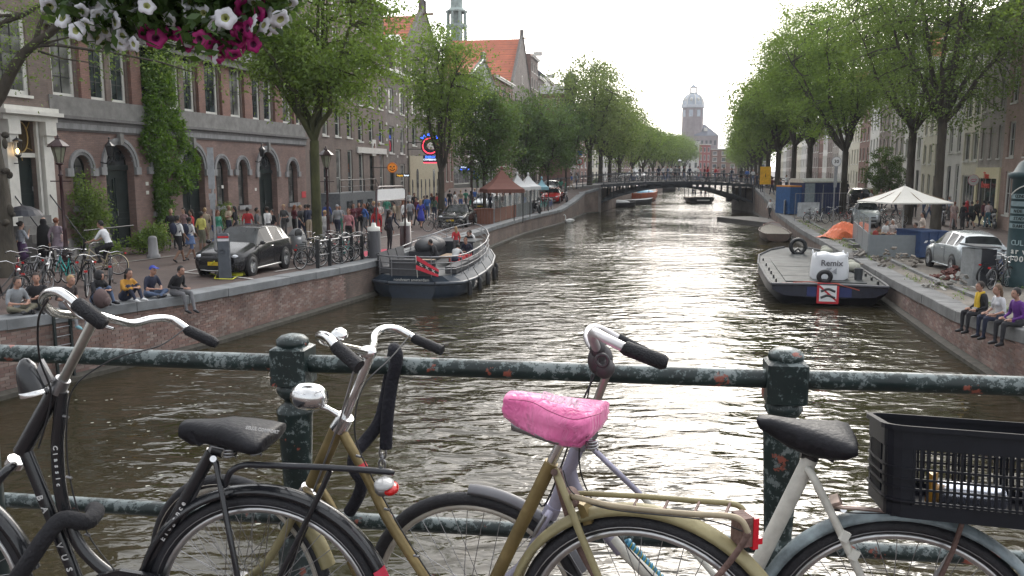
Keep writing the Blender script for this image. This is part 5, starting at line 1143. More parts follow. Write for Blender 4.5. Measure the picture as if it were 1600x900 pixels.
for px,kw in((1538,dict(top=BK,bot=(.02,.02,.025),hair=('short',HB),sleeve='long',extras=[('scarf',(.6,.4,.04))],label='bearded man with yellow scarf and dark coat on the right quay')),(1566,dict(top=(.5,.5,.52),bot=NV,hair=('long',(.12,.07,.04)),sleeve='short',fem=True,label='long haired woman in white top on the right quay')),(1596,dict(top=(.09,.02,.17),bot=(.025,.025,.03),hair=('short',HD),sleeve='long',label='man in purple and black jacket at the right frame edge'))):
 p,d=EDGE(1,yq(px,1)+.0,.12);person(p,d+12,'sit_edge',face=True,group=RS,**kw)
umb=P_(38,428,60,'umbrella',top=(.3,.32,.36),bot=(.06,.03,.07),fem=True,hair=('bun',HB),skin=1,label='woman in pale vest and purple skirt under a black umbrella',extras=[('skirt',(.06,.03,.08),.5)],s=.97)
up=gl(38,428);t=thing('umbrella','open black umbrella above the woman in purple skirt','umbrella',up+Vector((.05,.15,0)))
m=MB();m.tube([(0,0,1.35),(0,0,2.28)],.012,6);m.obj('shaft',STEEL,t)
m=MB();RR=[]
for r_,z in((.02,2.25),(.25,2.2),(.48,2.08),(.62,1.9)):RR.append([Vector((r_*(1-.05*(k%2))*math.cos(k/16*6.283),r_*(1-.05*(k%2))*math.sin(k/16*6.283),z+.02*(k%2)*(r_>.4)))for k in range(16)])
m.rings(RR,True,False,sm=False);m.obj('canopy',M((.02,.022,.032),.5,name='umbrella_cloth'),t)
for k in range(8):a=k/8*6.283;m=MB();m.tube([(.02,0,2.22),(.3,0,2.15),(.6,0,1.89)],.006,4);m.v=[(p[0]*math.cos(a),p[0]*math.sin(a),p[2])for p in m.v];m.obj('rib',STEEL,t)
P_(73,417,80,'stand',top=BK,bot=BK,hair=(None,BK),skin=1,fem=True,extras=[('robe',(.006,.006,.008))],label='figure in full black robe on the left pavement')
P_(93,420,85,'walk',top=(.25,.2,.24),bot=(.35,.38,.45),hair=('bun',HR),sleeve='long',fem=True,skin=1,extras=['pink_bag',('skirt',(.25,.2,.24),.32)],label='woman in long mauve top with pink handbag by the red lamp post')
P_(270,389,-60,'stand',top=BK,bot=BK,hair=('short',HL),skin=1,label='man in black T-shirt facing the street near the climbing vine')
P_(281,411,60,'walk',top=WH,bot=BK,hair=('short',HD),legs='short',skin=2,extras=['backpack'],label='walker in white T-shirt and black shorts with backpack')
P_(299,408,60,'walk',top=WH,bot=(.1,.15,.28),hair=('bun',HD),legs='short',skin=2,fem=True,extras=['backpack',('skirt',(.1,.15,.28),.3)],label='walker in white top and denim skirt with backpack',s=.95)
P_(317,398,70,'stand',top=YL,bot=(.14,.14,.1),hair=('short',HD),legs='short',skin=2,label='man in pale yellow T-shirt with grey-green shorts')
P_(302,390,200,'stand',top=RD,bot=TN,hair=('long',HB),fem=True,skin=1,label='woman in red strap top behind the yellow T-shirt man')
P_(290,386,250,'stand',top=(.3,.2,.2),bot=BK,hair=('long',HB),fem=True,skin=1,label='dark haired woman among the tourists at the tall door')
P_(323,385,120,'stand',top=TN,bot=TN,hair=('short',HL),skin=1,label='tall fair man at the back of the tourist group')
P_(389,384,100,'walk',top=RD,bot=JN,hair=('short',HD),skin=2,label='man in bright red T-shirt behind the black hatchback')
P_(403,385,10,'walk',top=GY,bot=JN,hair=('short',HD),skin=2,label='man in dark grey T-shirt right of the red T-shirt man')
P_(369,380,180,'stand',top=BK,bot=BK,hair=('long',HD),fem=True,skin=1,label='woman in black by the corner of the hatchback roof')
P_(445,374,250,'bagarm',top=GY,bot=GY,hair=('short',HL),extras=['shoulder_bag'],label='man in grey shirt with shoulder strap at the building wall')
P_(479,375,30,'stand',top=NV,bot=NV,hair=('short',HD),label='man in navy T-shirt left of the mossy elm')
P_(512,365,80,'walk',top=(.04,.07,.25),bot=BK,hair=('short',HD),sleeve='long',label='man in bright blue jacket just right of the mossy elm')
P_(509,388,70,'stand',top=WH,bot=(.5,.5,.52),hair=('bun',HL),fem=True,label='woman in white tank top beside the mossy elm',s=.96)
P_(528,375,85,'walk',top=LG,bot=NV,hair=('cap',LG),sleeve='long',extras=['shoulder_bag'],label='man in pale grey jacket and white cap walking away')
P_(546,388,-100,'stand',top=PK,bot=BK,hair=('long',HR),sleeve='long',fem=True,label='red haired woman in pink blouse above the bicycles')
P_(553,370,-60,'walk',top=MR,bot=BK,hair=('long',HB),sleeve='long',fem=True,label='woman in dark maroon coat near the stoop stairs')
P_(562,368,-80,'bagarm',top=MR,bot=BK,hair=('long',HD),sleeve='long',fem=True,extras=['shoulder_bag'],label='woman in burgundy cardigan carrying a bag by the stoop')
P_(576,366,-90,'phone',top=BK,bot=GY,hair=('hood',BK),sleeve='long',legs='short',label='person in black hooded jacket and grey shorts looking at a phone')
P_(593,365,-80,'bagarm',top=(.5,.45,.42),bot=BK,hair=('bun',HG),fem=True,label='blonde woman in off-shoulder patterned top')
P_(589,384,100,'stand',top=RD,bot=RD,hair=('hood',(.3,.02,.02)),sleeve='long',fem=True,extras=[('skirt',RD,.35)],label='person in long red coat behind the near mooring post')
P_(609,392,40,'stand',top=(.02,.02,.03),bot=BK,hair=('long',HB),sleeve='long',fem=True,extras=['shoulder_bag'],label='woman in black with long brown hair standing at the quay')
P_(641,357,95,'walk',top=LG,bot=GY,hair=('short',HG),legs='short',extras=['shoulder_bag'],label='man in light grey T-shirt and shorts with black bag')
P_(658,358,80,'walk',top=(.04,.05,.33),bot=(.04,.05,.33),hair=('long',HL),fem=True,legs='short',extras=[('skirt',(.04,.05,.33),.5)],label='blonde woman in royal blue dress')
P_(668,345,95,'walk',top=BL,bot=JN,hair=('short',HB),sleeve='long',label='man in sky blue jacket behind the blue dress')
P_(683,338,150,'walk',top=RD,bot=JN,hair=('short',HB),sleeve='long',label='man in red jacket near the thin elm')
P_(679,347,70,'stand',top=(.06,.1,.07),bot=NV,hair=('long',HB),sleeve='long',fem=True,label='woman in dark green coat beside the thin elm')
P_(622,345,60,'stand',top=(.3,.28,.26),bot=TN,hair=('short',HB),label='man in beige shirt beyond the white signboard')
P_(631,340,-80,'walk',top=(.4,.35,.38),bot=NV,hair=('short',HD),label='man in pale pink shirt in front of the cream arcade')
P_(648,338,-70,'walk',top=BK,bot=BK,hair=('short',HB),sleeve='long',label='man in black suit before the cream arcade')
P_(640,334,-100,'walk',top=WH,bot=NV,hair=('short',HB),label='man in white shirt beyond the grey T-shirt man')
rg=np.random.default_rng(12);CN=[('black',BK),('navy',NV),('grey',GY),('white',WH),('charcoal',(.04,.04,.045)),('blue',BL),('tan',TN),('maroon',MR),('light grey',LG),('green',GR)]
PLC=[(703,330,'near the arcade by the thin elm'),(711,333,'walking past the dark blue doorway'),(720,330,'in front of the dark blue doorway'),(728,328,'under the blue shop sign'),(736,332,'beside the black parked car'),(742,326,'left of the brown canopy'),(749,330,'at the canopy corner'),(766,338,'seated area under the brown canopy, left'),(776,336,'under the middle of the brown canopy'),(786,337,'under the right half of the brown canopy'),(797,335,'at the right edge of the brown canopy'),(808,328,'under the first white canopy'),(820,326,'under the second white canopy'),(876,306,'beyond the red car'),(884,300,'at the quay past the red car'),(893,298,'on the left quay before the bridge'),(901,296,'close to the far bridge, left bank')]
for i,(px,py,wh)in enumerate(PLC):
 a,b_=CN[(i*3)%10],CN[(i*7+1)%10];P_(px,py,rg.uniform(0,360),('stand','walk')[i%2],top=a[1],bot=b_[1]if b_[1]!=WH else NV,hair=(('short',HB),('long',HB),('short',HL))[i%3],fem=i%3==1,group='passers-by far along the left street',label='distant passer-by in %s top %s'%(a[0],wh))
for i,(px,py,wh)in enumerate(((332,384,'between the tourist group and the hatchback'),(341,380,'left of the arched window by the reddish shrub'),(355,378,'at the foot of the second arched window'),(418,377,'before the tall door with white panes'),(430,376,'right of the tall door with white panes'),(458,372,'under the last arched window'),(468,378,'behind the covered scooter'),(487,372,'half hidden by the mossy elm'),(534,370,'between the white cap man and the pink blouse'),(566,362,'at the stoop rail'),(583,360,'on the stoop side of the signboard'),(601,352,'behind the signboard frame'),(612,350,'under the white signboard'),(628,352,'right of the signboard'),(636,346,'near the orange round sign'),(652,348,'left of the blue dress'),(664,341,'between the arcade and the blue dress'),(672,338,'in front of the cream arcade'),(689,335,'behind the thin elm'),(696,334,'right of the thin elm'))):
 a,b_=CN[(i*7+2)%10],CN[(i*3+5)%10];P_(px+rg.uniform(-5,5),py+rg.uniform(-3,9),rg.uniform(0,360),('walk','stand','phone')[i%3],top=a[1],bot=b_[1]if b_[1]!=WH else NV,hair=(('short',HD),('long',HR),('short',HL),('bun',HB))[i%4],fem=i%2==1,sleeve=('short','long')[i%2],s=.93+.03*(i%4),group='passers-by along the left pavement',label='passer-by in %s top %s'%(a[0],wh))
BP_=[(1027,NV,90,'standing'),(1034,WH,10,'walking'),(1041,JN,180,'walking'),(1046,WH,190,'walking'),(1053,GY,80,'standing'),(1059,GY,10,'walking'),(1066,BK,0,'walking'),(1088,WH,180,'walking'),(1098,MR,180,'walking'),(1103,RD,0,'walking'),(1115,RD,200,'walking'),(1119,PK,10,'walking'),(1155,BK,90,'standing'),(1164,BL,80,'standing'),(1173,WH,270,'standing'),(1012,GY,180,'walking'),(1075,NV,30,'walking'),(1128,GY,0,'walking'),(1140,NV,180,'walking'),(998,BK,20,'walking'),(985,TN,180,'walking')]
for i,(px,c,dg_,v)in enumerate(BP_):
 Y=fY+1.2+(i*5%4)*.7;x=(px-800)/F*Y;nm=[a for a,b_ in CN+[('red',RD)]if b_==c]or['pink' if c==PK else 'denim']
 person((x,Y,fdeck(x-fcx)),dg_,'walk' if v=='walking' else 'stand',top=c,bot=(BK,NV,JN,GY)[i%4],hair=('short',HB)if i%3 else('long',HD),fem=i%3==0,group='pedestrians crossing the far bridge',label='%s pedestrian from the left on the far bridge, %s top'%(ordn[sorted([b_[0]for b_ in BP_]).index(px)],nm[0]))
RG='people strolling on the right street'
for px,py,dg_,pose,kw in((1489,359,80,'walk',dict(top=(.4,.3,.28),bot=(.45,.3,.28),hair=('bun',HR),fem=True,label='woman in pale pink leggings beside the lips sign')),(1503,360,100,'stand',dict(top=BK,bot=BK,hair=('short',HD),sleeve='long',label='man in black left of the couple at the cream shop')),(1508,357,80,'walk',dict(top=RD,bot=BK,hair=('hood',RD),sleeve='long',label='person in red hooded jacket under the lips sign')),(1516,358,90,'walk',dict(top=(.02,.03,.03),bot=BK,hair=('short',HB),sleeve='long',legs='short',label='man in long black coat and shorts under the lips sign')),(1482,345,180,'stand',dict(top=(.3,.35,.42),bot=GY,hair=('short',HG),label='grey haired man in light blue shirt left of the shop group')),(1535,356,100,'walk',dict(top=MR,bot=NV,hair=('short',HD),sleeve='long',label='man in plum jacket in front of the cream shop')),(1542,357,80,'walk',dict(top=(.6,.5,.5),bot=(.1,.22,.27),hair=('bun',HD),fem=True,label='woman in white and red top with teal jeans')),(1443,338,200,'walk',dict(top=NV,bot=JN,hair=('short',HD),sleeve='long',label='man in blue jeans partly hidden behind the elm trunk')),(1322,312,100,'stand',dict(top=BK,bot=NV,hair=('short',HD),sleeve='long',label='man in black beside the parked car past the cabin'))):
 P_(px,py,dg_,pose,zf=gr,group=RG,**kw)
for i,(px,py,wh)in enumerate(((1182,296,'at the right end of the far bridge'),(1190,300,'among the bikes near the yellow sign'),(1206,305,'left of the containers'),(1219,308,'by the concrete barrier'),(1228,300,'under a grey umbrella near the containers'),(1375,328,'on the street behind the big parasol'),(1388,327,'behind the parasol pole'))):
 a=CN[(i*3+1)%10];P_(px,py,i*50,('walk','stand')[i%2],zf=gr,top=a[1],bot=NV,label='distant person in %s %s'%(a[0],wh),group='distant people on the right bank')
for i,(px,py,wh)in enumerate(((1398,338,'behind the parasol, left'),(1428,340,'behind the parasol, right'),(1452,346,'between the two elm trunks'),(1470,350,'right of the forked elm'),(1524,354,'between the coat man and the plum jacket'),(1552,350,'beyond the motorcycle'),(1345,330,'past the blue cabin'),(1360,330,'left of the vine tree'))):
 a=CN[(i*3+2)%10];P_(px,py,i*70,('walk','stand')[i%2],zf=gr,top=a[1],bot=(NV,BK,JN)[i%3],hair=(('short',HD),('long',HR))[i%2],fem=i%2==1,group='passers-by on the right street',label='passer-by in %s top %s'%(a[0],wh))
# ================================================================ BICYCLES (middle distance)
def wheel_meshes(R_=.34,rim=ALU,tyre=RUBBER,sp=10,seg=28):
 m=MB();m.ring((0,0,0),(0,1,0),R_-.018,.018,seg,6);t=m.mesh('tyre',tyre)
 m=MB();m.ring((0,0,0),(0,1,0),R_-.042,.009,seg,5);m.tube([(0,-.03,0),(0,.03,0)],.018,8)
 for k in range(sp):a=k/sp*6.283;m.tube([(0,0,0),((R_-.04)*math.cos(a),0,(R_-.04)*math.sin(a))],.0028,3,caps=False)
 return t,m.mesh('rim',rim)
def bike_proto(col,name='bicycle',basket=False,fender=BLACK,rim=ALU,tyre=RUBBER,child=False):
 root=thing(name,'x','bicycle',(0,0,0));fm=M(col,.35,var=.15,name='bike_paint');r=.34
 bb=Vector((-.08,0,.29));st=Vector((-.26,0,.80));hd=Vector((.36,0,.86));hb=Vector((.40,0,.64));rh=Vector((-.53,0,r));fh=Vector((.56,0,r))
 m=MB();m.tube([bb,st],.018,8);m.tube([hd,hb],.022,8);m.tube([hb,bb],.019,8);m.tube([hd-Vector((0,0,.03)),Vector((.12,0,.62)),Vector((-.14,0,.46))],.015,8)
 for s in(-1,1):m.tube([bb+Vector((0,.03*s,0)),rh+Vector((0,.06*s,0))],.010,6);m.tube([st+Vector((0,.02*s,-.05)),rh+Vector((0,.06*s,0))],.009,6)
 m.obj('frame',fm,root)
 m=MB()
 for s in(-1,1):m.tube([hb+Vector((.01,.045*s,-.02)),Vector((.47,.055*s,.5)),fh+Vector((0,.055*s,0))],.012,6)
 m.tube([hb+Vector((0,-.05,-.01)),hb+Vector((0,.05,-.01))],.02,6);m.obj('fork',fm,root)
 tm,rm=wheel_meshes(r,rim,tyre)
 for c in(rh,fh):
  m=MB();m.tube([c+Vector((0,-.06,0)),c+Vector((0,.06,0))],.02,8);w_=m.obj('wheel',STEEL,root);link_mesh('tyre',tm,w_,tuple(c));link_mesh('rim',rm,w_,tuple(c))
 m=MB();m.tube([hd+Vector((0,0,-.02)),hd+Vector((-.04,0,.14))],.013,6);h0=hd+Vector((-.04,0,.14))
 m.tube([h0+Vector((-.24,-.30,.0)),h0+Vector((-.12,-.28,.03)),h0+Vector((0,-.18,.05)),h0,h0+Vector((0,.18,.05)),h0+Vector((-.12,.28,.03)),h0+Vector((-.24,.30,0))],.011,6);hbo=m.obj('handlebar',CHROME,root)
 for s in(-1,1):m=MB();m.tube([h0+Vector((-.13,.285*s,.03)),h0+Vector((-.26,.30*s,0))],.017,7);m.obj('grip',RUBBER,hbo)
 m=MB();m.tube([st,st+Vector((-.05,0,.14))],.013,6);m.ell(st+Vector((-.07,0,.16)),(.13,.07,.03),12,6);m.ell(st+Vector((.04,0,.16)),(.11,.025,.022),10,6);m.obj('saddle',RUBBER,root)
 for c,a0,a1 in((rh,-20,200),(fh,20,175)):
  m=MB();R0=[]
  for k in range(15):
   a=R(a0+(a1-a0)*k/14);e=Vector((math.cos(a),0,math.sin(a)));R0.append([c+e*(r+.012)+Vector((0,-.028,-.0)),c+e*(r+.024),c+e*(r+.012)+Vector((0,.028,0))])
  m.rings(R0,False,False);m.obj('mudguard',fender,root)
 m=MB()
 for s in(-.05,.05):m.tube([(-.24,s,.74),(-.34,s,.76),(-.78,s,.75)],.008,5);m.tube([(-.74,s,.75),rh+Vector((0,s,0))],.006,5)
 for x in(-.4,-.55,-.7):m.tube([(x,-.05,.76),(x,.05,.76)],.006,4)
 m.obj('rack',BLACK,root)
 m=MB();m.ring(bb+Vector((0,-.05,0)),(0,1,0),.085,.008,18,5,flat=.5)
 m.tube([bb+Vector((0,-.07,0)),bb+Vector((.12,-.07,-.11))],.010,5);m.tube([bb+Vector((0,.07,0)),bb+Vector((-.12,.07,.11))],.010,5);m.box(bb+Vector((.12,-.12,-.12)),(.09,.09,.02));m.box(bb+Vector((-.12,.12,.12)),(.09,.09,.02));m.obj('crank',BLACK,root)
 m=MB();m.ell((.5,0,.82),(.05,.045,.045),10,7);m.obj('headlight',CHROME,root)
 m=MB();m.box((-.80,0,.72),(.03,.08,.05));m.obj('tail_light',M((.5,.02,.02),.3,name='red_lens'),root)
 if basket:
  m=MB();n=9
  for k in range(n+1):y=-.17+.34*k/n;m.tube([(.46,y,.86),(.46,y,1.08)],.004,4);m.tube([(.74,y,.86),(.74,y,1.1)],.004,4)
  for z in(.86,.93,1.0,1.08):m.tube([(.46,-.17,z),(.74,-.19,z),(.74,.19,z),(.46,.17,z)],.006,4,loop=True)
  m.b2(.46,.74,-.17,.17,.85,.87);m.obj('basket',BLACK,root)
 return root
BPROT={'black':bike_proto((.015,.015,.018)),'teal':bike_proto((.02,.30,.27)),'blue':bike_proto((.03,.08,.25)),'cream':bike_proto((.42,.36,.24),fender=M((.42,.36,.24))),'grey':bike_proto((.18,.18,.19)),'dark':bike_proto((.02,.02,.02),basket=True),'white':bike_proto((.55,.55,.55)),'red':bike_proto((.3,.03,.03))}
used_b=set()
def bike(kind,loc,deg,label,group=None,tilt=0):
 if kind not in used_b:
  used_b.add(kind);o=BPROT[kind];o.location=loc;o.rotation_euler=(R(tilt),0,R(deg));o['label']=label
  if group:o['group']=group
  return o
 o=copy_tree(BPROT[kind],loc,R(deg),label,group);o.rotation_euler=(R(tilt),0,R(deg));return o
G1='bicycles parked at the rack above the left quay';G2='bicycles parked behind the seated people';G3='bicycles parked on the right bank'
qd=73
for i,(px,py,k,dg_,lb)in enumerate(((486,420,'black',62,'black bicycle with white reflector at the left end of the quay rack'),(497,412,'grey',30,'grey bicycle second in the quay rack'),(508,414,'black',200,'black bicycle with chrome bars in the quay rack, third from left'),(519,410,'white',22,'white bicycle in the middle of the quay rack'),(529,408,'black',195,'black bicycle right of the white one in the quay rack'),(540,408,'teal',70,'teal bicycle in the quay rack'),(550,404,'grey',190,'grey bicycle beside the teal one in the quay rack'),(562,405,'black',74,'black bicycle at the right end of the quay rack by the mooring post'),(478,404,'cream',40,'cream bicycle leaning behind the quay rack by the elm'),(515,402,'dark',60,'basket bicycle behind the quay rack'))):
 bike(k,gl(px,py),dg_,lb,G1,3)
for i,(px,py,k,dg_,lb)in enumerate(((8,480,'black',85,'black bicycle cut by the left frame edge behind the sitters'),(28,452,'red',120,'red bicycle behind the phone user'),(52,444,'grey',100,'grey bicycle below the umbrella woman'),(75,440,'white',110,'white bicycle below the black robed figure'),(102,446,'teal',140,'teal bicycle with white wheels behind the blond sitter'),(122,446,'dark',150,'basket bicycle near the cyclist'),(140,462,'black',110,'black bicycle right behind the blond sitter'),(172,452,'grey',115,'grey bicycle behind the hooded sitter'),(60,466,'black',95,'black bicycle between the two bearded sitters'))):
 bike(k,gl(px,py),dg_,lb,G2,4)
for i,(px,py,k,dg_,lb)in enumerate(((1560,452,'black',35,'black bicycle nearest the advertising column'),(1552,446,'grey',25,'grey bicycle second from the utility cabinet'),(1570,440,'blue',15,'blue bicycle against the advertising column'),(1558,434,'dark',200,'basket bicycle behind the utility cabinet'),(1268,348,'black',30,'black bicycle leaning at the white banner'),(1280,350,'white',200,'white bicycle near the round sign pole'),(1290,347,'grey',20,'grey bicycle by the round sign pole'),(1314,345,'black',190,'black bicycle left of the silver car roof'),(1326,348,'red',20,'red bicycle behind the orange tarp'),(1375,352,'white',170,'white bicycle under the big parasol'),(1388,350,'black',185,'black bicycle behind the terrace guests'),(1400,352,'grey',10,'grey bicycle by the parasol pole'),(1362,354,'red',15,'red bicycle behind the terrace on the right bank'))):
 bike(k,gr(px,py),dg_,lb,G3,3)
for px,py,k,dg_,lb in((684,362,'black',195,'black bicycle standing alone before the black car'),(702,361,'dark',10,'basket bicycle in front of the black parked car'),(845,330,'teal',80,'teal bicycle beside the terrace screens'),(852,329,'teal',60,'second teal bicycle right of the terrace screens'),(860,328,'blue',70,'blue bicycle behind the red car')):
 bike(k,gl(px,py),dg_,lb)
GB='bicycles leaning on the far bridge railing'
for i in range(16):
 px=958+i*13+(i*7%5);Y=fY+.55;x=(px-800)/F*Y
 bike(('black','grey','blue','dark')[i%4],(x,Y,fdeck(x-fcx)),(5,185)[i%2],'%s bicycle from the left on the near railing of the far bridge'%ordn[i],GB,5)
for i in range(14):
 px=963+i*14;Y=fY+7.6;x=(px-800)/F*Y
 bike(('black','dark','grey')[i%3],(x,Y,fdeck(x-fcx)),(3,183)[i%2],'%s bicycle from the left along the far side of the far bridge'%ordn[i],'bicycles on the far side of the far bridge',5)
cb=bike('cream',gl(160,430),180,'cream framed bicycle ridden past the hall');cp=gl(160,430)
person(cp+Vector((.14,0,0)),180,'ride',top=(.6,.6,.62),bot=BK,hair=('short',HD),skin=0,label='cyclist in white T-shirt and black trousers riding left',face=True)
# ================================================================ CARS
def car_proto(kind='hatch',col=(.01,.01,.012),plate=(.6,.42,.02),tail=False):
 root=thing('parked_car','x','car',(0,0,0));m_,n,b=new_mat('car_paint');b.inputs['Base Color'].default_value=c4(col);b.inputs['Roughness'].default_value=.25;b.inputs['Metallic'].default_value=.0 if sum(col)<.5 else .5;b.inputs['Coat Weight'].default_value=.25;b.inputs['Specular IOR Level'].default_value=.35
 co=objco(n);nz=nd(n,'ShaderNodeTexNoise',Scale=40.0,Detail=4.0);n.links.new(co,nz.inputs[0]);n.links.new(ramp(n,nz.outputs[0],[(.4,[c*.85 for c in col]),(.65,[c*1.15+.004 for c in col])]),b.inputs['Base Color'])
 if kind=='hatch':
  ST=[(2.10,.30,.55,.58,.60,.50),(2.04,.22,.66,.70,.76,.64),(1.85,.19,.73,.79,.85,.72),(1.35,.18,.84,.91,.89,.76),(.98,.18,.90,.985,.895,.76),(.90,.18,.91,1.01,.895,.75),(.22,.18,.94,1.43,.90,.60),(.12,.18,.94,1.45,.90,.59),(-.38,.18,.95,1.475,.90,.585),(-.46,.18,.95,1.475,.90,.585),(-1.18,.18,.965,1.44,.90,.58),(-1.30,.18,.97,1.43,.90,.575),(-1.62,.2,.98,1.37,.89,.56),(-1.68,.2,.98,1.345,.89,.56),(-1.93,.24,.98,1.08,.87,.66),(-2.02,.28,.93,.98,.85,.72),(-2.09,.34,.66,.70,.80,.70),(-2.12,.42,.55,.58,.70,.6)]
  WSH,RW,SW=(5,),(13,),(5,6,7,9,11)
 elif kind=='conv':
  ST=[(2.25,.30,.52,.55,.62,.50),(2.15,.22,.62,.66,.78,.64),(1.9,.19,.68,.73,.86,.74),(1.2,.18,.78,.84,.88,.78),(.75,.18,.84,.90,.885,.78),(.65,.18,.85,.92,.885,.75),(.12,.18,.87,1.30,.89,.60),(.02,.18,.87,1.33,.89,.60),(-.6,.18,.88,1.34,.89,.60),(-.7,.18,.88,1.34,.89,.60),(-1.0,.18,.88,1.25,.89,.62),(-1.3,.2,.89,.95,.88,.74),(-1.9,.22,.87,.92,.86,.74),(-2.15,.28,.78,.82,.82,.72),(-2.22,.38,.55,.58,.74,.66)]
  WSH,RW,SW=(5,),(10,),(5,6,7)
 prof=lambda s:[(0,s[1]),(s[4]*.86,s[1]),(s[4]*.97,s[1]+.1),(s[4],(s[1]+s[2])/2+.03),(s[4]*.975,s[2]),(s[4]*.95,s[2]+(s[3]-s[2])*.06),(s[5]+.03,s[3]-(s[3]-s[2])*.10-.01),(s[5]*.8,s[3]),(0,s[3]+.015)]
 V=[];NP=16
 for s in ST:
  h=prof(s);ring=[(s[0],y,z)for y,z in h]+[(s[0],-y,z)for y,z in h[-2:0:-1]];V.append(ring)
 body=MB();win={}
 nn=len(V[0]);half=len(prof(ST[0]))-1
 body.v=[p for r in V for p in r]
 for i in range(len(ST)-1):
  for j in range(nn):
   a,b_,c,d=i*nn+j,i*nn+(j+1)%nn,(i+1)*nn+(j+1)%nn,(i+1)*nn+j
   jj=j if j<half else nn-1-j
   key=None
   if jj==5 and i in SW:key=('side_window',j,i)
   if jj in(6,7)and(i in WSH or i in RW):key=('windscreen' if i in WSH else 'rear_window',0,i)
   f=(a,d,c,b_)
   if key:win.setdefault(key,[]).append(f)
   else:body.f.append(f);body.m.append(0);body.s.append(True)
 body.f.append(tuple(range(nn)));body.m.append(0);body.s.append(False);L0=(len(ST)-1)*nn;body.f.append(tuple(range(L0,L0+nn))[::-1]);body.m.append(0);body.s.append(False)
 bo=body.obj('body',m_,root)
 GL_=glass_mat('car_glass',(.006,.008,.009),.05);GL_.node_tree.nodes['Principled BSDF'].inputs['Specular IOR Level'].default_value=.22
 for(nm,j,i),fs in win.items():
  w_=MB();vs=sorted({q for f in fs for q in f});mp_={q:k for k,q in enumerate(vs)};w_.v=[tuple(body.v[q])for q in vs];w_.f=[tuple(mp_[q]for q in f)for f in fs];w_.m=[0]*len(fs);w_.s=[False]*len(fs);w_.obj(nm,GL_,root)
 fx,rx_,wr=(1.32,-1.28,.315)
 m=MB();m.lathe([(.19,-.10),(.30,-.10),(wr,-.06),(wr,.06),(.30,.10),(.19,.10)],n=24,rot=Matrix.Rotation(R(90),3,'X'));tm=m.mesh('tyre',RUBBER)
 m=MB();m.lathe([(0,.05),(.05,.055),(.06,.03)],n=16,rot=Matrix.Rotation(R(90),3,'X'));m.lathe([(.20,-.09),(.21,.09),(.19,.085),(.185,-.05),(0,-.05)],n=20,rot=Matrix.Rotation(R(90),3,'X'))
 for k in range(10):a=(k//2)*6.283/5+(k%2)*.25;m.tube([(0,-.05,0),(.195*math.cos(a),-.07,.195*math.sin(a))],.014,4);m.tube([(0,.05,0),(.195*math.cos(a),.07,.195*math.sin(a))],.014,4)
 rm=m.mesh('rim',ALU)
 for x in(fx,rx_):
  for s in(-1,1):
   y=.80*s;m=MB();m.lathe([(0,-.02),(.37,-.02),(.375,.075),(.30,.08)]if s<0 else[(0,.02),(.37,.02),(.375,-.075),(.30,-.08)],(x,.83*s,wr+.02),22,rot=Matrix.Rotation(R(90),3,'X'));wl=m.obj('wheel',M((.008,.008,.008),.8,name='wheel_arch'),root)
   link_mesh('tyre',tm,wl,(x,.83*s,wr));link_mesh('rim',rm,wl,(x,.835*s,wr))
 lx=ST[2][0]
 for s in(-1,1):
  m=MB();m.ell((ST[1][0]-.10,.62*s,.66),(.14,.15,.07),12,7);m.obj('headlight',M((.55,.57,.6),.12,.3,name='lamp_glass'),root)
  m=MB();m.ell((ST[-3][0]+.07,.70*s,.83),(.09,.13,.12),10,7);m.obj('tail_light',M((.4,.03,.03),.15,name='tail_lens'),root)
  m=MB();m.tube([(.72,.86*s,.93),(.70,.98*s,.97)],.02,6);m.ell((.70,1.0*s,1.0),(.07,.10,.065),10,7);m.obj('mirror',m_,root)
  for x in(-.42,)+((.78,)if kind=='hatch' else(.6,)):m=MB();m.tube([(x,.885*s,.32),(x,.903*s,.6),(x,.885*s,.93)],.006,4);m.obj('door_line',BLACK,root)
  m=MB();m.tube([(-.30,.915*s,.84),(-.14,.915*s,.84)],.014,5);m.obj('door_handle',CHROME if sum(col)<.1 else m_,root)
  m=MB();m.tube([(1.0,.87*s,.23),(-.95,.87*s,.23)],.03,6);m.obj('sill',ALU if kind=='hatch' and sum(col)<.1 else m_,root)
 x=ST[0][0];m=MB();m.box((x-.0,0,.58),(.05,1.1,.08));m.box((x+.0,0,.36),(.05,1.2,.12));m.obj('grille',M((.01,.01,.01),.5,name='grille'),root)
 m=MB();m.box((x+.04,0,.46),(.02,.52,.11));m.obj('number_plate',M(plate,.4,var=.05,name='plate'),root)
 m=MB();m.box((ST[-1][0]-.03,0,.62),(.02,.52,.11));m.obj('number_plate',M(plate,.4,var=.05,name='plate'),root)
 m=MB();m.tube([(x-.02,-.55,.27),(x+.03,-.3,.25),(x+.03,.3,.25),(x-.02,.55,.27)],.022,6);m.obj('bumper_trim',ALU,root)
 m=MB();m.box((ST[-2][0]-.05,0,.46),(.08,1.3,.14));m.obj('bumper',M((.03,.03,.03),.5,name='bumper')if sum(col)<.1 else m_,root)
 return root
def place_car(root,pf,pr,zf,label,side):
 """pf/pr ground pixels of the visible front and rear wheel, side=+1 if that is the car's left"""
 a,b_=zf(*pf),zf(*pr);d=(a-b_).to_2d().normalized();L=Vector((-d.y,d.x));mid=(a+b_).to_2d()/2-L*side*.83
 z=min(zf(*pf).z,zf(*pr).z);root.location=(mid.x,mid.y,z);root.rotation_euler=(0,0,math.atan2(d.y,d.x));root['label']=label;return root
golf=place_car(car_proto('hatch',(.012,.012,.014)),(389,431),(449,419),gl,'black hatchback with yellow plate plugged into the charging post',1)
cv=place_car(car_proto('conv',(.012,.013,.014)),(727,355),(744,350),gl,'black low saloon parked beside the wooden planter',1)
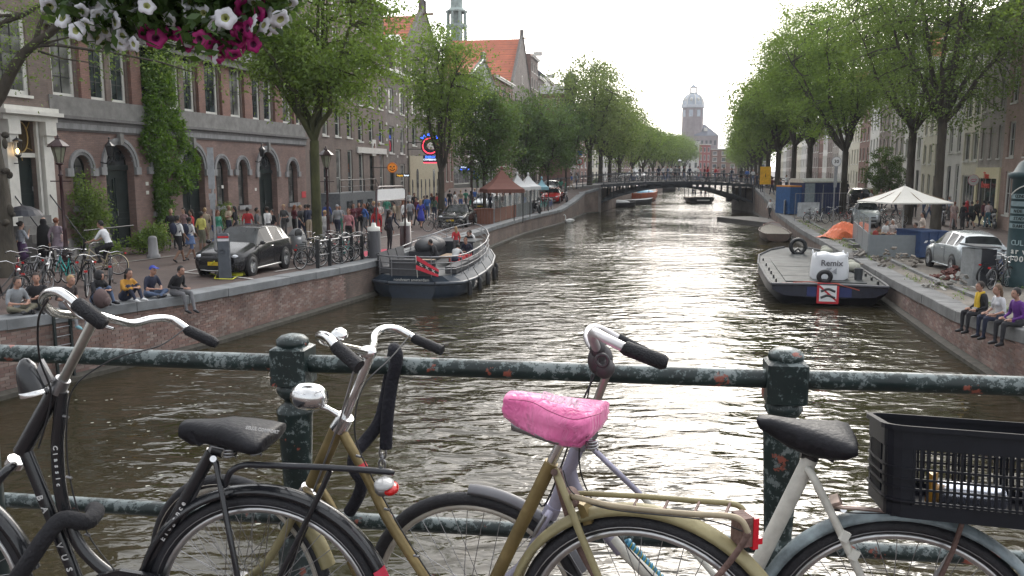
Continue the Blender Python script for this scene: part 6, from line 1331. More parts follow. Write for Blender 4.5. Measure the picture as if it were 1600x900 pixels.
red=place_car(car_proto('hatch',(.32,.02,.02),(.6,.6,.6)),(872,319),(881,312),gl,'red hatchback parked beyond the teal bicycles',1)
slv=place_car(car_proto('hatch',(.38,.41,.42)),(1453,417),(1485,427),gr,'silver hatchback seen from behind on the right bank',1)
slv.scale=(.86,.96,1.06);golf.scale=(.93,.98,1.07)
c5=copy_tree(slv,label='silver car behind the terrace screens');c5.location=gr(1352,352);c5.rotation_euler=(0,0,R(250))
c6=copy_tree(golf,label='dark car with lit tail lights beyond the blue cabin');c6.location=gr(1340,322);c6.rotation_euler=(0,0,R(75))
c7=copy_tree(slv,label='pale car parked beyond the red hatchback');c7.location=gl(860,306);c7.rotation_euler=(0,0,R(-105))
c8=copy_tree(slv,label='pale car behind the brown canopy');c8.location=gl(762,330);c8.rotation_euler=(0,0,R(-110))
def moto_proto(name='motorcycle',cover=False):
 root=thing(name,'x','motorcycle',(0,0,0));m=MB();m.ring((0,0,0),(0,1,0),.24,.055,22,8);tm=m.mesh('tyre',RUBBER);m=MB();m.lathe([(0,-.03),(.19,-.03),(.19,.03),(0,.03)],n=16,rot=Matrix.Rotation(R(90),3,'X'));rm=m.mesh('rim',STEEL)
 for x in(-.62,.68):m=MB();m.tube([(x,-.1,.29),(x,.1,.29)],.03,8);w_=m.obj('wheel',STEEL,root);link_mesh('tyre',tm,w_,(x,0,.29));link_mesh('rim',rm,w_,(x,0,.29))
 m=MB();m.ell((-.05,0,.5),(.34,.16,.2),12,8);m.ell((.15,0,.78),(.27,.15,.13),12,8);m.ell((-.62,0,.72),(.24,.09,.08),10,6);m.ell((.66,0,.62),(.2,.07,.05),10,6);m.obj('body',M((.015,.015,.018),.25,coat=.5,name='moto_paint'),root)
 m=MB();m.tube([(.05,0,.84),(-.3,0,.83),(-.62,0,.87),(-.75,0,.9)],[.07,.11,.10,.05],10,flat=.5,up=(0,0,1));m.obj('seat',RUBBER,root)
 m=MB();[m.tube([(.45,.07*s,1.0),(.68,.09*s,.29)],.025,7)for s in(-1,1)];m.obj('fork',STEEL,root)
 m=MB();m.tube([(.25,-.36,1.05),(.38,-.2,1.08),(.44,0,1.04),(.38,.2,1.08),(.25,.36,1.05)],.014,6);m.obj('handlebar',BLACK,root)
 m=MB();m.ell((.58,0,.92),(.09,.1,.1),10,8);m.obj('headlight',M((.5,.5,.5),.15,.4,name='lamp'),root)
 m=MB();m.tube([(.1,-.15,.3),(-.3,-.17,.28),(-.8,-.18,.38)],.045,8);m.obj('exhaust',CHROME,root)
 m=MB();m.ell((.52,0,1.15),(.03,.15,.17),10,7);m.obj('windshield',M((.05,.05,.05),.1,name='dark_screen'),root)
 return root
mt=moto_proto();mt.location=gr(1547,357);mt.rotation_euler=(0,0,R(-100));mt['label']='black motorcycle facing the camera at the right shop'
for px,py,dg_,lb,z_ in((1566,353,-80,'second black motorcycle right of the first at the shops',gr),(1474,352,-120,'motorcycle behind the forked elm, red and black',gr),(1490,358,240,'motorcycle beside the pink leggings woman',gr),(881,316,-70,'motorcycle parked right of the red hatchback',gl),(836,333,-60,'black scooter at the end of the terrace screens',gl),(1336,336,30,'motorcycle behind the bicycles on the right bank',gr)):
 c=copy_tree(mt,z_(px,py),R(dg_),lb)
sc=copy_tree(mt,gl(466,410),R(-70),'scooter under a grey rain cover by the black hatchback');
m=MB();g=np.random.default_rng(3);m.rings([[Vector((1.05*sx*.9*math.cos(t)*k,.36*math.sin(t)*k*(1+.2*math.cos(3*t)),z))for t in np.linspace(0,6.283,17)[:-1]]for k,z,sx in((1.0,.55,.8),(.97,.8,.8),(.8,1.05,.75),(.45,1.25,.7),(.1,1.3,.6))],True,True);cv_=m.obj('rain_cover',M((.13,.135,.14),.6,var=.2,scale=3,bump=.6,bs=6,name='rain_cover'),sc)
# ================================================================ BOATS
def hull(st,name,mats,root,n=None,deck=True):
 """st: list of (x, half_beam, z_gunwale, z_keel) ; open or decked hull"""
 m=MB();RR=[]
 for x,hb_,zg,zk in st:
  RR.append([(x,-hb_,zg),(x,-hb_*.99,zg*.6+zk*.4),(x,-hb_*.78,zk*.85+zg*.15),(x,0,zk),(x,hb_*.78,zk*.85+zg*.15),(x,hb_*.99,zg*.6+zk*.4),(x,hb_,zg)])
 m.rings(RR,False,False);m.add(RR[0],[tuple(range(7))]);m.add(RR[-1],[tuple(range(7))[::-1]])
 return m.obj(name,mats,root)
NAVY=M((.022,.032,.048),.35,var=.25,coat=.3,name='navy_hull')
def tour_boat():
 base=Vector((-3.8,31.2,0));rz=math.atan2(.98,.17);root=thing('tour_boat','dark blue open tour boat with steel railing moored at the left quay','boat',base,rz)
 ST=[(0,.9,.62,-.3),(.25,1.45,.62,-.3),(.7,1.8,.60,-.35),(2,1.95,.58,-.4),(4,1.95,.60,-.4),(6,1.88,.68,-.4),(8,1.6,.84,-.4),(9.3,1.15,1.0,-.3),(10.2,.6,1.12,-.2),(10.7,.1,1.2,0)]
 hull(ST,'hull',NAVY,root)
 m=MB();RR=[[(x,-h,z),(x,-h*.78,z+.22),(x,h*.78,z+.22),(x,h,z)]for x,h,z,k in ST];m.rings(RR,False,False,sm=False);m.add(RR[0],[(0,1,2,3)]);m.obj('side_deck',M((.022,.033,.048),.6,name='navy_deck',spec=.2),root)
 for s in(-1,1):
  m=MB();m.tube([(x,s*(h+.03),z-.05)for x,h,z,k in ST],.07,8);m.obj('rubbing_strake',M((.05,.06,.075),.4,name='strake'),root)
 m=MB();m.tube([(ST[0][0]-.04,y,.57)for y in(-.9,0,.9)],.07,8);m.obj('rubbing_strake',M((.05,.06,.075),.4,name='strake'),root)
 m=MB();RR=[[(x,-h*.74,z+.235),(x,h*.74,z+.235)]for x,h,z,k in ST[:-1]];m.rings(RR,False,False,sm=False);m.obj('deck',M((.10,.10,.10),.7,name='boat_deck'),root)
 def rl(f,dz):return[(x+(.12 if x<.1 else 0),s_*h*.86,z+dz)for x,h,z,k in ST]
 for dz,r_ in((.95,.028),(.72,.016),(.48,.016)):
  m=MB();P=[(x,-h*.86,z+dz)for x,h,z,k in ST[::-1]]+[(ST[0][0],y,ST[0][2]+dz)for y in(-.35,.35)]+[(x,h*.86,z+dz)for x,h,z,k in ST];m.tube(P,r_,6);m.obj('rail',M((.2,.2,.21),.45,.6,name='dull_rail'),root)
 sx=[.0,.5,1.4,2.4,3.4,4.4,5.4,6.4,7.4,8.4,9.3,10.0];pm=MB();pm.tube([(0,0,0),(0,0,.73)],.016,6);pme=pm.mesh('stanchion',STEEL)
 xs_=[q[0]for q in ST]
 for x in sx:
  for s in(-1,1):
   h=float(np.interp(x,xs_,[q[1]for q in ST]));z=float(np.interp(x,xs_,[q[2]for q in ST]));link_mesh('stanchion',pme,root,(x,s*h*.86,z+.2))
 GYC=M((.07,.07,.075),.75,name='grey_cushion')
 for x in(.7,1.75,2.8):
  m=MB();m.b2(x,x+.95,.95,1.5,.85,1.1);m.box((x+.48,1.5,1.35),(.95,.14,.55),rot=Matrix.Rotation(R(-14),3,'X'));m.obj('bench',GYC,root)
 m=MB();m.b2(.2,.75,-.8,.8,.85,1.1);m.b2(.1,.22,-.9,.9,.85,1.45);m.obj('bench',GYC,root)
 for x in(1.0,3.4):m=MB();m.b2(x,x+2.1,-1.5,-1.05,.85,1.1);m.obj('bench',GYC,root)
 m=MB();m.b2(1.1,2.6,-.25,.35,1.15,1.22);m.tube([(1.8,0,.85),(1.8,0,1.18)],.04,7);m.obj('table',WOOD,root)
 m=MB();m.b2(3.6,5.0,-.7,-.1,1.15,1.22);m.tube([(4.3,-.4,.85),(4.3,-.4,1.18)],.04,7);m.obj('table',WOOD,root)
 m=MB();m.ell((5.6,.8,1.5),(1.5,.6,.42),14,8);m.b2(4.2,6.9,.35,1.35,.9,1.35);m.obj('folded_cover',M((.03,.032,.038),.6,bump=.8,bs=3,name='canvas_dark'),root)
 m=MB();[m.tube([(x,1.45,1.0),(x+.15,1.3,1.85),(x+.25,.6,2.0),(x+.35,.2,1.8)],.02,6)for x in(4.4,5.3,6.3)];m.obj('canopy_hoop',STEEL,root)
 m=MB();m.b2(6.7,8.3,-.9,.9,.9,1.55);m.b2(6.6,8.4,-1.0,1.0,1.55,1.6);m.obj('cabin',NAVY,root)
 for y in(-.55,.1):m=MB();m.b2(6.68,6.70,y,y+.45,1.2,1.45);m.obj('hatch',GLASS,root)
 m=MB();m.box((3.5,-.95,1.15),(1.2,.4,.14));m.box((4.9,-.95,1.15),(.9,.4,.14));m.obj('red_cushion',cl((.5,.03,.04)),root)
 for i,x in enumerate((1.2,2.6,4.3,6.0,7.6)):
  h=float(np.interp(x,xs_,[q[1]for q in ST]));z=float(np.interp(x,xs_,[q[2]for q in ST]))
  fd=thing('boat_fender','%s black fender from the stern hanging on the tour boat side'%ordn[i],'fender',root.location+Matrix.Rotation(rz,3,'Z')@Vector((x,-h-.13,0)),rz,'fenders on the tour boat')
  m=MB();m.lathe([(0,-.12),(.06,-.1),(.095,0),(.095,.42),(.06,.52),(.0,.55)],n=10);m.obj('bumper',RUBBER,fd);m=MB();m.tube([(0,0,.5),(0,.12,z+.1),(0,.28,z+.35)],.014,5);m.obj('rope',BLACK,fd)
 f=thing('flag','red and black flag with white crosses on the stern of the tour boat','flag',root.location+Matrix.Rotation(rz,3,'Z')@Vector((-.05,-.25,.8)),rz,s=.82)
 m=MB();m.tube([(0,0,0),(-.25,0,1.05)],.02,6);m.obj('flagpole',WHITE,f)
 m=MB();RR=[];n=9
 for i in range(n+1):
  u=i/n;RR.append([(-.25+.12*(1-t)*(1)+.03*math.sin(u*7),-u*1.05,1.02-t*(.62-.30*u)-u*.62)for t in np.linspace(0,1,4)])
 V=[p for r in RR for p in r];fs=[(i*4+j,(i+1)*4+j,(i+1)*4+j+1,i*4+j+1)for i in range(n)for j in range(3)]
 m.add(V,fs,0,True);m.m=[1 if(k%3)==1 else 0 for k in range(len(fs))];m.obj('cloth',[M((.5,.02,.04),.7,name='flag_red'),M((.012,.012,.012),.7,name='flag_black')],f)
 m=MB()
 for c in(.22,.5,.78):
  x0,y0,z0=-.25+.05+.03*math.sin(c*7)-.03,-c*1.05,1.02-.5*(.62-.3*c)-c*.62
  for s in(-1,1):m.tube([(x0,y0-.06,z0-.06*s-.03),(x0,y0+.06,z0+.06*s+.03)],.014,4)
 m.obj('cross',WHITE,f)
 put_text('rondvaart amsterdam',.16,WHITE,root,xf(root)@Vector((-.02,0,.70)),xf(root).to_3x3()@Vector((0,-1,0)),(0,0,1),.003)
 W=lambda x,y,z:root.location+Matrix.Rotation(rz,3,'Z')@Vector((x,y,z))
 dd=math.degrees(rz);BGp='people aboard the tour boat'
 person(W(2.9,-.95,1.1),dd-8,'sit_lean',top=(.5,.5,.5),bot=NV,hair=('short',HD),sleeve='long',group=BGp,label='man in white jacket leaning over the tour boat table',face=True)
 person(W(5.2,-1.0,1.1),dd+170,'sit_edge2',top=NV,bot=BK,hair=('short',HR),sleeve='long',group=BGp,label='man in navy jacket facing him on the tour boat',face=True)
 person(W(6.3,-.2,.87),dd+40,'bagarm',top=RD,bot=GY,hair=('long',HL),sleeve='long',fem=True,group=BGp,label='blonde woman in red top standing on the tour boat',s=.8)
 person(W(4.4,.2,1.05),dd+90,'sit_edge2',top=BK,bot=BK,hair=('short',HD),sleeve='long',group=BGp,label='dark figure seated beside the folded boat cover')
 for i,(x,y,a)in enumerate(((8.6,-.3,BK),(9.1,.3,TN),(9.3,-.4,WH))):person(W(x,y,1.2),dd+180-30*i,'sit_edge2',top=a,bot=NV,hair=('short',HB),group=BGp,label='passenger in %s seated at the bow of the tour boat'%['black','tan','white'][i],s=.9)
tour_boat()
def barge():
 p0=Vector((11.25,29.2,0));rz=math.atan2(.975,.225);root=thing('work_barge','long grey work barge with dark hull moored at the right quay','boat',p0,rz)
 IR=M((.055,.06,.06),.6,var=.6,scale=1.6,bump=.2,name='worn_steel_deck',spec=.15);HB_=M((.014,.016,.03),.4,var=.4,name='dark_blue_hull')
 ST=[(0,1.95,.74,.30),(.6,2.0,.74,-.15),(2.5,2.02,.74,-.3),(7,2.02,.74,-.3),(10,1.8,.8,-.25),(11.4,1.2,.92,0),(12.1,.5,1.0,.3)]
 hull(ST,'hull',HB_,root)
 m=MB();RR=[[(x,-h,z),(x,h,z)]for x,h,z,k in ST];m.rings(RR,False,False,sm=False);m.obj('deck',IR,root)
 for s in(-1,1):m=MB();m.tube([(x,s*h,z+.02)for x,h,z,k in ST],.055,7);m.obj('gunwale',M((.11,.11,.11),.7,var=.6,scale=5,name='worn_gunwale',spec=.25),root)
 m=MB();m.tube([(0,-1.95,.76),(-.05,0,.80),(0,1.95,.76)],.055,7);m.obj('gunwale',M((.06,.06,.07),.5,name='dark_gunwale'),root)
 for k in range(5):
  m=MB();m.b2(.9+k*1.6,.9+k*1.6+1.55,-1.4,1.4,.745,.775+.004*(k%2));m.obj('deck_plate',IR,root)
 for i,(x,y)in enumerate([(x,s*1.75)for x in(.8,2,3.2,4.4,6,8,10)for s in(-1,1)]):m=MB();m.box((x,y,.79),(.16,.06,.10));m.tube([(x-.09,y,.85),(x+.09,y,.85)],.025,6);m.obj('cleat',BLACK,root)
 m=MB();m.ring((10.6,0,1.2),(1,0,0),.33,.09,22,8);m.tube([(10.6,-.3,.8),(10.6,0,1.1),(10.6,.3,.8)],.06,7);m.obj('bow_fairlead',BLACK,root)
 m=MB();m.tube([(-.02,-1.0,.62),(-.1,-.2,.85),(.1,.6,.8),(.2,1.6,.78)],.02,5);m.tube([(.1,.2,.82),(.6,.6,.8),(.3,1.2,.8)],.018,5);m.obj('red_rope',M((.4,.09,.06),.8,name='rope_red'),root)
 m=MB();m.b2(-.03,0,-.75,.75,.36,.70);m.obj('stern_plate',M((.02,.03,.12),.4,name='blue_stern'),root)
 W=lambda x,y,z:root.location+Matrix.Rotation(rz,3,'Z')@Vector((x,y,z))
 sg=thing('no_wash_sign','white square sign with red border and two black waves on the barge stern','sign',W(-.08,.05,0),rz)
 def pl(m,y0,y1,z0,z1,x,mi=0):m.b2(x-.006,x+.006,y0,y1,z0,z1,mi)
 m=MB();pl(m,-.37,.37,.12,.86,0);m.obj('border',M((.5,.02,.03),.4,name='sign_red',var=.05),sg)
 m=MB();pl(m,-.29,.29,.20,.78,-.008);m.obj('panel',M((.75,.75,.75),.4,name='sign_white',var=.05),sg)
 for zc in(.60,.37):
  m=MB();pts=[(-.018,y,zc+.045*math.cos(y*11))for y in np.linspace(-.24,.24,13)];m.tube(pts,.042,4,flat=1,sm=False);m.obj('wave',BLACK,sg)
 m=MB();m.prism([(-.02,.29,.78),(-.02,.29,.70),(-.02,-.29,.20),(-.02,-.29,.28)][::-1],(-.006,0,0));m.obj('diagonal_bar',M((.5,.02,.03),.4,name='sign_red',var=.05),sg)
 bg=thing('bulk_bag','big white builder bag with grey print standing on the barge deck','bag',W(2.1,-.25,.78),rz);BW=M((.66,.67,.69),.7,var=.06,scale=3,bump=.5,bs=5,name='woven_bag')
 g=np.random.default_rng(8);m=MB();RR=[]
 for k,(sc_,z)in enumerate(((.64,0),(.66,.12),(.64,.45),(.60,.78),(.57,.90),(.5,.93),(.2,.9))):
  ring=[]
  for t in np.linspace(0,6.283,33)[:-1]:c,s=math.cos(t),math.sin(t);p=5;r_=(abs(c)**p+abs(s)**p)**(-1/p)*sc_*(1+.025*math.sin(t*9+k));ring.append((r_*c*.9,r_*s,z+.03*math.sin(t*5)))
  RR.append(ring)
 m.rings(RR);m.obj('bag',BW,bg)
 for cx,cy in((-.5,-.55),(-.5,.55),(.5,-.55),(.5,.55)):m=MB();m.tube([(cx-.08,cy,.86),(cx-.05,cy,1.0),(cx+.05,cy,1.0),(cx+.08,cy,.86)],.025,5);m.obj('lifting_loop',BW,bg)
 PG=M((.1,.1,.11),.7,name='grey_print')
 ld=xf(bg).to_3x3()@Vector((0,-1,0));put_text('Remix',.30,PG,bg,xf(bg)@Vector((-.645,0,.62)),ld,(0,0,1),.003,True)
 m=MB();m.prism([(-.648,.18,.45),(-.648,-.02,.45),(-.648,.18,.22)],(-.004,0,0));m.prism([(-.648,-.18,.45),(-.648,-.18,.22),(-.648,-.0,.3)],(-.004,0,0));m.obj('printed_mark',M((.3,.31,.33),.7,name='grey_print2'),bg)
 ty=thing('tyre','old black tyre leaning at the foot of the white bag','tyre',W(.55,.1,.78),rz);m=MB();m.ring((0,0,.22),(1,0,.25),.2,.085,24,8);m.obj('ring',RUBBER,ty)
 for i,(x,y)in enumerate(((2.6,-1.75),(9.0,-1.6))):
  sk=thing('sandbag',['pale sack slumped on the left deck edge of the barge','pale sack further forward on the barge deck'][i],'sack',W(x+2,y+.25,.78),rz);m=MB();m.ell((0,0,.17),(.42,.3,.2),12,8);m.ell((.2,.05,.3),(.2,.2,.14),10,6);m.obj('sack',M((.35,.35,.29),.9,bump=.6,bs=8,name='sackcloth'),sk)
 bk=thing('bucket','small dark drum beside the white bag on the barge','drum',W(1.8,-1.25,.78),rz);m=MB();m.lathe([(.14,0),(.15,.4),(.16,.42),(.13,.42),(.12,.36)],n=14,caps=True);m.obj('drum',M((.05,.055,.06),.5,name='drum'),bk)
barge()
def small_boat(label,px,py,deg,L,Wd,h,col,name='rowing_boat',deck=None,Y=None,cover=None):
 p=at(px,py,0);root=thing(name,label,'boat',(p.x,p.y,0),R(deg));c=M(col,.5,var=.3,name='boat_paint')
 ST=[(-L/2,Wd*.38,h,.0),(-L*.4,Wd*.46,h,-.15),(0,Wd/2,h,-.2),(L*.3,Wd*.4,h*1.1,-.15),(L*.45,Wd*.18,h*1.3,-.05),(L*.5,.03,h*1.45,.1)]
 hull(ST,'hull',c,root)
 m=MB();RR=[[(x,-w_*.9,z-(.12 if deck is None else .0)),(x,w_*.9,z-(.12 if deck is None else .0))]for x,w_,z,k in ST];m.rings(RR,False,False,sm=False);m.obj('deck',M(deck or(.05,.045,.04),.7,var=.3,name='boat_floor'),root)
 for s in(-1,1):m=MB();m.tube([(x,s*w_,z)for x,w_,z,k in ST],.035,6);m.obj('gunwale',M([min(1,q*1.5+.03)for q in col],.5,name='gunwale_paint'),root)
 for x in(-L*.2,L*.12):m=MB();m.b2(x,x+.22,-Wd*.4,Wd*.4,h-.05,h-.01);m.obj('thwart',WOOD,root)
 if cover:m=MB();m.ell((0,0,h),(L*.35,Wd*.4,.4),12,7);m.obj('cover',M(cover,.6,bump=.5,name='boat_cover'),root)
 return root
small_boat('brown open wooden boat moored ahead of the grey barge',1208,372,78,6.5,2.0,.55,(.09,.06,.045),deck=(.16,.14,.11))
small_boat('flat rusty boat between the pontoon and the brown boat',1215,362,80,6,2.2,.4,(.14,.06,.05),deck=(.12,.10,.09))
small_boat('dark skiff with white cover under the far bridge, left side',966,323,20,5,1.7,.5,(.03,.03,.035),cover=(.5,.5,.5))
small_boat('flat grey boat beyond the far bridge beside the orange one',988,319,30,7,2.2,.6,(.07,.07,.075),deck=(.25,.25,.25))
small_boat('orange red boat beyond the far bridge',1008,314,60,8,2.6,1.3,(.42,.10,.04),deck=(.3,.28,.25),cover=(.2,.4,.55))
small_boat('tiny dark boat in mid canal beyond the far bridge',1038,299,0,5,1.8,.7,(.02,.02,.02))
small_boat('small dark boat at the right pier of the far bridge',1153,314,0,3.5,1.4,.4,(.03,.03,.035))
p=at(1191,350,0);pt=thing('pontoon','flat wooden pontoon at the foot of the far right quay wall','pontoon',(p.x,p.y,0),R(14))
m=MB();m.b2(-1.8,1.6,-5,5,-.2,.35);m.obj('float',M((.08,.075,.07),.8,name='float'),pt)
for k in range(20):m=MB();m.b2(-1.85,1.65,-5+k*.5+.01,-4.5+k*.5-.01,.35,.40);m.obj('plank',M((.20,.185,.17),.85,var=.3,name='grey_planks'),pt)
person((p.x+.8,p.y+.5,.40),220,'walk',top=WH,bot=BK,hair=('short',HD),sleeve='long',label='person in white top and black trousers walking on the pontoon')
def salon_boat():
 p=at(1091,316,0);root=thing('canal_cruiser','small dark canopied canal boat sailing past the far bridge','boat',p,R(-92))
 ST=[(-4,1.5,.7,-.1),(0,1.75,.7,-.2),(3,1.7,.8,-.2),(3.8,1.2,.9,0)];hull(ST,'hull',BLACK,root)
 m=MB();RR=[[(x,-h,z),(x,h,z)]for x,h,z,k in ST];m.rings(RR,False,False,sm=False);m.obj('deck',WOOD,root)
 m=MB();m.rings([[(x,-1.6,2.15),(x,-.9,2.35),(x,.9,2.35),(x,1.6,2.15),(x,1.6,2.08),(x,-1.6,2.08)]for x in(-3.2,3.2)],True,True,sm=False);m.obj('canopy',M((.12,.12,.125),.6,name='canvas_grey'),root)
 for x in(-3.1,0,3.1):
  for s in(-1,1):m=MB();m.tube([(x,1.5*s,.7),(x,1.5*s,2.1)],.04,6);m.obj('post',BLACK,root)
 m=MB();m.b2(3.85,3.9,-.9,.9,.35,.5);m.obj('name_board',WHITE,root)
 for i,(x,y,c)in enumerate(((2,.6,RD),(1,-.7,WH),(-.5,.5,TN),(-1.5,-.5,BL))):q=p+Vector((y,-x,.75));person(q,-90,'phone',top=c,bot=NV,s=.75,group='passengers under the canal cruiser canopy',label='passenger in %s under the cruiser canopy'%['red','white','tan','blue'][i])
salon_boat()
p=at(889,348,0);sw=thing('swan','white swan swimming near the left quay','swan',p,R(200));SWH=M((.75,.75,.73),.7,var=.05,name='feathers')
m=MB();pts=[(-.55,0,.22),(-.35,0,.16),(0,0,.13),(.25,0,.16),(.36,0,.3),(.33,0,.5),(.38,0,.66),(.46,0,.72),(.55,0,.68)];m.tube(pts,[.03,.14,.2,.13,.055,.045,.045,.05,.025],10);[m.ell((-.12,.12*s,.24),(.32,.09,.13),10,7)for s in(-1,1)];m.obj('body',SWH,sw)
m=MB();m.tube([(.54,0,.68),(.64,0,.64)],[.025,.01],6);m.obj('beak',M((.6,.2,.03),.5,name='beak'),sw)
m=MB();g=np.random.default_rng(31)
for _ in range(120):
 px,py=(g.uniform(1340,1590),g.uniform(470,640))if g.random()<.35 else(g.uniform(60,420),g.uniform(545,820));q=at(px,py,.006);r_=g.uniform(.008,.03);a0=g.uniform(0,6)
 m.poly([(q.x+r_*math.cos(a0+t)*(1.6 if t%2 else 1),q.y+r_*math.sin(a0+t),.006)for t in(0,1.2,2.4,3.6,4.9)])
o=m.obj('floating_litter',M((.35,.35,.3),.8,name='petals'));prop(o,kind='stuff');prop(o,'small pale petals and scraps floating on the water','litter')
# ================================================================ STREET FURNITURE
def lamp_post(px,py,H,label,col,s=1.0,zf=gl):
 p=zf(px,py);root=thing('street_lamp',label,'street lamp',p,R(20));m=MB()
 m.lathe([(.22,0),(.24,.05),(.18,.12),(.15,.5),(.17,.55),(.12,.65),(.075,.9),(.065,1.4),(.08,1.44),(.06,1.5),(.05,H-1.35),(.09,H-1.3),(.05,H-1.25),(.045,H-.98),(.13,H-.93),(.13,H-.9),(.0,H-.9)],n=12);m.obj('post',col,root)
 m=MB();m.tube([(-.32,0,H-1.5),(.32,0,H-1.5)],.02,6);m.obj('ladder_bar',col,root)
 m=MB();m.lathe([(.10,H-.88),(.22,H-.36)],n=6,sm=False);m.obj('glass_lantern',M((.24,.25,.18),.25,name='milky_glass'),root)
 m=MB();m.lathe([(.34,H-.37),(.35,H-.34),(.22,H-.22),(.09,H-.12),(.08,H-.06),(.03,H-.04),(.035,H),(0,H+.06)],n=6,sm=False)
 for k in range(6):a=k/6*6.283;m.tube([(.10*math.cos(a),.10*math.sin(a),H-.9),(.225*math.cos(a),.225*math.sin(a),H-.36)],.012,4)
 m.obj('lantern_roof',col,root);return root
lamp_post(106,424,4.55,'dark red cast iron street lamp near the far left doorway',LAMPRED)
lamp_post(514,390,4.5,'dark red street lamp just right of the mossy elm',LAMPRED)
lamp_post(738,338,4.3,'street lamp beside the blue parking sign',LAMPRED)
lamp_post(1058,285,4.8,'pale lantern street lamp beyond the far bridge',STEEL,zf=lambda a,b_:Vector((25.5,128,1.6)))
def pole_sign(px,py,H,label,parts,zf=gl,r=.03,col=STEEL,name='road_sign',deg=-90):
 p=zf(px,py);root=thing(name,label,'sign',p,R(deg+90));m=MB();m.tube([(0,0,0),(0,0,H)],r,8);m.obj('pole',col,root)
 for k in parts:k(root)
 return root
def disc(z,r,cols,y=-.05):
 def f(root):
  for i,(q,c)in enumerate(cols):m=MB();m.lathe([(0,-.006),(r*q,-.006),(r*q,.006),(0,.006)],(0,y-.008*i,z),24,rot=Matrix.Rotation(R(90),3,'X'),sm=False);m.obj('sign_face',c,root)
 return f
def plate(z,w_,h,c,x=0,y=-.05,text=None,tc_=None,ts=.1):
 def f(root):
  m=MB();m.b2(x-w_/2,x+w_/2,y-.01,y+.01,z-h/2,z+h/2);m.obj('sign_face',c,root)
  if text:X=xf(root);put_text(text,ts,tc_ or WHITE,root,X@Vector((x,y-.014,z)),X.to_3x3()@Vector((1,0,0)),(0,0,1),.002,True)
 return f
SBLUE=M((.02,.12,.4),.4,name='sign_blue');SRED=M((.5,.02,.03),.4,name='sign_red',var=.05);SWHT=M((.7,.7,.7),.4,var=.05,name='sign_white2')
GYP=M((.25,.26,.27),.5,name='grey_sign_back')
pole_sign(339,432,4.0,'tall grey pole with long narrow blank panel before the hatchback',[plate(3.45,.2,1.3,GYP),plate(2.55,.22,.2,GYP),plate(2.3,.16,.3,GYP)],r=.045)
pole_sign(745,336,3.8,'blue parking sign with white P on a pole left of the brown canopy',[plate(3.1,.5,.7,SBLUE,text='P',ts=.6)])
pole_sign(1194,318,2.9,'yellow square sign on a pole near the far bridge',[plate(2.5,1.0,1.6,M((.75,.4,.02),.4,name='sign_yellow'),text='i',tc_=BLACK,ts=.5)],zf=gr)
pole_sign(1301,354,4.6,'round white speed sign on grey pole beside the blue cabin',[disc(4.3,.33,((1,GYP),(.9,SWHT))),plate(3.3,.22,1.4,GYP),lambda r_:put_text('30',.32,BLACK,r_,xf(r_)@Vector((0,-.075,4.3)),xf(r_).to_3x3()@Vector((1,0,0)),(0,0,1),.002,True)],zf=gr,r=.04)
pole_sign(905,296,3.6,'round red bordered sign near the left end of the far bridge',[disc(3.0,.4,((1,SRED),(.75,SWHT))),plate(3.9,.5,.5,SBLUE)])
def lips_sign():
 p=gr(1515,352);q=p+Vector((0,0,0));root=pole_sign(1515,352,3.0,'round white sign with pink lips standing before the shops',[disc(3.05,.38,((1,M((.5,.12,.2),.5,name='pink_ring')),(.93,SWHT)))],zf=gr,name='shop_sign')
 LP_=M((.6,.03,.14),.4,name='lip_pink');m=MB();m.tube([(-.22,-.08,3.04),(-.12,-.08,3.11),(0,-.08,3.09),(.12,-.08,3.13),(.22,-.08,3.08)],[.01,.045,.035,.045,.01],6,flat=.5);m.tube([(-.22,-.08,3.04),(-.1,-.08,2.96),(.05,-.08,2.95),(.22,-.08,3.08)],[.01,.05,.055,.01],6,flat=.5);m.obj('lips',LP_,root)
lips_sign()
p=gl(352,436);cpst=thing('charging_post','dark grey charging post with white band and yellow cable','charging post',p,R(15))
m=MB();m.rings([[(x*s,y*s,z)for x,y in((-.17,-.12),(.17,-.12),(.2,0),(.17,.12),(-.17,.12),(-.2,0))]for z,s in((0,1),(1.35,.95),(1.42,.8))],True,True,sm=False);m.obj('post',M((.07,.08,.095),.5,name='charger_grey'),cpst)
m=MB();m.b2(-.17,.17,-.125,-.11,1.18,1.26);m.obj('light_band',M((.6,.6,.62),.4,name='band'),cpst);m=MB();m.b2(-.16,.16,-.128,-.11,1.28,1.34);m.obj('red_band',SRED,cpst)
m=MB();m.lathe([(0,-.02),(.07,-.02),(.07,.02)],(-.05,-.13,.85),14,rot=Matrix.Rotation(R(90),3,'X'));m.obj('socket',BLACK,cpst)
YC=M((.6,.6,.05),.5,name='yellow_cable');cb_=thing('charging_cable','yellow charging cable hanging from the hatchback to the ground','cable',gl(320,424));
m=MB();A_=golf.location+Matrix.Rotation(golf.rotation_euler[2],3,'Z')@Vector((2.2,.1,.6));g0=gl(322,428);g1=gl(352,437);g2=gl(372,432);m.tube([A_,A_.lerp(g0,.5)+Vector((-.1,-.1,-.05)),g0+Vector((0,0,.03)),g0.lerp(g1,.5)+Vector((0,.1,.03)),g1+Vector((-.3,-.1,.03)),g1+Vector((.3,-.22,.03)),g2],.018,6);
for k in range(3):m.tube([g2+Vector((.22*math.cos(t),.22*math.sin(t),.03+k*.03))for t in np.linspace(0,5.8,12)],.018,5)
m.obj('cable',YC,cb_,True)
p=gl(240,403);bo=thing('stone_bollard','grey stone bollard standing before the arcaded building','bollard',p);m=MB();m.lathe([(.26,0),(.26,.12),(.2,.16),(.17,.78),(.15,.84),(.08,.88),(0,.89)],n=14);m.obj('post',STONE_L,bo)
MPW=M((.045,.045,.05),.8,var=.3,scale=3,stretch=(3,3,.4),name='tarred_wood')
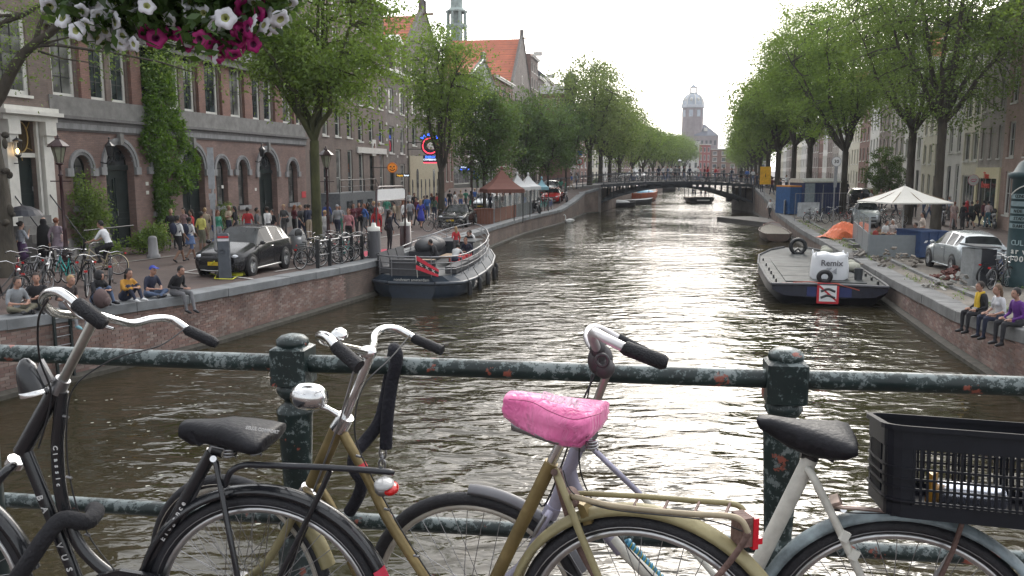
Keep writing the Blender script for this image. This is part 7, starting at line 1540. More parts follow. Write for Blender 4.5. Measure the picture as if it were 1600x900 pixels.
def mpost(px,pyb,pyt,label,col,r_):
 Y=atY(px,pyb,1);q=at(px,pyb,1.28);z1=atY(px,pyt,q.y).z;root=thing('mooring_post',label,'mooring post',(q.x,q.y,0));m=MB();m.lathe([(r_,-1),(r_,z1-.22),(r_*.9,z1-.22)],n=14,caps=True);m.obj('pile',col,root);m=MB();m.lathe([(r_*.95,z1-.24),(r_*.95,z1-.07),(r_*.4,z1-.05),(r_*.3,z1+.1),(.0,z1+.1)],n=14);m.obj('cap',WHITE,root);return q
qa=mpost(585,404,352,'dark wooden mooring post with white cap at the boat stern',MPW,.27);qb=mpost(634,386,345,'dark red mooring post with white cap behind the tour boat',LAMPRED,.26)
sgb=thing('boarding_sign','white signboard on dark red frame between the mooring posts','sign',gl(612,384));
a=onp(592,400,(qa.x,qa.y),(qb.x,qb.y));
def OS(px,py):return onp(px,py,(qa.x+.1,qa.y+.2),(qb.x+.05,qb.y-.2))
m=MB();m.tube([OS(588,402),OS(588,298),OS(592,292),OS(628,291),OS(633,297),OS(633,388)],.04,7);m.tube([OS(588,314),OS(633,312)],.03,6);m.obj('frame',LAMPRED,sgb,True)
m=MB();c4_=[OS(590,296),OS(632,294),OS(632,310),OS(590,314)];m.prism(c4_,(.02,.04,0));m.obj('board',SWHT,sgb,True)
xd=(OS(632,302)-OS(590,304));put_text('CANAL TOURS',.17,M((.25,.27,.3),.6,name='grey_letters'),sgb,OS(612,301)+Vector((0,-.02,.02)),xd,(0,0,1),.004)
put_text('boarding here',.1,M((.25,.27,.3),.6,name='grey_letters'),sgb,OS(612,307)+Vector((0,-.02,.02)),xd,(0,0,1),.004)
rk=thing('bicycle_rack','low iron rack with two rails above the left quay','bicycle rack',gl(495,420));
A1,A2=gl(497,420),gl(566,405)
for h in(.95,.45):m=MB();m.tube([A1+Vector((0,0,h)),A2+Vector((0,0,h))],.025,6);m.obj('rail',STEEL,rk,True)
for k in range(5):q=A1.lerp(A2,k/4);m=MB();m.b2(q.x-.06,q.x+.06,q.y-.06,q.y+.06,q.z-.02,q.z+1.0);m.obj('post',BLACK,rk,True)
rc=thing('red_carpet','red mat lying on the quay beside the boarding sign','mat',gl(585,392));m=MB();pts=[gl(568,394),gl(605,390),gl(606,397),gl(570,402)];m.prism([q+Vector((0,0,.012))for q in pts][::-1],(0,0,.008));m.obj('mat',cl((.45,.04,.08)),rc,True)
NEB=M((.05,.15,1.0),.5,emit=3.5,name='neon_blue');NER=M((1.0,.05,.1),.5,emit=2.2,name='neon_red');NEW=M((.75,.85,1),.5,emit=1.6,name='neon_white')
def Wl(px,py,w_=0):return onp(px,py,fL.p0,fL.p1,w_)
def face(px,py,Y):
 return atY(px,py,Y)
c=Wl(672,228,2.0);ns=thing('neon_sign','round neon sign with red ring and blue arc lettering on the left row','sign',c,R(8));K=c.y/F
m=MB();m.lathe([(0,-.1),(14.5*K,-.1),(14.5*K,.1),(0,.1)],(0,0,0),28,rot=Matrix.Rotation(R(90),3,'X'),sm=False);m.obj('drum',M((.015,.016,.05),.5,name='sign_navy'),ns)
m=MB();m.ring((0,-.14,0),(0,1,0),11.5*K,.8*K,32,6);m.obj('red_tube',NER,ns)
m=MB();m.ell((.1,-.1,.0),(6.5*K,.06,5.5*K),14,8);m.ell((.25,-.12,-.12),(4*K,.06,3.4*K),12,8);m.obj('pale_emblem',M((.55,.55,.52),.5,name='emblem',emit=.25),ns)
m=MB();n=14;RR=[[(r_*K*math.sin(a),-.06,r_*K*math.cos(a))for r_ in(14,19.5)]for a in np.linspace(-.95,.95,n)];m.rings([[p_ for p_ in r_]+[(r_[1][0],.06,r_[1][2]),(r_[0][0],.06,r_[0][2])]for r_ in RR],True,True,sm=False);m.obj('name_arc',M((.015,.016,.07),.5,name='sign_navy2'),ns)
for i,ch in enumerate('THE BULLDOG'):
 if ch==' ':continue
 a=-.82+1.64*i/10;X=xf(ns);put_text(ch,5.2*K,NEB,ns,X@Vector((16.6*K*math.sin(a),-.09,16.6*K*math.cos(a))),X.to_3x3()@Vector((math.cos(a),0,-math.sin(a))),X.to_3x3()@Vector((math.sin(a),0,math.cos(a))),.01,True)
m=MB();m.b2(-11*K,11*K,-.09,.09,-25*K,-14.5*K);m.obj('lower_panel',M((.015,.016,.07),.5,name='sign_navy2'),ns)
X=xf(ns);put_text('ENERGY',4.2*K,NEB,ns,X@Vector((0,-.12,-17*K)),X.to_3x3()@Vector((1,0,0)),(0,0,1),.01,True);put_text('COFFEESHOP',3.6*K,NEW,ns,X@Vector((0,-.12,-21*K)),X.to_3x3()@Vector((1,0,0)),(0,0,1),.01,True)
m=MB();m.b2(-10.5*K,10.5*K,-.12,-.09,-26.2*K,-24.8*K);m.obj('red_strip',NER,ns)
m=MB();m.tube([(-10*K,0,5*K),(-2.2-.2,0.5,5*K)],.04,5);m.tube([(-10*K,0,-5*K),(-2.4,0.5,-5*K)],.04,5);m.obj('bracket',BLACK,ns)
c=Wl(613,262,1.6);K=c.y/F;os_=thing('round_shop_sign','round orange sign with dark face on the dark brick house','sign',c,R(8))
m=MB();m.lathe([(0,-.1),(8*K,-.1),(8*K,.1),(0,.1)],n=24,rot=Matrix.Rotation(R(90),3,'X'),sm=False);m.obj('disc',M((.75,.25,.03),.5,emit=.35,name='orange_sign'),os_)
m=MB();m.ring((0,-.12,0),(0,1,0),7.2*K,.5*K,26,5);m.obj('rim',M((.5,.1,.02),.5,name='orange_rim'),os_)
m=MB();[m.ell((x*K,-.11,z*K),(a_*K,.03,b_*K),8,6)for x,z,a_,b_ in((-2.5,1.5,1.4,1.1),(2.5,1.5,1.4,1.1),(0,-.6,.8,.8))];m.tube([(-4*K,-.11,-2*K),(-2*K,-.11,-4*K),(2*K,-.11,-4*K),(4*K,-.11,-2*K)],.8*K,5);m.obj('dark_motif',M((.05,.02,.01),.5,name='motif'),os_)
m=MB();m.tube([(-7*K,0,0),(-1.9,.4,0)],.03,5);m.obj('bracket',BLACK,os_)
c=Wl(630,274,1.2);K=c.y/F;ys=thing('small_shop_sign','small yellow and white lettering sign below the round orange one','sign',c,R(8));m=MB();m.b2(-11*K,10*K,-.04,.04,-2.6*K,2.6*K);m.obj('panel',M((.03,.025,.02),.5,name='dark_panel'),ys);X=xf(ns);X=xf(ys);put_text('happy',4*K,M((.9,.5,.05),.5,emit=1.0,name='yellow_light'),ys,X@Vector((-5*K,-.06,0)),X.to_3x3()@Vector((1,0,0)),(0,0,1),.01,True);put_text('hour',4*K,NEW,ys,X@Vector((5*K,-.06,0)),X.to_3x3()@Vector((1,0,0)),(0,0,1),.01,True)
c=Wl(726,263,1.5);K=c.y/F;hs=thing('hotel_sign','small blue lit sign HOTEL & LOUNGE BAR over the dark doorway','sign',c,R(8));m=MB();m.b2(-9*K,9*K,-.12,.12,-4.2*K,4.2*K);m.obj('box',M((.015,.02,.12),.5,name='sign_blue_box'),hs);X=xf(hs);put_text('HOTEL &',3.4*K,NEW,hs,X@Vector((0,-.14,1.8*K)),X.to_3x3()@Vector((1,0,0)),(0,0,1),.01,True);put_text('LOUNGE BAR',2.6*K,NEB,hs,X@Vector((0,-.14,-1.8*K)),X.to_3x3()@Vector((1,0,0)),(0,0,1),.01,True)
c=Wl(584,231,.02);sb=thing('facade_tablet','white tablet with a small dark relief on the brown brick house','plaque',c,fL.rz);K=c.y/F;m=MB();m.b2(-.45,.45,-.05,.02,-.65,.65);m.obj('tablet',WHITE,sb);m=MB();m.b2(-.2,.2,-.09,-.05,-.3,.15);m.ell((0,-.08,.25),(.12,.04,.12),8,6);m.obj('relief',BR_RED,sb)
W5=xf(r2[0]);m=MB();m.b2(.3,r2[1]-.2,-.12,.02,5.05,5.5);m.obj('white_beam',WHITE,r2[0])
st_=thing('stoop','grey stone stoop with iron stair rail before the tall brown house','stair',Wl(560,330,.1)*1,fL.rz);o=st_.location.copy();o.z=1.3;st_.location=o;XF[st_.name]=Matrix.Translation(o)@Matrix.Rotation(fL.rz,4,'Z')
m=MB();m.b2(-7.5,0,-1.5,0,0,1.9);m.obj('platform',M((.13,.14,.15),.7,var=.2,name='blue_grey_paint'),st_)
for k in range(8):m=MB();m.b2(.02+.3*k,.32+.3*k-.005,-1.5,-.2,0,1.9-.22*(k+1));m.obj('step',STONE,st_)
m=MB();m.tube([(-7.4,-1.45,2.8),(0,-1.45,2.8),(2.4,-1.45,1.0)],.03,6);m.tube([(-7.4,-1.45,2.35),(0,-1.45,2.35),(2.4,-1.45,.55)],.02,6)
for x,z in((-7.4,1.9),(-5,1.9),(-2.5,1.9),(0,1.9),(2.4,0)):m.tube([(x,-1.45,z),(x,-1.45,z+.95)],.03,6)
m.obj('stair_rail',BLACK,st_)
for x in(-6.3,-4.2,-2.1):m=MB();m.b2(x,x+1.1,-1.53,-1.5,.6,1.35);m.obj('cellar_window',GLASS,st_)
def canopy(label,px,py0,pyap,pyev,wpx,col,zf=gl,name='terrace_canopy',sides=4,rot=.3,drop=.25,poles=True):
 p=zf(px,py0);Y=p.y;K=Y/F;zt=atY(px,pyap,Y).z-p.z;ze=atY(px,pyev,Y).z-p.z;r_=wpx*K/2;root=thing(name,label,'canopy',p,rot)
 cm=M(col,.75,var=.08,scale=1.5,bump=.15,bs=4,name='canvas');m=MB();R1=[Vector((r_*1.0*sx,r_*1.0*sy,ze))for sx,sy in((-1,-1),(1,-1),(1,1),(-1,1))];top=Vector((0,0,zt))
 for i in range(4):
  a,b_=R1[i],R1[(i+1)%4];n=5
  for k in range(n):
   t0,t1=k/n,(k+1)/n;f=lambda t:Vector((0,0,-.16*math.sin(math.pi*t)*1.0))
   q=[a.lerp(top,t0)+f(t0),b_.lerp(top,t0)+f(t0),b_.lerp(top,t1)+f(t1),a.lerp(top,t1)+f(t1)];m.poly(q if t1<1 else q[:3])
  m.poly([a,a-Vector((0,0,drop)),b_-Vector((0,0,drop)),b_])
 m.obj('canvas',cm,root)
 if poles:[MB().tube([(x*.93,y*.93,0),(x*.93,y*.93,ze)],.035,6).obj('pole',BLACK,root)for x,y,z in R1]
 m=MB();m.ell((0,0,zt+.05),(.1,.1,.14),8,6);m.obj('finial',cm,root);return root
canopy('brown pyramid canopy over the left terrace',784,347,264,295,58,(.14,.05,.035),rot=.25)
canopy('first white canopy right of the brown one',808,338,272,292,34,(.62,.62,.62),rot=.3)
canopy('second white canopy of the left terrace',825,334,273,291,32,(.6,.6,.6),rot=.3)
canopy('turquoise edged small canopy at the end of the terrace',846,330,279,292,18,(.2,.36,.42),rot=.3)
canopy('white tent beyond the far bridge on the left bank',990,286,262,274,34,(.6,.6,.6),rot=.6,zf=lambda a,b_:Vector((16.5,113,1.7)))
def screen(label,pa,pb,h0,h1,n,col,zf=gl,glass=True,off=0,name='terrace_screen'):
 A_,B_=zf(*pa),zf(*pb);d=(B_-A_);L=d.to_2d().length;root=thing(name,label,'screen',A_,math.atan2(d.y,d.x));w_=L/n
 for k in range(n):
  m=MB();m.b2(k*w_+.03,(k+1)*w_-.03,-.03,.03,.05,h0);m.obj('panel',col,root)
  if glass:m=MB();m.b2(k*w_+.04,(k+1)*w_-.04,-.006,.006,h0+.03,h1-.03);m.obj('pane',CLEAR,root)
 for k in range(n+1):m=MB();m.b2(k*w_-.03,k*w_+.03,-.04,.04,0,h1);m.obj('post',col if not glass else GYP,root)
 return root
CLEAR,n_,b_s=new_mat('clear_pane');b_s.inputs['Transmission Weight'].default_value=.9;b_s.inputs['Roughness'].default_value=.05;b_s.inputs['IOR'].default_value=1.1;b_s.inputs['Base Color'].default_value=(.8,.85,.85,1)
BRW=M((.16,.06,.035),.6,var=.25,stretch=(1,1,5),name='brown_panel');GP=M((.19,.21,.22),.5,var=.08,name='grey_panel');DG=M((.12,.13,.13),.5,name='dark_grey_panel')
screen('brown panelled terrace screen with glass uprights along the left quay',(772,349),(806,340),.95,1.75,4,BRW)
screen('grey panelled terrace screen right of the brown one',(807,340),(829,334),1.0,1.9,3,DG)
screen('dark terrace screen at the end of the left terrace',(830,334),(840,331),1.0,1.9,2,BLACK)
pb_=thing('wooden_planter','long reddish wooden planter box left of the terrace screens','planter',gl(745,350));A_,B_=gl(744,350),gl(771,350);L=(B_-A_).length
for k in range(6):m=MB();m.b2(A_.x+L*k/6+.01,A_.x+L*(k+1)/6-.01,A_.y,A_.y+.5,A_.z,A_.z+.95);m.obj('board',BRW,pb_,True)
m=MB();m.b2(A_.x-.03,A_.x+L+.03,A_.y-.04,A_.y+.55,A_.z+.95,A_.z+1.0);m.obj('top',BRW,pb_,True)
screen('grey panelled front of the right bank terrace enclosure',(1357,403),(1438,404),1.0,1.05,2,GP,zf=gr,glass=False)
screen('short side of the right terrace enclosure with glass uprights',(1333,374),(1356,402),1.0,1.75,3,GP,zf=gr)
for i,(px,py)in enumerate(((1336,378),(1343,387),(1351,397))):
 q=gr(px,py)+Vector((-.25,-.1,0));t=thing('concrete_block','%s grey concrete weight beside the glass side of the right terrace'%['rear','middle','front'][i],'concrete block',q,.3);m=MB();m.b2(-.3,.3,-.16,.16,0,.16);m.obj('block',STONE,t)
def parasol():
 p=gr(1407,396);Y=p.y;K=Y/F;root=thing('parasol','large square cream parasol over the right bank terrace','parasol',p,.12);zt=atY(1411,290,Y).z-p.z;ze=atY(1411,315,Y).z-p.z;r_=74*K*.67
 cm=M((.56,.54,.49),.75,var=.04,scale=1,name='parasol_canvas');m=MB();R1=[Vector((r_*sx,r_*sy,ze))for sx,sy in((-1,-1),(0,-1),(1,-1),(1,0),(1,1),(0,1),(-1,1),(-1,0))];top=Vector((0,0,zt));n=4
 for i in range(8):
  a,b_=R1[i],R1[(i+1)%8]
  for k in range(n):
   t0,t1=k/n,(k+1)/n;f=lambda t:Vector((0,0,-.06*math.sin(math.pi*t)));q=[a.lerp(top,t0)+f(t0),b_.lerp(top,t0)+f(t0),b_.lerp(top,t1)+f(t1),a.lerp(top,t1)+f(t1)];m.poly(q if t1<1 else q[:3])
  m.poly([a,a-Vector((0,0,.06)),b_-Vector((0,0,.06)),b_])
 m.obj('canvas',cm,root);m=MB();m.tube([(0,0,0),(0,0,zt+.06)],.035,8);m.obj('pole',M((.4,.4,.38),.5,name='pole_cream'),root);m=MB();[m.tube([(0,0,zt-.08),(q.x*.97,q.y*.97,ze+.01)],.014,5)for q in R1];m.obj('rib',WOOD,root);m=MB();m.b2(-.4,.4,-.4,.4,0,.1);m.obj('base',STONE,root)
parasol()
TG='guests at the right bank terrace'
for px,py,dg_,kw in((1364,396,0,dict(top=(.28,.04,.03),bot=(.6,.6,.6),hair=('short',HD),label='guest in dark red top at the left end of the terrace')),(1380,385,-60,dict(top=WH,bot=NV,hair=('short',HD),label='guest in white shirt in the middle of the terrace')),(1396,384,200,dict(top=(.45,.4,.38),bot=NV,hair=('short',HG),label='guest in pale shirt left of the parasol pole')),(1413,396,160,dict(top=(.02,.28,.2),bot=NV,hair=('short',HD),label='guest in green T-shirt right of the parasol pole')),(1432,392,180,dict(top=BK,bot=BK,hair=('short',HB),label='guest in black at the right end of the terrace'))):
 q=gr(px,py);person(q+Vector((0,0,.46)),dg_,'sit_chair',group=TG,fem=px==1396,**kw)
 ch=thing('terrace_chair','chair under the %s'%kw['label'].replace('at the','by the'),'chair',q,R(dg_),'chairs of the right bank terrace');m=MB();m.b2(-.22,.22,-.22,.22,.42,.455);m.obj('seat',WOOD,ch);m=MB();m.b2(-.25,-.22,-.22,.22,.5,.85);m.obj('backrest',WOOD,ch);[MB().tube([(x,y,0),(x,y,.42)],.015,5).obj('leg',BLACK,ch)for x in(-.2,.2)for y in(-.2,.2)]
P_(1439,388,170,'stand',zf=gr,top=(.5,.42,.36),bot=(.3,.16,.07),hair=('long',HD),fem=True,group=TG,label='dark haired woman in cream top standing at the forked elm')
for i,(px,py)in enumerate(((1372,388),(1404,390),(1424,392))):
 t=thing('terrace_table','%s small round table of the right bank terrace'%['left','middle','right'][i],'table',gr(px,py));m=MB();m.lathe([(0,.72),(.35,.72),(.35,.75),(0,.75)],n=16);m.obj('table_top',WOOD,t);m=MB();m.tube([(0,0,0),(0,0,.72)],.03,6);m.obj('leg',BLACK,t)
def box_thing(name,label,cat,px,py,w_,d_,h,col,deg=14,zf=gr,extra=None):
 p=zf(px,py);root=thing(name,label,cat,p,R(deg));m=MB();m.b2(-w_/2,w_/2,0,d_,.06,h);m.obj('body',col,root)
 n=max(2,int(w_/.35))
 for k in range(n+1):x=-w_/2+w_*k/n;m=MB();m.b2(x-.03,x+.03,-.04,0,.06,h);m.obj('rib',col,root)
 if extra:extra(root,w_,d_,h)
 return root
CB=M((.022,.05,.13),.5,var=.25,name='container_blue');CB2=M((.02,.035,.10),.5,var=.2,name='cabin_blue')
def lid(r_,w_,d_,h):m=MB();m.b2(-w_/2-.04,w_/2+.04,-.05,d_+.05,h,h+.06);m.obj('lid',CB,r_);[(lambda m:(m.prism([(x,-.06,.7),(x+.12,-.06,.7),(x+.2,-.06,.8),(x+.08,-.06,.8)],(0,.01,0)),m.obj('white_stripe',SWHT,r_)))(MB())for x in(-.5,-.2,.1,.4)]
box_thing('skip_container','blue steel skip with white dashes beside the silver hatchback','skip',1457,405,1.25,1.8,1.15,CB,8,extra=lid)
def cabx(r_,w_,d_,h):
 m=MB();m.rings([[(x,y,z)for y,z in((-.1,h-.05),(-.1,h+.05),(.3,h+.28),(d_-.3,h+.28),(d_+.1,h+.05),(d_+.1,h-.05))]for x in(-w_/2-.1,w_/2+.1)],True,True,sm=False);m.obj('roof',M((.4,.4,.36),.5,name='cabin_roof'),r_)
 m=MB();m.b2(-w_/2+.05,-w_/2+.9,-.06,-.03,.3,h-.1);m.obj('window',M((.25,.3,.33),.2,name='cabin_glass'),r_);m=MB();m.b2(.1,1.0,-.07,-.04,.1,h-.25);m.obj('door',CB2,r_);m=MB();[m.tube([(x,-.08,.1),(x,-.08,h-.2)],.03,5)for x in(.08,1.02)];m.obj('door_frame',GYP,r_)
box_thing('site_cabin','dark blue site cabin with pale rounded roof on the right bank','cabin',1282,336,3.1,2.2,2.6,CB2,12,extra=cabx)
box_thing('container','bright blue container with orange top left of the site cabin','container',1250,336,1.9,2.2,2.2,M((.03,.09,.22),.5,var=.2,name='container_blue2'),12,extra=lambda r_,w_,d_,h:MB().b2(-w_/2,w_/2,0,d_,h,h+.12).obj('orange_top',M((.5,.2,.03),.6,name='orange_load'),r_))
pbn=gr(1262,346);bn=thing('fence_banner','white banner on a wire fence before the blue cabin','fence',pbn,R(15));m=MB();m.b2(-.9,.9,-.02,.0,.35,1.35);m.obj('banner',M((.5,.52,.54),.6,var=.35,scale=2.5,name='printed_banner'),bn)
m=MB();[m.tube([(x,0,0),(x,0,2.0)],.025,6)for x in(-1.1,1.1,3.3)];m.tube([(-1.1,0,2.0),(3.3,0,2.0)],.02,6);m.tube([(-1.1,0,.2),(3.3,0,.2)],.02,6);[m.tube([(x,0,.2),(x,0,2)],.006,4)for x in np.arange(-1,3.3,.22)];m.obj('mesh_panel',STEEL,bn)
pcb=gr(1232,334);cbk=thing('concrete_barrier','sloping grey metal barrier sheet left of the blue container','barrier',pcb,R(60));m=MB();m.prism([(-1.6,0,0),(1.6,0,0),(1.6,0,1.6),(-1.6,0,1.1)],(0,.08,0));m.obj('sheet',GYP,cbk)
pt_=gr(1316,372);tp=thing('tarpaulin','crumpled orange tarpaulin over rubble on the right quay','tarpaulin',pt_,R(20));m=MB();g=np.random.default_rng(9);nx,ny=18,12;V=[]
for i in range(nx):
 for j in range(ny):u,v=i/(nx-1)*2-1,j/(ny-1)*2-1;V.append((u*1.25,v*.8,max(.01,.85*(1-u*u*.9)*(1-v*v)**.6*(.8+.35*math.sin(u*5+v*3))+g.uniform(-.03,.03))))
fs=[(i*ny+j,(i+1)*ny+j,(i+1)*ny+j+1,i*ny+j+1)for i in range(nx-1)for j in range(ny-1)];m.add(V,fs,0,False);m.m=[0 if(k//(ny-1))<11 or(k%3)else 1 for k in range(len(fs))];m.obj('sheet',[M((.62,.14,.05),.55,var=.15,name='orange_tarp'),M((.45,.43,.38),.6,name='tarp_underside')],tp)
def rubble(label,px,py,n,rad,col,sz=(.2,.1,.06),zf=gr,seed=1,name='brick_pile'):
 p=zf(px,py);root=thing(name,label,'bricks',p);g=np.random.default_rng(seed);bm=MB();bm.b2(-sz[0]/2,sz[0]/2,-sz[1]/2,sz[1]/2,-sz[2]/2,sz[2]/2);me=bm.mesh('brick',col)
 for k in range(n):
  r_=g.uniform(0,1)**.6*rad;a=g.uniform(0,6.28);o=link_mesh('brick',me,root,(r_*math.cos(a),r_*math.sin(a)*.7,.03+max(0,(.55*rad)*(1-r_/rad))*g.uniform(.2,1)));o.rotation_euler=(g.uniform(-.7,.7),g.uniform(-.7,.7),g.uniform(0,3.1))
 return root
RBM=brick_piece_mat('loose_red_brick',(.16,.05,.04),(.11,.04,.035),(.2,.08,.06))
rubble('heap of loose red bricks behind the silver hatchback',1493,436,150,.85,RBM)
rubble('reddish brick rubble column at the end of the terrace front',1437,402,120,.5,brick_piece_mat('loose_brown_brick',(.13,.07,.05),(.10,.06,.05),(.16,.10,.08)),seed=4)
rubble('broken pale stone scraps on the right quay',1492,452,34,1.0,brick_piece_mat('pale_stone',(.4,.39,.36),(.3,.29,.27),(.22,.2,.18)),(.22,.1,.03),seed=6,name='stone_scraps')
rubble('scattered paving bits before the grey terrace front',1395,414,40,1.5,brick_piece_mat('pale_stone2',(.3,.27,.23),(.22,.19,.16),(.16,.14,.12)),(.18,.1,.05),seed=7,name='stone_scraps')
rubble('broken slabs beside the orange tarpaulin',1345,402,16,.8,brick_piece_mat('pale_stone3',(.25,.23,.2),(.2,.18,.16),(.16,.15,.14)),(.3,.2,.06),seed=8,name='stone_scraps')
p=gr(1526,446);uc=thing('utility_cabinet','grey concrete pillar with black bin and slanted lid near the column','cabinet',p,R(10));m=MB();m.b2(-.42,-.15,-.3,.3,0,1.25);m.obj('pillar',M((.24,.25,.25),.8,name='cabinet_grey'),uc);m=MB();m.b2(-.15,.42,-.3,.3,0,1.2);m.obj('bin',M((.018,.02,.026),.4,name='bin_black'),uc);m=MB();m.prism([(-.5,-.38,1.3),(.5,-.38,1.24),(.5,.34,1.28),(-.5,.34,1.34)],(0,0,.05));m.obj('lid',M((.12,.125,.13),.4,name='lid_grey'),uc)
q=gr(1588,452);cc=Vector((q.x+.72,q.y+.55,q.z));ac=thing('advertising_column','dark teal advertising column with white lettering at right frame edge','column',cc)
m=MB();m.lathe([(.78,0),(.78,.35),(.7,.4),(.7,3.5),(.8,3.55),(.84,3.7),(.7,3.75),(.55,4.05),(.2,4.3),(.08,4.35),(.1,4.5),(.0,4.7)],n=32);m.obj('column',M((.02,.045,.05),.5,var=.15,name='dark_teal',spec=.25),ac)
g=np.random.default_rng(3);m=MB()
for k in range(5):
 z=2.0+k*.24
 m.rings([[(.712*math.cos(a),.712*math.sin(a),z-.08),(.712*math.cos(a),.712*math.sin(a),z+.08)]for a in np.linspace(R(165),R(300),12)],False,False)
m.obj('pale_band',M((.16,.22,.23),.5,name='poster_band'),ac)
def coltext(t,z,size,mat=WHITE,a0=R(185),rr=.722):
 X=xf(ac);a=a0
 for ch in t:
  wd=size*(.62 if ch not in 'mwMW' else .85)*(.5 if ch in 'il-.1 ' else 1);a+=wd/rr/2
  if ch!=' ':put_text(ch,size,mat,ac,X@Vector((rr*math.cos(a),rr*math.sin(a),z)),(-math.sin(a),math.cos(a),0),(0,0,1),.004,True)
  a+=wd/rr/2
coltext('CULLEN',1.45,.24,M((.25,.33,.34),.5,name='pale_teal'));coltext('ar wordt',1.18,.26);coltext('1-0001',.93,.26)
coltext('D AMST',2.0,.15,DKGREEN);coltext('STAD',2.24,.15,DKGREEN);coltext('N DE',2.48,.15,DKGREEN);coltext('CONCERT',2.96,.15,DKGREEN)
m=MB();m.tube([(.72*math.cos(a),.72*math.sin(a),3.0+.35*math.sin((a-R(165))/R(135)*math.pi))for a in np.linspace(R(165),R(300),14)],.02,5);m.obj('white_arc',WHITE,ac)
g=np.random.default_rng(41);cs=[]
for _ in range(160):Y=g.uniform(18,60);cs.append((qrx(Y)+g.choice([.62,1.15,3.5])+g.normal()*.06,Y,zr(Y)+.05))
V,Fq=leaves(np.array(cs),np.full(len(cs),.09),26,.035,.5,4);o=link_mesh('weeds',np_mesh('weeds',V,Fq,LEAF_D));prop(o,'weeds growing in the joints along the right quay','weeds',kind='stuff')
# ================================================================ FOREGROUND BICYCLES
GOLD=M((.20,.15,.065),.42,.45,var=.3,scale=9,bump=.15,bs=40,name='gold_frame');GOLD_L=M((.27,.235,.125),.5,.1,var=.25,scale=7,bump=.2,bs=30,name='gold_mudguard')
LAV=M((.30,.29,.37),.35,.35,var=.2,scale=12,name='lavender_frame');WFR=M((.52,.51,.46),.45,var=.22,scale=14,bump=.2,bs=40,name='chipped_white');BKF=M((.012,.013,.016),.25,var=.3,scale=12,coat=.4,name='gloss_black',bump=.06,bs=160)
RUST=M((.16,.10,.085),.7,.2,var=.45,scale=14,bump=.4,name='rusty_tube');PALEB=M((.22,.27,.29),.5,var=.55,scale=10,bump=.25,bs=50,name='peeling_blue')
SADB=M((.010,.010,.013),.5,var=.35,scale=40,bump=.18,bs=90,name='wet_saddle',rvar=.18,spec=.22);GRIP=M((.014,.014,.017),.6,var=.2,scale=50,bump=.4,bs=220,name='rubber_grip',spec=.3)
TYR=M((.014,.014,.018),.6,var=.25,scale=30,bump=.25,bs=120,name='tyre_rubber');RIMS=M((.5,.5,.5),.3,.9,var=.2,scale=20,name='rim_steel');RIMC=M((.42,.39,.34),.5,.4,var=.2,scale=20,name='rim_dull')
class BP:
 """vertical plane of a bicycle through two ground points; px,py -> 3D point"""
 def __init__(s,a,b):s.a,s.b=Vector(a),Vector(b);s.t=(s.b-s.a).normalized();n=Vector((-s.t.y,s.t.x));s.n=n if n.dot(s.a)<0 else-n
 def __call__(s,px,py,w_=0.0):return onp(px,py,s.a,s.b,w_)
 def path(s,pts):return[s(*p)for p in pts]
def smooth(P,n=6):
 out=[]
 for i in range(len(P)-1):
  p0=P[max(i-1,0)];p1=P[i];p2=P[i+1];p3=P[min(i+2,len(P)-1)]
  for k in range(n):
   t=k/n;out.append(.5*((2*p1)+(p2-p0)*t+(2*p0-5*p1+4*p2-p3)*t*t+(3*p1-p0-3*p2+p3)*t**3))
 return out+[P[-1]]
def bwheel(root,bp,c,R_,tyre=TYR,rim=RIMS,spokes=36,tw=.020,whitewall=None,hubc=STEEL):
 ax=bp.n.to_3d();m=MB();m.tube([c-ax*.055,c-ax*.03,c+ax*.03,c+ax*.055],[.012,.028,.028,.012],12);m.lathe([(.03,-.028),(.034,-.03),(.03,-.032)],c,12);w_=m.obj('wheel',hubc,root,True)
 m=MB();m.ring(c,ax,R_-tw,tw,72,12,flat=.9);m.obj('tyre',tyre,w_,True)
 if whitewall:m=MB();m.ring(c+ax*.0,ax,R_-tw*1.35,.0015,72,5);m.v=[tuple(Vector(p)+ax*tw*.86)for p in m.v];m.obj('reflective_stripe',whitewall,w_,True)
 m=MB();m.ring(c,ax,R_-2*tw-.004,.0105,72,10,flat=1.1);m.obj('rim',rim,w_,True)
 m=MB();u=ax.orthogonal().normalized();v=ax.cross(u);rr=R_-2*tw-.008
 for k in range(spokes):
  a=2*math.pi*k/spokes;s=1 if k%2 else-1;a2=a+(1 if(k//2)%2 else-1)*1.25;m.tube([c+ax*.026*s+(u*math.cos(a2)+v*math.sin(a2))*.03,c+(u*math.cos(a)+v*math.sin(a))*rr],.00115,4,caps=False)
 m.obj('spokes',STEEL,w_,True);return w_
def guard(root,bp,c,R_,a0,a1,mat,wd=.03,gap=.018,name='mudguard'):
 ax=bp.n.to_3d();t=bp.t.to_3d();RR=[]
 for a in np.linspace(R(a0),R(a1),48):
  e=t*math.cos(a)+Vector((0,0,1))*math.sin(a);r_=R_+gap;RR.append([c+e*(r_-.012)+ax*wd,c+e*(r_-.001)+ax*wd*.8,c+e*(r_+.008)+ax*wd*.4,c+e*(r_+.011),c+e*(r_+.008)-ax*wd*.4,c+e*(r_-.001)-ax*wd*.8,c+e*(r_-.012)-ax*wd,c+e*(r_+.003)])
 m=MB();m.rings(RR,True,True);return m.obj(name,mat,root,True)
def T(root,name,pts,r,mat,n=12,par=None,flat=1.0,up=None):
 m=MB();m.tube(pts,r,n,flat=flat,up=up);return m.obj(name,mat,par or root,True)
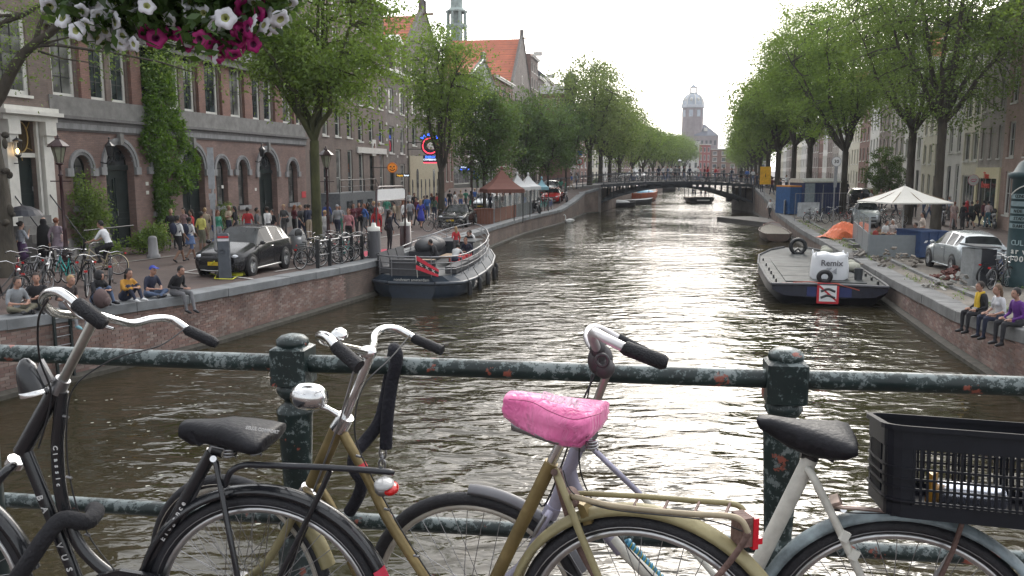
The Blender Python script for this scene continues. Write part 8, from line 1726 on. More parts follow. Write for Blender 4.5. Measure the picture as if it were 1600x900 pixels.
def saddle(root,bp,prof,mat,wmax=.10,name='saddle',ruffle=0,wnose=.028,grow=1.0,nose_first=True):
 """prof: list of (px, py_top, py_bottom) from nose to tail; width grows to the tail"""
 ax=bp.n.to_3d();RR=[];n=len(prof)
 for i,(px,pt,pb)in enumerate(prof):
  u=i/(n-1);w_=wnose+(wmax-wnose)*max(0,min(1,(u-.25)/.5))**1.2;w_*=(1 if u<.93 else .82);w_*=.35 if i in(0,)else(.45 if i==n-1 else 1)
  T_,B_=bp(px,pt),bp(px,pb);h=T_-B_;ring=[]
  for k in range(28):
   a=2*math.pi*k/28;ca,sa=math.cos(a),math.sin(a);yy=abs(ca)**.75*(1 if ca>0 else-1);zz=abs(sa)**.7*(1 if sa>0 else-1)
   rf=(1+ruffle*.12*math.sin(k*3.1+i*.9)*(1 if sa<.25 else 0));ring.append((T_+B_)/2+ax*w_*yy*rf+h*.5*zz*(1+(ruffle*.07*math.sin(k*2.3+i*1.7)if sa<0 else 0)))
  RR.append(ring)
 RR2=[]
 for i in range(n-1):
  for t in(0,.5):RR2.append([a.lerp(b,t)for a,b in zip(RR[i],RR[i+1])])
 RR2.append(RR[-1]);m=MB();m.rings(RR2);return m.obj(name,mat,root,True)
def rails(root,bp,pts_l,mat=STEEL):
 for w_ in(-.03,.03):T(root,'saddle_rail',[bp(p[0],p[1],w_)for p in pts_l],.0035,mat,6)
def spring(root,bp,px,py0,py1,w_,r_=.014,turns=4,mat=STEEL):
 a,b_=bp(px,py0,w_),bp(px,py1,w_);t=bp.t.to_3d();ax=bp.n.to_3d();P=[]
 for k in range(turns*10+1):u=k/(turns*10);P.append(a.lerp(b_,u)+t*r_*math.cos(u*turns*6.283)+ax*r_*math.sin(u*turns*6.283))
 T(root,'saddle_spring',P,.0028,mat,5)
CABLE=M((.015,.015,.017),.5,name='cable_black')
BG='bicycles leaning on the near bridge railing'
def rx(Y,px):return(px-800)/F*Y
def hubz(R_):return DZ+R_
def bikeA():
 YR,YF=2.20,2.32;R_=.352;kx=cP;a=(rx((YF*cP+.2),-160),YF);b=(rx(YR*cP+.19,415),YR);d=(Vector(b)-Vector(a)).length
 A=BP(b,a);root=thing('black_bicycle','black town bicycle with swept chrome handlebars, leftmost in the foreground','bicycle',(b[0],b[1],DZ),group=BG)
 cr=A(415,957);t=-A.t.to_3d();
 if t.x<0:t=-t
 cf=cr-t*1.045;A.t=t.to_2d()
 wr=bwheel(root,A,cr,R_,whitewall=STEEL);wf=bwheel(root,A,cf,R_,whitewall=STEEL)
 guard(root,A,cr,R_,-30,172,BKF);guard(root,A,cf,R_,15,120,BKF)
 ax=A.n.to_3d()
 def patch(a0,a1,mat,nm,off=.0125):
  RR=[]
  for q in np.linspace(R(a0),R(a1),6):
   e=t*math.cos(q)+Vector((0,0,1))*math.sin(q);r_=R_+.018;RR.append([cr+e*(r_-.013)+ax*.032,cr+e*(r_+.0)+ax*.0265,cr+e*(r_+.0095)+ax*.013,cr+e*(r_+.0125)])
  m=MB();m.rings(RR,False,False);m.obj(nm,mat,root,True)
 patch(3,19,M((.75,.75,.75),.4,var=.04,name='reflector_white'),'white_patch');patch(20,25,M((.55,.03,.07),.4,name='sticker_red'),'red_sticker')
 T(root,'seat_tube',A.path([(215,915),(332,705)]),.0185,BKF);T(root,'seat_post',A.path([(328,712),(342,686)]),.014,STEEL)
 T(root,'curved_tube',smooth(A.path([(97,612),(93,660),(90,700),(95,770),(115,835),(150,880),(215,925)])),.0175,BKF,14)
 T(root,'head_tube',A.path([(90,605),(34,706)]),.0235,BKF,14);T(root,'down_tube',A.path([(38,700),(78,800),(120,905)]),.0185,BKF,14)
 T(root,'crown_ring',A.path([(27,718),(22,727)]),.026,CHROME,14)
 for w_ in(-.05,.05):T(root,'fork_blade',smooth([A(22,727,w_*.3),A(2,745,w_),A(-60,830,w_),cf+ax*w_]),.013,BKF)
 T(root,'headset',A.path([(99,592),(88,611)]),[.021,.026,],STEEL,14);T(root,'stem',A.path([(97,597),(143,507),(150,492)]),.0135,M((.40,.39,.36),.3,.9,var=.3,name='worn_chrome'),14)
 near=[(150,492,.0),(118,492,.08),(85,488,.17),(68,472,.24),(75,457,.30),(95,457,.34),(120,475,.36)]
 far=[(150,492,.0),(180,500,-.06),(207,505,-.12),(240,498,-.18),(268,499,-.23),(292,514,-.24)]
 hb_=T(root,'handlebar',smooth([A(*p)for p in near[::-1]]+[A(*p)for p in far[1:]]),.0115,CHROME,12)
 T(root,'grip',[A(118,473,.36),A(122,476,.36),A(160,505,.37),A(164,508,.37)],[.015,.0175,.0175,.012],GRIP,16,hb_);T(root,'grip',[A(291,513,-.24),A(294,516,-.24),A(332,534,-.22),A(339,538,-.22)],[.014,.0165,.0165,.012],GRIP,16,hb_)
 T(root,'brake_lever',smooth([A(100,470,.35),A(120,492,.33),A(150,505,.33),A(178,514,.33)]),.0045,CHROME,7,hb_)
 T(root,'brake_cable',smooth([A(75,468,.28),A(60,500,.2),A(62,560,.08),A(80,620,.03),A(60,700,.03)]),.0028,CABLE,6)
 q=A(45,588,.05);m=MB();dv=(A(54,612,.05)-A(40,560,.05));ln=dv.length*1.1;rot=(-dv).to_track_quat('Z','Y').to_matrix();m.lathe([(.033,-ln*.48),(.033,-ln*.3),(.031,-.0),(.025,ln*.28),(.012,ln*.46),(0,ln*.5)],q,18,rot=rot);hl=m.obj('headlight',BKF,root,True)
 m=MB();m.lathe([(.0345,-ln*.52),(.036,-ln*.40),(.034,-ln*.38)],q,18,rot=rot);m.obj('bezel',CHROME,hl,True);m=MB();m.lathe([(0,-ln*.5),(.032,-ln*.5)],q,18,rot=rot);m.obj('lens',M((.6,.6,.55),.1,name='lens'),hl,True)
 T(root,'lamp_bracket',[A(60,598,.04),A(75,594,.02),A(90,598,.0)],.006,CHROME,7);m=MB();m.prism([A(68,560,.03),A(86,592,.02),A(74,600,.03),A(62,575,.04)],ax*.012);m.obj('bracket_plate',STEEL,root,True)
 saddle(root,A,[(283,663,668),(288,657,682),(305,656,694),(330,657,690),(355,655,692),(385,660,697),(410,668,698),(425,673,695),(428,677,690)],SADB,.105,wnose=.034)
 m=MB();m.prism([A(300,672,.035),A(325,690,.04),A(312,697,.035),A(296,685,.035)],ax*.004);m.obj('cover_flap',SADB,root,True)
 rails(root,A,[(330,697),(360,704),(400,708),(418,700)]);spring(root,A,360,700,715,.05,.016,3);spring(root,A,400,697,712,.05,.014,3);T(root,'saddle_clamp',A.path([(334,700),(350,706)]),.018,BLACK,10)
 put_text('SELLE COMFORT',.012,M((.5,.5,.5),.5,name='print_white'),root,A(410,672,.108),A(420,674,.1)-A(400,671,.1),(0,0,1),.0006,True,name='lettering')
 for w_ in(.055,-.055):T(root,'seat_stay',[A(333,712,w_*.4),A(338,725,w_*.8),A(372,905,w_),cr+ax*w_],.0085,BKF,8)
 T(root,'bolt',[A(333,717,.03),A(333,717,.045)],.009,CHROME,10)
 for w_ in(.055,-.055):
  T(root,'rack_rail',smooth([A(352,758,w_*.6),A(360,738,w_),A(380,727,w_),A(420,727,w_),A(520,731,w_),A(602,737,w_),A(612,739,w_*.6)]),[.0085]*36+[.006],M((.02,.021,.026),.3,name='rack_black',bump=.1,bs=100),10)
  T(root,'rack_strut',[A(516,735,w_),A(505,760,w_),cr+ax*w_*1.1],.008,BKF,8)
 for px in(400,450,500,550,595):T(root,'rack_bar',[A(px,731,-.055),A(px,731,.055)],.005,BKF,6)
 m=MB();q=A(600,760,0);m.ell(q,(.026,.045,.024),14,8);tl=m.obj('tail_light',STEEL,root,True);m=MB();c=q+t*.012+ax*.032;m.ell(A(611,763,.01),(.022,.038,.016),14,8);m.obj('red_lens',M((.5,.01,.01),.15,var=.3,scale=60,name='red_reflector'),tl,True)
 m=MB();m.ell(A(600,756,.02),(.028,.038,.014),12,7);m.obj('clear_lens',M((.5,.5,.5),.15,name='clear_lens'),tl,True)
 bbp=A(205,935);m=MB();m.ring(bbp+ax*.04,ax,.09,.006,36,8,flat=.5);m.obj('chainring',BLACK,root,True)
 cc=MB();cc.rings([[bbp+ax*o+t*x+Vector((0,0,z))for x,z in((-.1,.0),(-.07,.09),(0,.11),(.45,.06),(.5,0),(.45,-.05),(0,-.1),(-.08,-.07))]for o in(.035,.05)],True,True,sm=False);cc.obj('chain_case',BKF,root,True)
 for w_ in(.05,-.05):T(root,'chain_stay',[bbp+ax*w_*.6,cr+ax*w_],.009,BKF,8)
 T(root,'brake_cable',smooth([A(290,512,-.2),A(250,540,-.1),A(180,560,.0),A(120,600,.03),A(105,650,.03),A(108,740,.02),A(135,830,.02),A(190,905,.03)]),.0022,CABLE,6)
 for px,py in((104,650),(109,745),(138,835)):T(root,'cable_clip',[A(px-5,py,.02),A(px+3,py+2,.025)],.004,STEEL,6)
 T(root,'pump',A.path([(318,745),(262,862)]),.007,M((.05,.05,.055),.4,name='pump'),8)
 LW=M((.55,.55,.55),.5,name='decal_white')
 for i,ch in enumerate('Classic'):py=700+i*9.6;a_=A(86+(i*.9 if i>1 else 0),py,.022);dn=A(88+i,py+12,.022)-a_;put_text(ch,.019,LW,root,a_,dn,ax.cross(dn),.0006,True)
 for i,ch in enumerate('BATAVUS'):f=i/6;a_=A(62+46*f,778+112*f,.023);dn=A(108,890)-A(62,778);put_text(ch,.026,LW,root,a_,dn,ax.cross(dn),.0006,True)
 for i,ch in enumerate('Elegance'):f=i/7;a_=A(254+32*f,842-55*f,.023);dn=A(286,787)-A(254,842);put_text(ch,.021,LW,root,a_,dn,-dn.cross(ax),.0006,True)
 lk=thing('chain_lock','thick black fabric chain lock around the black bicycle frame','bicycle lock',A(90,830,.05));T(lk,'sleeve',smooth([A(25,905,.09),A(50,870,.09),A(72,838,.08),A(98,812,.06),A(135,815,.02),A(150,800,-.06),A(146,796,-.12)]),.024,M((.012,.012,.015),.9,bump=.5,bs=60,name='lock_fabric'),12)
bikeA()
def bikeB():
 R_=.350;YR,YF=1.93,2.42;b=(rx(YR*cP+.19,1008),YR);a=(rx(YF*cP+.19,368),YF)
 B=BP(a,b);t=B.t.to_3d();ax=B.n.to_3d();root=thing('gold_bicycle','old gold coloured bicycle with pink saddle cover and gold mudguard','bicycle',(b[0],b[1],DZ),group=BG)
 cr=B(1008,1014);cf=B(372,912);z=(cr.z+cf.z)/2
 bwheel(root,B,cr,R_,whitewall=RIMS);bwheel(root,B,cf,R_,rim=RIMC,whitewall=RIMC)
 guard(root,B,cr,R_,-35,165,GOLD_L,.029,.018);guard(root,B,cf,R_,20,62,GOLD_L,.03,.016)
 T(root,'head_tube',B.path([(528,668),(488,757)]),.0215,GOLD,14);T(root,'headset',B.path([(541,650),(529,670)]),[.024,.027],CHROME,14)
 T(root,'stem',B.path([(539,652),(580,552)]),.0125,CHROME,14);m=MB();m.ell(B(574,551,.0),(.028,.022,.02),12,8);m.obj('stem_clamp',CHROME,root,True)
 near=[(574,549,.0),(555,546,.06),(528,540,.15),(505,531,.23),(500,524,.28),(512,527,.31),(526,543,.33)];far=[(574,549,.0),(583,538,-.08),(586,522,-.16),(600,513,-.22),(622,515,-.26),(648,529,-.28)]
 hb_=T(root,'handlebar',smooth([B(*p)for p in near[::-1]]+[B(*p)for p in far[1:]]),.0115,CHROME,12)
 T(root,'grip',[B(523,539,.33),B(527,543,.33),B(561,573,.34)],[.0145,.0165,.0165],GRIP,16,hb_);T(root,'grip',[B(646,527,-.28),B(650,530,-.28),B(691,548,-.28)],[.014,.0155,.0155],GRIP,16,hb_)
 m=MB();m.lathe([(0,.026),(.015,.023),(.023,.01),(.024,0),(.02,-.008),(0,-.008)],B(531,527,.1),18,rot=Matrix.Rotation(R(-25),3,'Y'));m.obj('bell',CHROME,hb_,True)
 T(root,'brake_rod',[B(560,556,.05),B(530,660,.04),B(490,768,.04)],.003,STEEL,6)
 q=B(484,620,.04);dv=(B(462,614,.04)-B(505,618,.04));ln=dv.length;rot=dv.to_track_quat('Z','Y').to_matrix();m=MB();m.lathe([(0,-ln*.55),(.024,-ln*.5),(.036,-ln*.3),(.040,0),(.038,ln*.3),(.028,ln*.5),(0,ln*.55)],q,22,rot=rot@Matrix.Diagonal((1,1,1)));hl=m.obj('headlight',CHROME,root,True)
 T(root,'lamp_bracket',[B(500,634,.03),B(515,640,.02),B(541,656,.0)],[.012,.007,.012],CHROME,8)
 T(root,'crown_ring',B.path([(484,763),(476,775)]),.026,CHROME,14)
 for w_ in(-.05,.05):T(root,'fork_blade',smooth([B(477,773,w_*.5),B(462,800,w_),B(415,880,w_),cf+ax*w_]),.012,GOLD_L if w_>0 else GOLD)
 T(root,'upper_tube',smooth(B.path([(535,676),(575,748),(605,810),(650,880),(705,960)])),.0145,GOLD,12);T(root,'down_tube',smooth(B.path([(491,752),(520,800),(560,900),(610,990)])),.0155,GOLD,12)
 T(root,'red_band',B.path([(563,726),(567,733)]),.0165,SRED,12)
 T(root,'seat_tube',B.path([(862,722),(745,965)]),.018,GOLD,14);T(root,'seat_post',B.path([(886,672),(861,724)]),.013,CHROME,14)
 for w_ in(.05,-.05):T(root,'seat_stay',[B(868,735,w_*.5),B(875,752,w_),B(905,830,w_),B(945,925,w_),cr+ax*w_],.0095,GOLD_L if w_>0 else RUST,10)
 T(root,'rusty_stay',smooth([B(870,735,-.0),B(885,790,-.03),B(905,850,-.03),B(935,905,-.03)]),.013,RUST,10)
 T(root,'bolt',[B(866,738,.03),B(866,738,.05)],.009,RUST,10)
 for w_,o in((.06,0),(-.06,-18)):
  P=[(893,773+2,w_*.5),(905,778 if w_>0 else 771,w_),(950,789 if w_>0 else 773,w_),(1010,797 if w_>0 else 776,w_),(1080,803 if w_>0 else 782,w_),(1135,806 if w_>0 else 786,w_),(1158,813 if w_>0 else 793,w_),(1169,832 if w_>0 else 815,w_)]
  T(root,'rack_rail',smooth([B(*p)for p in P]),.0072,GOLD_L if w_<0 else M((.3,.25,.17),.5,.2,var=.35,scale=14,name='worn_rack'),9)
  T(root,'rack_strut',smooth([B(1169,832 if w_>0 else 815,w_),B(1160,850,w_),B(1120,902,w_),cr+ax*w_*1.05]),.0072,RUST if w_>0 else GOLD_L,9)
 for px in(993,1041,1090,1138):f=(px-950)/190;T(root,'rack_bar',[B(px-5,793+12*f,.06),B(px+3,778+8*f,-.06)],.0035,RUST,6)
 m=MB();m.box(B(1160,826,0),(.03,.05,.07),rz=.3);rl=m.obj('reflector_mount',RUST,root,True);m=MB();m.box(B(1172,828,-.01),(.014,.05,.075),rz=.3);m.box(B(1180,842,-.01),(.02,.03,.015),rz=.3);m.obj('red_reflector',M((.6,.015,.03),.2,name='reflector_red'),rl,True)
 m=MB();m.ell(B(893,777,.0),(.022,.05,.022),10,8);m.obj('rack_hinge',RUST,root,True)
 m=MB();q=B(915,805,0);m.prism([B(900,785,.025),B(912,790,.025),B(925,818,.025),B(912,822,.025)],-ax*.05);m.obj('bridge_bracket',GOLD,root,True)
 RR=[]
 for a_ in np.linspace(R(20),R(36),6):
  e=t*math.cos(a_)+Vector((0,0,1))*math.sin(a_);r_=R_+.022;RR.append([cr+e*(r_-.013)+ax*.036,cr+e*r_+ax*.0295,cr+e*(r_+.0095)+ax*.014,cr+e*(r_+.0125)])
 m=MB();m.rings(RR,False,False);m.obj('white_patch',M((.75,.75,.75),.4,var=.04,name='reflector_white'),root,True)
 T(root,'brake_cable',smooth([B(640,524,-.26),B(610,560,-.12),B(570,600,.0),B(555,650,.03),B(560,700,.03),B(600,780,.02),B(650,865,.02),B(700,940,.02)]),.0022,CABLE,6)
 T(root,'chain_guard',B.path([(755,955),(860,985),(960,1000)]),.02,GOLD,8)
 for px,py in((562,712),(606,795),(652,868)):T(root,'cable_clip',[B(px-5,py,.02),B(px+3,py+2,.025)],.004,STEEL,6)
 T(root,'lamp_wire',smooth([B(880,735,.03),B(895,770,.05),B(950,795,.07),B(1100,812,.07),B(1160,830,.03)]),.0018,CABLE,5)
 saddle(root,B,[(800,645,655),(803,655,672),(830,660,678),(860,668,684),(900,676,690),(930,676,688)],STEEL,.07,name='saddle_base',wnose=.02)
 PNK,n_,b_=new_mat('pink_nylon');b_.inputs['Roughness'].default_value=.42;co=objco(n_);w1=nd(n_,'ShaderNodeTexNoise',Scale=9.0,Detail=3.0);n_.links.new(co,w1.inputs[0]);n_.links.new(ramp(n_,w1.outputs[0],[(.35,(.62,.09,.28)),(.65,(.80,.20,.42))]),b_.inputs['Base Color']);b_.inputs['Sheen Weight'].default_value=.3
 mp2=objco(n_,(38,38,4));w2=nd(n_,'ShaderNodeTexNoise',Scale=1.0,Detail=2.0,Distortion=.7);n_.links.new(mp2,w2.inputs[0]);bp_=nd(n_,'ShaderNodeBump',Strength=.65,Distance=.02);n_.links.new(w2.outputs[0],bp_.inputs['Height']);n_.links.new(bp_.outputs[0],b_.inputs['Normal'])
 sc_=saddle(root,B,[(793,616,640),(795,612,650),(812,613,662),(838,617,676),(865,621,688),(892,626,693),(918,630,691),(936,634,672),(941,642,662)],PNK,.092,name='saddle_cover',ruffle=1.2,wnose=.042)
 T(root,'seam',smooth([B(795,624,.045),B(830,628,.075),B(860,643,.11),B(895,655,.12),B(925,650,.11),B(940,645,.05)]),.0012,M((.3,.04,.12),.6,name='seam'),5)
 for i,ch in enumerate('FOLLOW ME'):
  if ch!=' ':f=i/8;c=B(850+52*f,622+14*f,.06);put_text(ch,.03,M((.85,.55,.66),.5,name='pale_pink_print'),root,c+Vector((0,0,.006)),B(902,636,.06)-B(850,622,.06),Vector((0,.75,.66)),.0008,True)
 spring(root,B,925,688,702,.05,.014,3);T(root,'saddle_spring_post',B.path([(927,672),(926,705)]),.005,STEEL,6);T(root,'saddle_clamp',B.path([(880,684),(925,690)]),.012,STEEL,10)
 lk=thing('chain_lock','black sleeved chain lock hung over the railing by the gold bicycle','bicycle lock',B(600,640,-.1));FB=M((.010,.010,.016),.95,bump=.6,bs=70,name='lock_fabric2')
 rail=lambda px,py,o:onp(px,py,RP(0),RP(3),o)
 T(lk,'sleeve',smooth([rail(603,700,.05),rail(605,655,.05),rail(612,600,.045),rail(620,560,.05),rail(616,546,.03),rail(616,548,-.05),rail(612,570,-.05),rail(603,620,-.02),rail(592,660,.02),rail(570,690,.06),rail(556,706,.1),rail(553,730,.12),rail(565,752,.12),rail(560,775,.1),rail(546,800,.08)]),.0215,FB,12)
 for k in range(3):q=rail(598-k*.5,708+k*9,.05);m=MB();m.ring(q,(1,.2,0)if k%2 else(0,1,.1),.011,.0035,16,6);m.v=[(p[0],p[1],q.z+(p[2]-q.z)*1.7)for p in m.v];m.obj('chain_link',STEEL,lk,True)
bikeB()
def bikeC():
 R_=.350;YR,YF=2.02,2.33;b=(rx(YR*cP+.19,1408),YR);a=(rx(YF*cP+.19,745),YF);Cc=BP(a,b);t=Cc.t.to_3d();ax=Cc.n.to_3d()
 root=thing('lavender_white_bicycle','lavender and white mixte bicycle carrying a black crate, rightmost in the foreground','bicycle',(b[0],b[1],DZ),group=BG)
 cr=Cc(1404,1010);cf=Cc(742,944)
 bwheel(root,Cc,cr,R_,whitewall=STEEL);bwheel(root,Cc,cf,R_,rim=RIMC)
 guard(root,Cc,cr,R_,-20,172,PALEB,.03,.018);guard(root,Cc,cf,R_,25,92,M((.12,.12,.13),.4,.4,name='dull_guard'),.028,.014)
 T(root,'head_tube',Cc.path([(902,700),(866,792)]),.020,LAV,14);T(root,'headset',Cc.path([(912,678),(903,700)]),[.023,.022],M((.25,.24,.28),.4,.6,name='headset_grey'),14);T(root,'stem',Cc.path([(909,690),(946,590),(950,560)]),.0115,M((.33,.30,.27),.35,.8,name='brown_chrome'),14)
 P=[(950,578,0),(938,555,.03),(928,535,.08),(925,524,.13),(930,520,.18),(945,528,.22),(975,543,.24)];P2=[(948,565,0),(930,548,-.06),(918,528,-.12),(922,514,-.19),(938,514,-.24),(968,530,-.26),(985,538,-.26)]
 hb_=T(root,'handlebar',smooth([Cc(*p)for p in P[::-1]]+[Cc(*p)for p in P2[1:]]),.0125,M((.55,.53,.53),.35,.6,name='satin_bar'),12)
 T(root,'grip',[Cc(974,541,.24),Cc(978,544,.24),Cc(1036,566,.25),Cc(1043,568,.25)],[.016,.0185,.0195,.013],GRIP,16,hb_);T(root,'grip',[Cc(966,528,-.26),Cc(985,538,-.26),Cc(1010,550,-.26)],.015,GRIP,14,hb_)
 m=MB();m.ell(Cc(938,562,.03),(.035,.03,.045),12,9);m.ell(Cc(945,575,.04),(.028,.03,.03),10,8);m.ring(Cc(941,563,.075),ax,.016,.005,18,6);m.ell(Cc(934,545,.04),(.022,.025,.03),10,8);m.obj('shifter',M((.04,.035,.038),.5,var=.4,name='grimy_plastic'),root,True)
 T(root,'cable',smooth([Cc(930,585,.03),Cc(905,640,.06),Cc(880,720,.06),Cc(850,790,.05),Cc(835,760,.05),Cc(850,745,.03)]),.003,CABLE,6)
 T(root,'crown',Cc.path([(866,790),(858,806)]),.024,LAV,12)
 for w_ in(-.05,.05):T(root,'fork_blade',smooth([Cc(860,800,w_*.4),Cc(845,825,w_),Cc(812,885,w_),cf+ax*w_]),.012,LAV)
 T(root,'brake_caliper',[Cc(852,806,.05),Cc(838,830,.06),Cc(832,850,.05)],.007,STEEL,8)
 T(root,'down_tube',smooth(Cc.path([(890,722),(896,755),(915,788),(945,830),(970,862)])),.0175,LAV,14);T(root,'down_tube_white',Cc.path([(955,842),(1020,905),(1105,1010)]),.0175,WFR,14)
 T(root,'mixte_tube',Cc.path([(915,690),(1000,772),(1022,796)]),.0085,LAV,10);T(root,'mixte_tube',Cc.path([(1000,772),(1028,802),(1100,880),(1160,950)]),.0088,WFR,10)
 T(root,'seat_tube',Cc.path([(1266,716),(1120,1010)]),.0205,WFR,16);T(root,'seat_post',Cc.path([(1277,690),(1265,720)]),.019,BLACK,12)
 for w_ in(.05,-.05):T(root,'seat_stay',smooth([Cc(1262,733,w_*.4),Cc(1272,748,w_*.8),Cc(1310,825,w_),Cc(1345,900,w_),cr+ax*w_]),.0105,WFR,10)
 T(root,'chain_stay',[Cc(1120,1010),cr+ax*.05],.011,WFR,8)
 for px,py in((1320,838),(1335,867)):m=MB();m.box(Cc(px,py,.062),(.02,.012,.026),rot=Matrix.Rotation(R(25),3,'Y'));m.obj('cable_clip',M((.6,.6,.55),.5,name='clip'),root,True)
 saddle(root,Cc,[(1182,653,660),(1187,650,668),(1205,650,680),(1230,655,695),(1260,660,706),(1290,664,709),(1315,668,706),(1332,675,696),(1337,682,690)],SADB,.115,wnose=.03);rails(root,Cc,[(1245,703),(1275,714),(1310,718),(1318,705)],BLACK);m=MB();m.prism([Cc(1280,708,.03),Cc(1306,712,.03),Cc(1302,724,.03),Cc(1288,716,.03)],-ax*.06);m.obj('saddle_clip',BLACK,root,True);T(root,'saddle_clamp',Cc.path([(1252,704),(1275,708)]),.02,BLACK,10)
 RS_=M((.45,.36,.32),.3,.8,var=.5,scale=20,name='rusty_chrome')
 for w_ in(.05,-.05):
  T(root,'rack_rail',smooth([Cc(1305,795,w_*.5),Cc(1320,793,w_),Cc(1370,797,w_),Cc(1450,803,w_),Cc(1560,815,w_),Cc(1600,819,w_)]),.0055,RS_,8);T(root,'rack_strut',[Cc(1503,818,w_),Cc(1488,862,w_),cr+ax*w_*1.1],.0062,RUST if w_>0 else STEEL,8)
 m=MB();m.prism([Cc(1298,788,.03),Cc(1312,784,.03),Cc(1318,792,.03),Cc(1304,799,.03)],-ax*.06);m.obj('rack_bracket',RS_,root,True);T(root,'bolt',[Cc(1318,796,.03),Cc(1318,796,.05)],.008,CHROME,10)
 T(root,'gear_cable',smooth([Cc(925,585,.03),Cc(915,640,.05),Cc(905,720,.04),Cc(925,780,.03),Cc(985,860,.03),Cc(1060,945,.03)]),.0022,CABLE,6)
 T(root,'lamp_wire',smooth([Cc(1262,735,.03),Cc(1300,795,.04),Cc(1420,803,.045),Cc(1560,815,.04)]),.0018,CABLE,5)
 lk=thing('cable_lock','blue and yellow coiled cable lock wound on the white bicycle tube','bicycle lock',Cc(1000,870,.0));P=[Cc(976,846,-.03),Cc(995,868,-.03),Cc(1025,900,-.03),Cc(1080,960,-.03)];T(lk,'core',P,.010,M((.02,.12,.2),.5,name='lock_blue_core'),8)
 pts=[];a_,b_=Cc(976,846,-.03),Cc(1060,938,-.03);dd=(b_-a_).normalized();u=dd.orthogonal().normalized();v=dd.cross(u)
 for k in range(181):f=k/180;pts.append(a_.lerp(b_,f)+(u*math.cos(f*15*6.283)+v*math.sin(f*15*6.283))*.0125)
 T(lk,'coil',pts,.0058,M((.02,.18,.30),.4,var=.2,name='lock_blue'),6);T(lk,'coil',[p+dd*.005 for p in pts[::1]],.0035,M((.35,.33,.06),.5,name='lock_yellow'),5)
 L_,Wd,H_=.47,.34,.235;q0=Cc(1353,818,.17);zt=Cc(1353,655,.17).z;zb=Cc(1353,808,.0).z+.0
 kb=Cc(1400,808,.17).z-.0;H_=Cc(1385,668,.17).z-kb;base=Cc(1385,810,.17)
 cr_=thing('plastic_crate','black slatted plastic crate fixed on the rear rack of the white bicycle','crate',(base.x,base.y,kb),math.atan2(t.y,t.x));cr_.rotation_euler=(R(-11),0,math.atan2(t.y,t.x));XF[cr_.name]=Matrix.Translation((base.x,base.y,kb))@Matrix.Rotation(math.atan2(t.y,t.x),4,'Z')@Matrix.Rotation(R(-11),4,'X');PL=M((.006,.0065,.010),.45,var=.25,scale=20,name='black_plastic',spec=.2)
 cr2=.05;
 def outline(o=0.0):
  P=[]
  for cx,cy,a0 in((cr2,cr2,180),(L_-cr2,cr2,270),(L_-cr2,Wd-cr2,0),(cr2,Wd-cr2,90)):
   for k in range(5):a=R(a0+90*k/4);P.append((cx+(cr2+o)*math.cos(a),cy+(cr2+o)*math.sin(a)))
  return P
 def band(z0,z1,o,name,th=.004):m=MB();m.rings([[(x,y,z0)for x,y in outline(o)],[(x,y,z1)for x,y in outline(o)],[(x,y,z1)for x,y in outline(o-th)],[(x,y,z0)for x,y in outline(o-th)]],True,False,sm=False,loop=True);m.obj(name,PL,cr_)
 band(H_-.012,H_,.010,'rim',.016);band(H_-.055,H_-.012,.002,'upper_wall');band(0,.035,.0,'lower_wall')
 for f in(.25,.43,.62):band(.035+(H_-.09)*f,.035+(H_-.09)*f+.005,.004,'ridge',.008)
 band(.037,.042,.005,'ridge',.008)
 m=MB();m.b2(.01,L_-.01,.01,Wd-.01,0,.004);m.obj('bottom',PL,cr_)
 for(cx,cy)in((0,0),(1,0),(1,1),(0,1)):
  m=MB();P=outline(0)[:5];P=[(x,y)for x,y in P];P=[(P[0][0],P[0][1]+.03)]+P+[(P[-1][0]+.006,P[-1][1])];P=[((L_-x)if cx else x,(Wd-y)if cy else y)for x,y in P]
  m.rings([[(x,y,.03)for x,y in P],[(x,y,H_-.05)for x,y in P]],False,False,sm=False);m.obj('corner_wall',PL,cr_)
 bm=MB();bm.b2(-.0028,.0028,-.001,.005,.03,H_-.05);vb=bm.mesh('slat',PL);x=.058;
 while x<L_-.055:link_mesh('slat',vb,cr_,(x,0,0));link_mesh('slat',vb,cr_,(x,Wd-.004,0));x+=.0145
 bm=MB();bm.b2(-.001,.005,-.0035,.0035,.03,H_-.05);vb=bm.mesh('slat',PL);y=.11
 while y<Wd-.1:link_mesh('slat',vb,cr_,(0,y,0));link_mesh('slat',vb,cr_,(L_-.004,y,0));y+=.018
 X=xf(cr_)
 can=thing('drink_can','shiny silver can lying inside the black crate','can',X@Vector((.13,.13,.045)),math.atan2(t.y,t.x));m=MB();m.tube([(0,0,0),(.006,0,0),(.15,0,0),(.156,0,0)],[.02,.033,.033,.024],18);m.obj('can',M((.7,.72,.8),.18,.9,var=.1,name='can_metal'),can)
 ow_=thing('snack_wrapper','small orange wrapper at the left end inside the crate','litter',X@Vector((.11,.1,.01)));m=MB();m.prism([(0,0,0),(.02,.01,0),(.025,.01,.09),(.005,0,.085)],(.0,.02,0));m.obj('wrapper',M((.5,.25,.03),.4,name='orange_foil'),ow_)
bikeC()
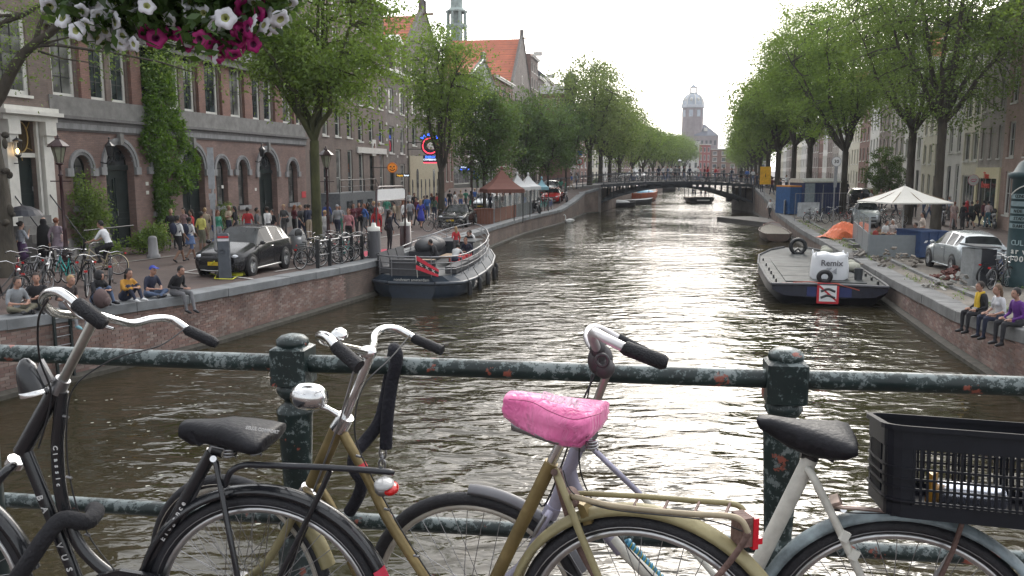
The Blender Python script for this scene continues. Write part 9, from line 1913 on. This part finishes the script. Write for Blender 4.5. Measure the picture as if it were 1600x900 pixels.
# ================================================================ HANGING FLOWER BASKET
def basket():
 Y=2.7;c=atY(275,-35,Y);root=thing('hanging_flower_basket','hanging basket of white and magenta petunias in the upper left corner','flower basket',c);g=np.random.default_rng(77)
 lp=Vector((c.x-.75,c.y+.02,DZ));
 m=MB();m.lathe([(.05,-.02),(.2,.0),(.30,.12),(.33,.26),(.34,.28),(.31,.28)],n=20,caps=True);m.obj('bowl',BLACK,root)
 m=MB();[m.tube([(.3*math.cos(a),.3*math.sin(a),.27),(0,0,.95)],.004,5)for a in(0,2.1,4.2)];m.obj('chain',STEEL,root)
 K=Y/F;cs=[]
 env=[(90,-30,20),(130,-30,45),(170,-30,62),(215,-30,62),(260,-30,50),(300,-30,62),(345,-30,78),(385,-30,62),(420,-30,35),(455,-30,12)]
 exs=[e[0]for e in env];lo=[e[2]for e in env]
 for _ in range(480):
  px=g.uniform(92,452);b_=np.interp(px,exs,lo);py=-60+(b_+55)*g.uniform(0,1)**.8;q=atY(px,py,Y+g.normal()*.10);cs.append(np.array(q-c))
 V,Fq=leaves(np.array(cs),np.full(len(cs),.024),12,.021,.9,5);PLM=leaf_mat('petunia_leaves',(.022,.05,.012),(.05,.10,.022),(.08,.12,.02));link_mesh('foliage',np_mesh('foliage',V,Fq,PLM),root)
 def petunia(col,throat):
  m=MB();RR=[]
  for r_,z in((.003,-.022),(.006,-.006),(.013,.0),(.022,.002),(.030,-.001),(.033,-.006)):
   ring=[]
   for k in range(25):
    a=2*math.pi*k/25;f=1+.11*math.cos(5*a)*(r_/.033);ring.append(Vector((r_*f*math.cos(a),r_*f*math.sin(a),z+.0035*math.cos(10*a+1)*(r_/.033)**2)))
   RR.append(ring)
  m.rings(RR,True,False);k=len(m.f);m.m=[1 if i<25*2 else 0 for i in range(k)]
  return m.mesh('flower',[col,throat])
 WPm=M((.62,.62,.66),.6,var=.1,scale=30,name='petal_white');MGm=M((.33,.008,.13),.6,var=.35,scale=25,name='petal_magenta');th=M((.3,.32,.12),.6,name='throat')
 fw,fm_=petunia(WPm,th),petunia(MGm,M((.08,.0,.04),.6,name='dark_throat'))
 W_=[(110,18),(128,18),(132,30),(143,30),(155,28),(172,22),(182,35),(196,38),(215,25),(148,45),(162,48),(168,52),(178,62),(200,65),(212,55),(190,55),(163,12),(178,5),(303,36),(290,16),(300,3),(352,28),(366,34),(378,38),(392,36),(404,40),(412,36),(425,28),(431,20),(438,30),(450,6),(395,3),(358,40),(242,54),(300,62),(335,85),(80,10),(120,38),(207,70),(150,4)]
 W_+=[(100,28),(118,48),(138,40),(150,60),(186,68),(172,45),(222,42),(205,10),(228,8),(120,6),(318,20),(384,48),(398,48),(417,44),(428,40),(262,30),(335,40)]
 G_=[(232,52),(245,58),(268,50),(278,54),(290,62),(296,70),(310,60),(320,62),(335,75),(345,88),(352,80),(362,75),(372,62),(380,52),(375,70),(392,60),(382,12),(408,8),(412,20),(405,24),(388,45),(330,66),(256,46),(340,70),(365,84),(375,48),(415,3),(395,66)]
 for L_,me in((W_,fw),(G_,fm_)):
  for px,py in L_:
   q=atY(px+g.normal()*1.5,py+g.normal()*1.5,Y-.10+g.normal()*.05);o=link_mesh('flower',me,root);s_=g.uniform(.66,.95);o.scale=(s_,)*3
   d=Vector((g.normal()*.7,-1.0+g.normal()*.25,-.25+g.normal()*.5)).normalized();o.rotation_euler=d.to_track_quat('Z','Y').to_euler();o.location=q-c
   if me is fm_:o['label']='magenta petunia flower'
 lamp=thing('basket_post','green post carrying the hanging flower basket, left of the frame','post',lp);m=MB();m.lathe([(.07,0),(.05,.2),(.04,2.6),(.05,2.7),(0,2.8)],n=12);m.obj('post',DKGREEN,lamp)
 m=MB();m.tube([(0,0,2.3),(.3,0,c.z+1.0-DZ),(.75,-.02,c.z+1.0-DZ),(.75,-.02,c.z+.93-DZ)],.015,6);m.obj('bracket',DKGREEN,lamp)
basket()
# ================================================================ HAZE
hm_=bpy.data.materials.new('haze_air');hm_.use_nodes=True;hn=hm_.node_tree;hn.nodes.clear();ho_=hn.nodes.new('ShaderNodeOutputMaterial');hv=hn.nodes.new('ShaderNodeVolumePrincipled')
hv.inputs['Color'].default_value=(.93,.95,1,1);hv.inputs['Density'].default_value=.0003;hn.links.new(hv.outputs[0],ho_.inputs['Volume'])
m=MB();m.b2(-1700,1700,-500,2300,-2.5,70);o=m.obj('haze',hm_);prop(o,kind='stuff')
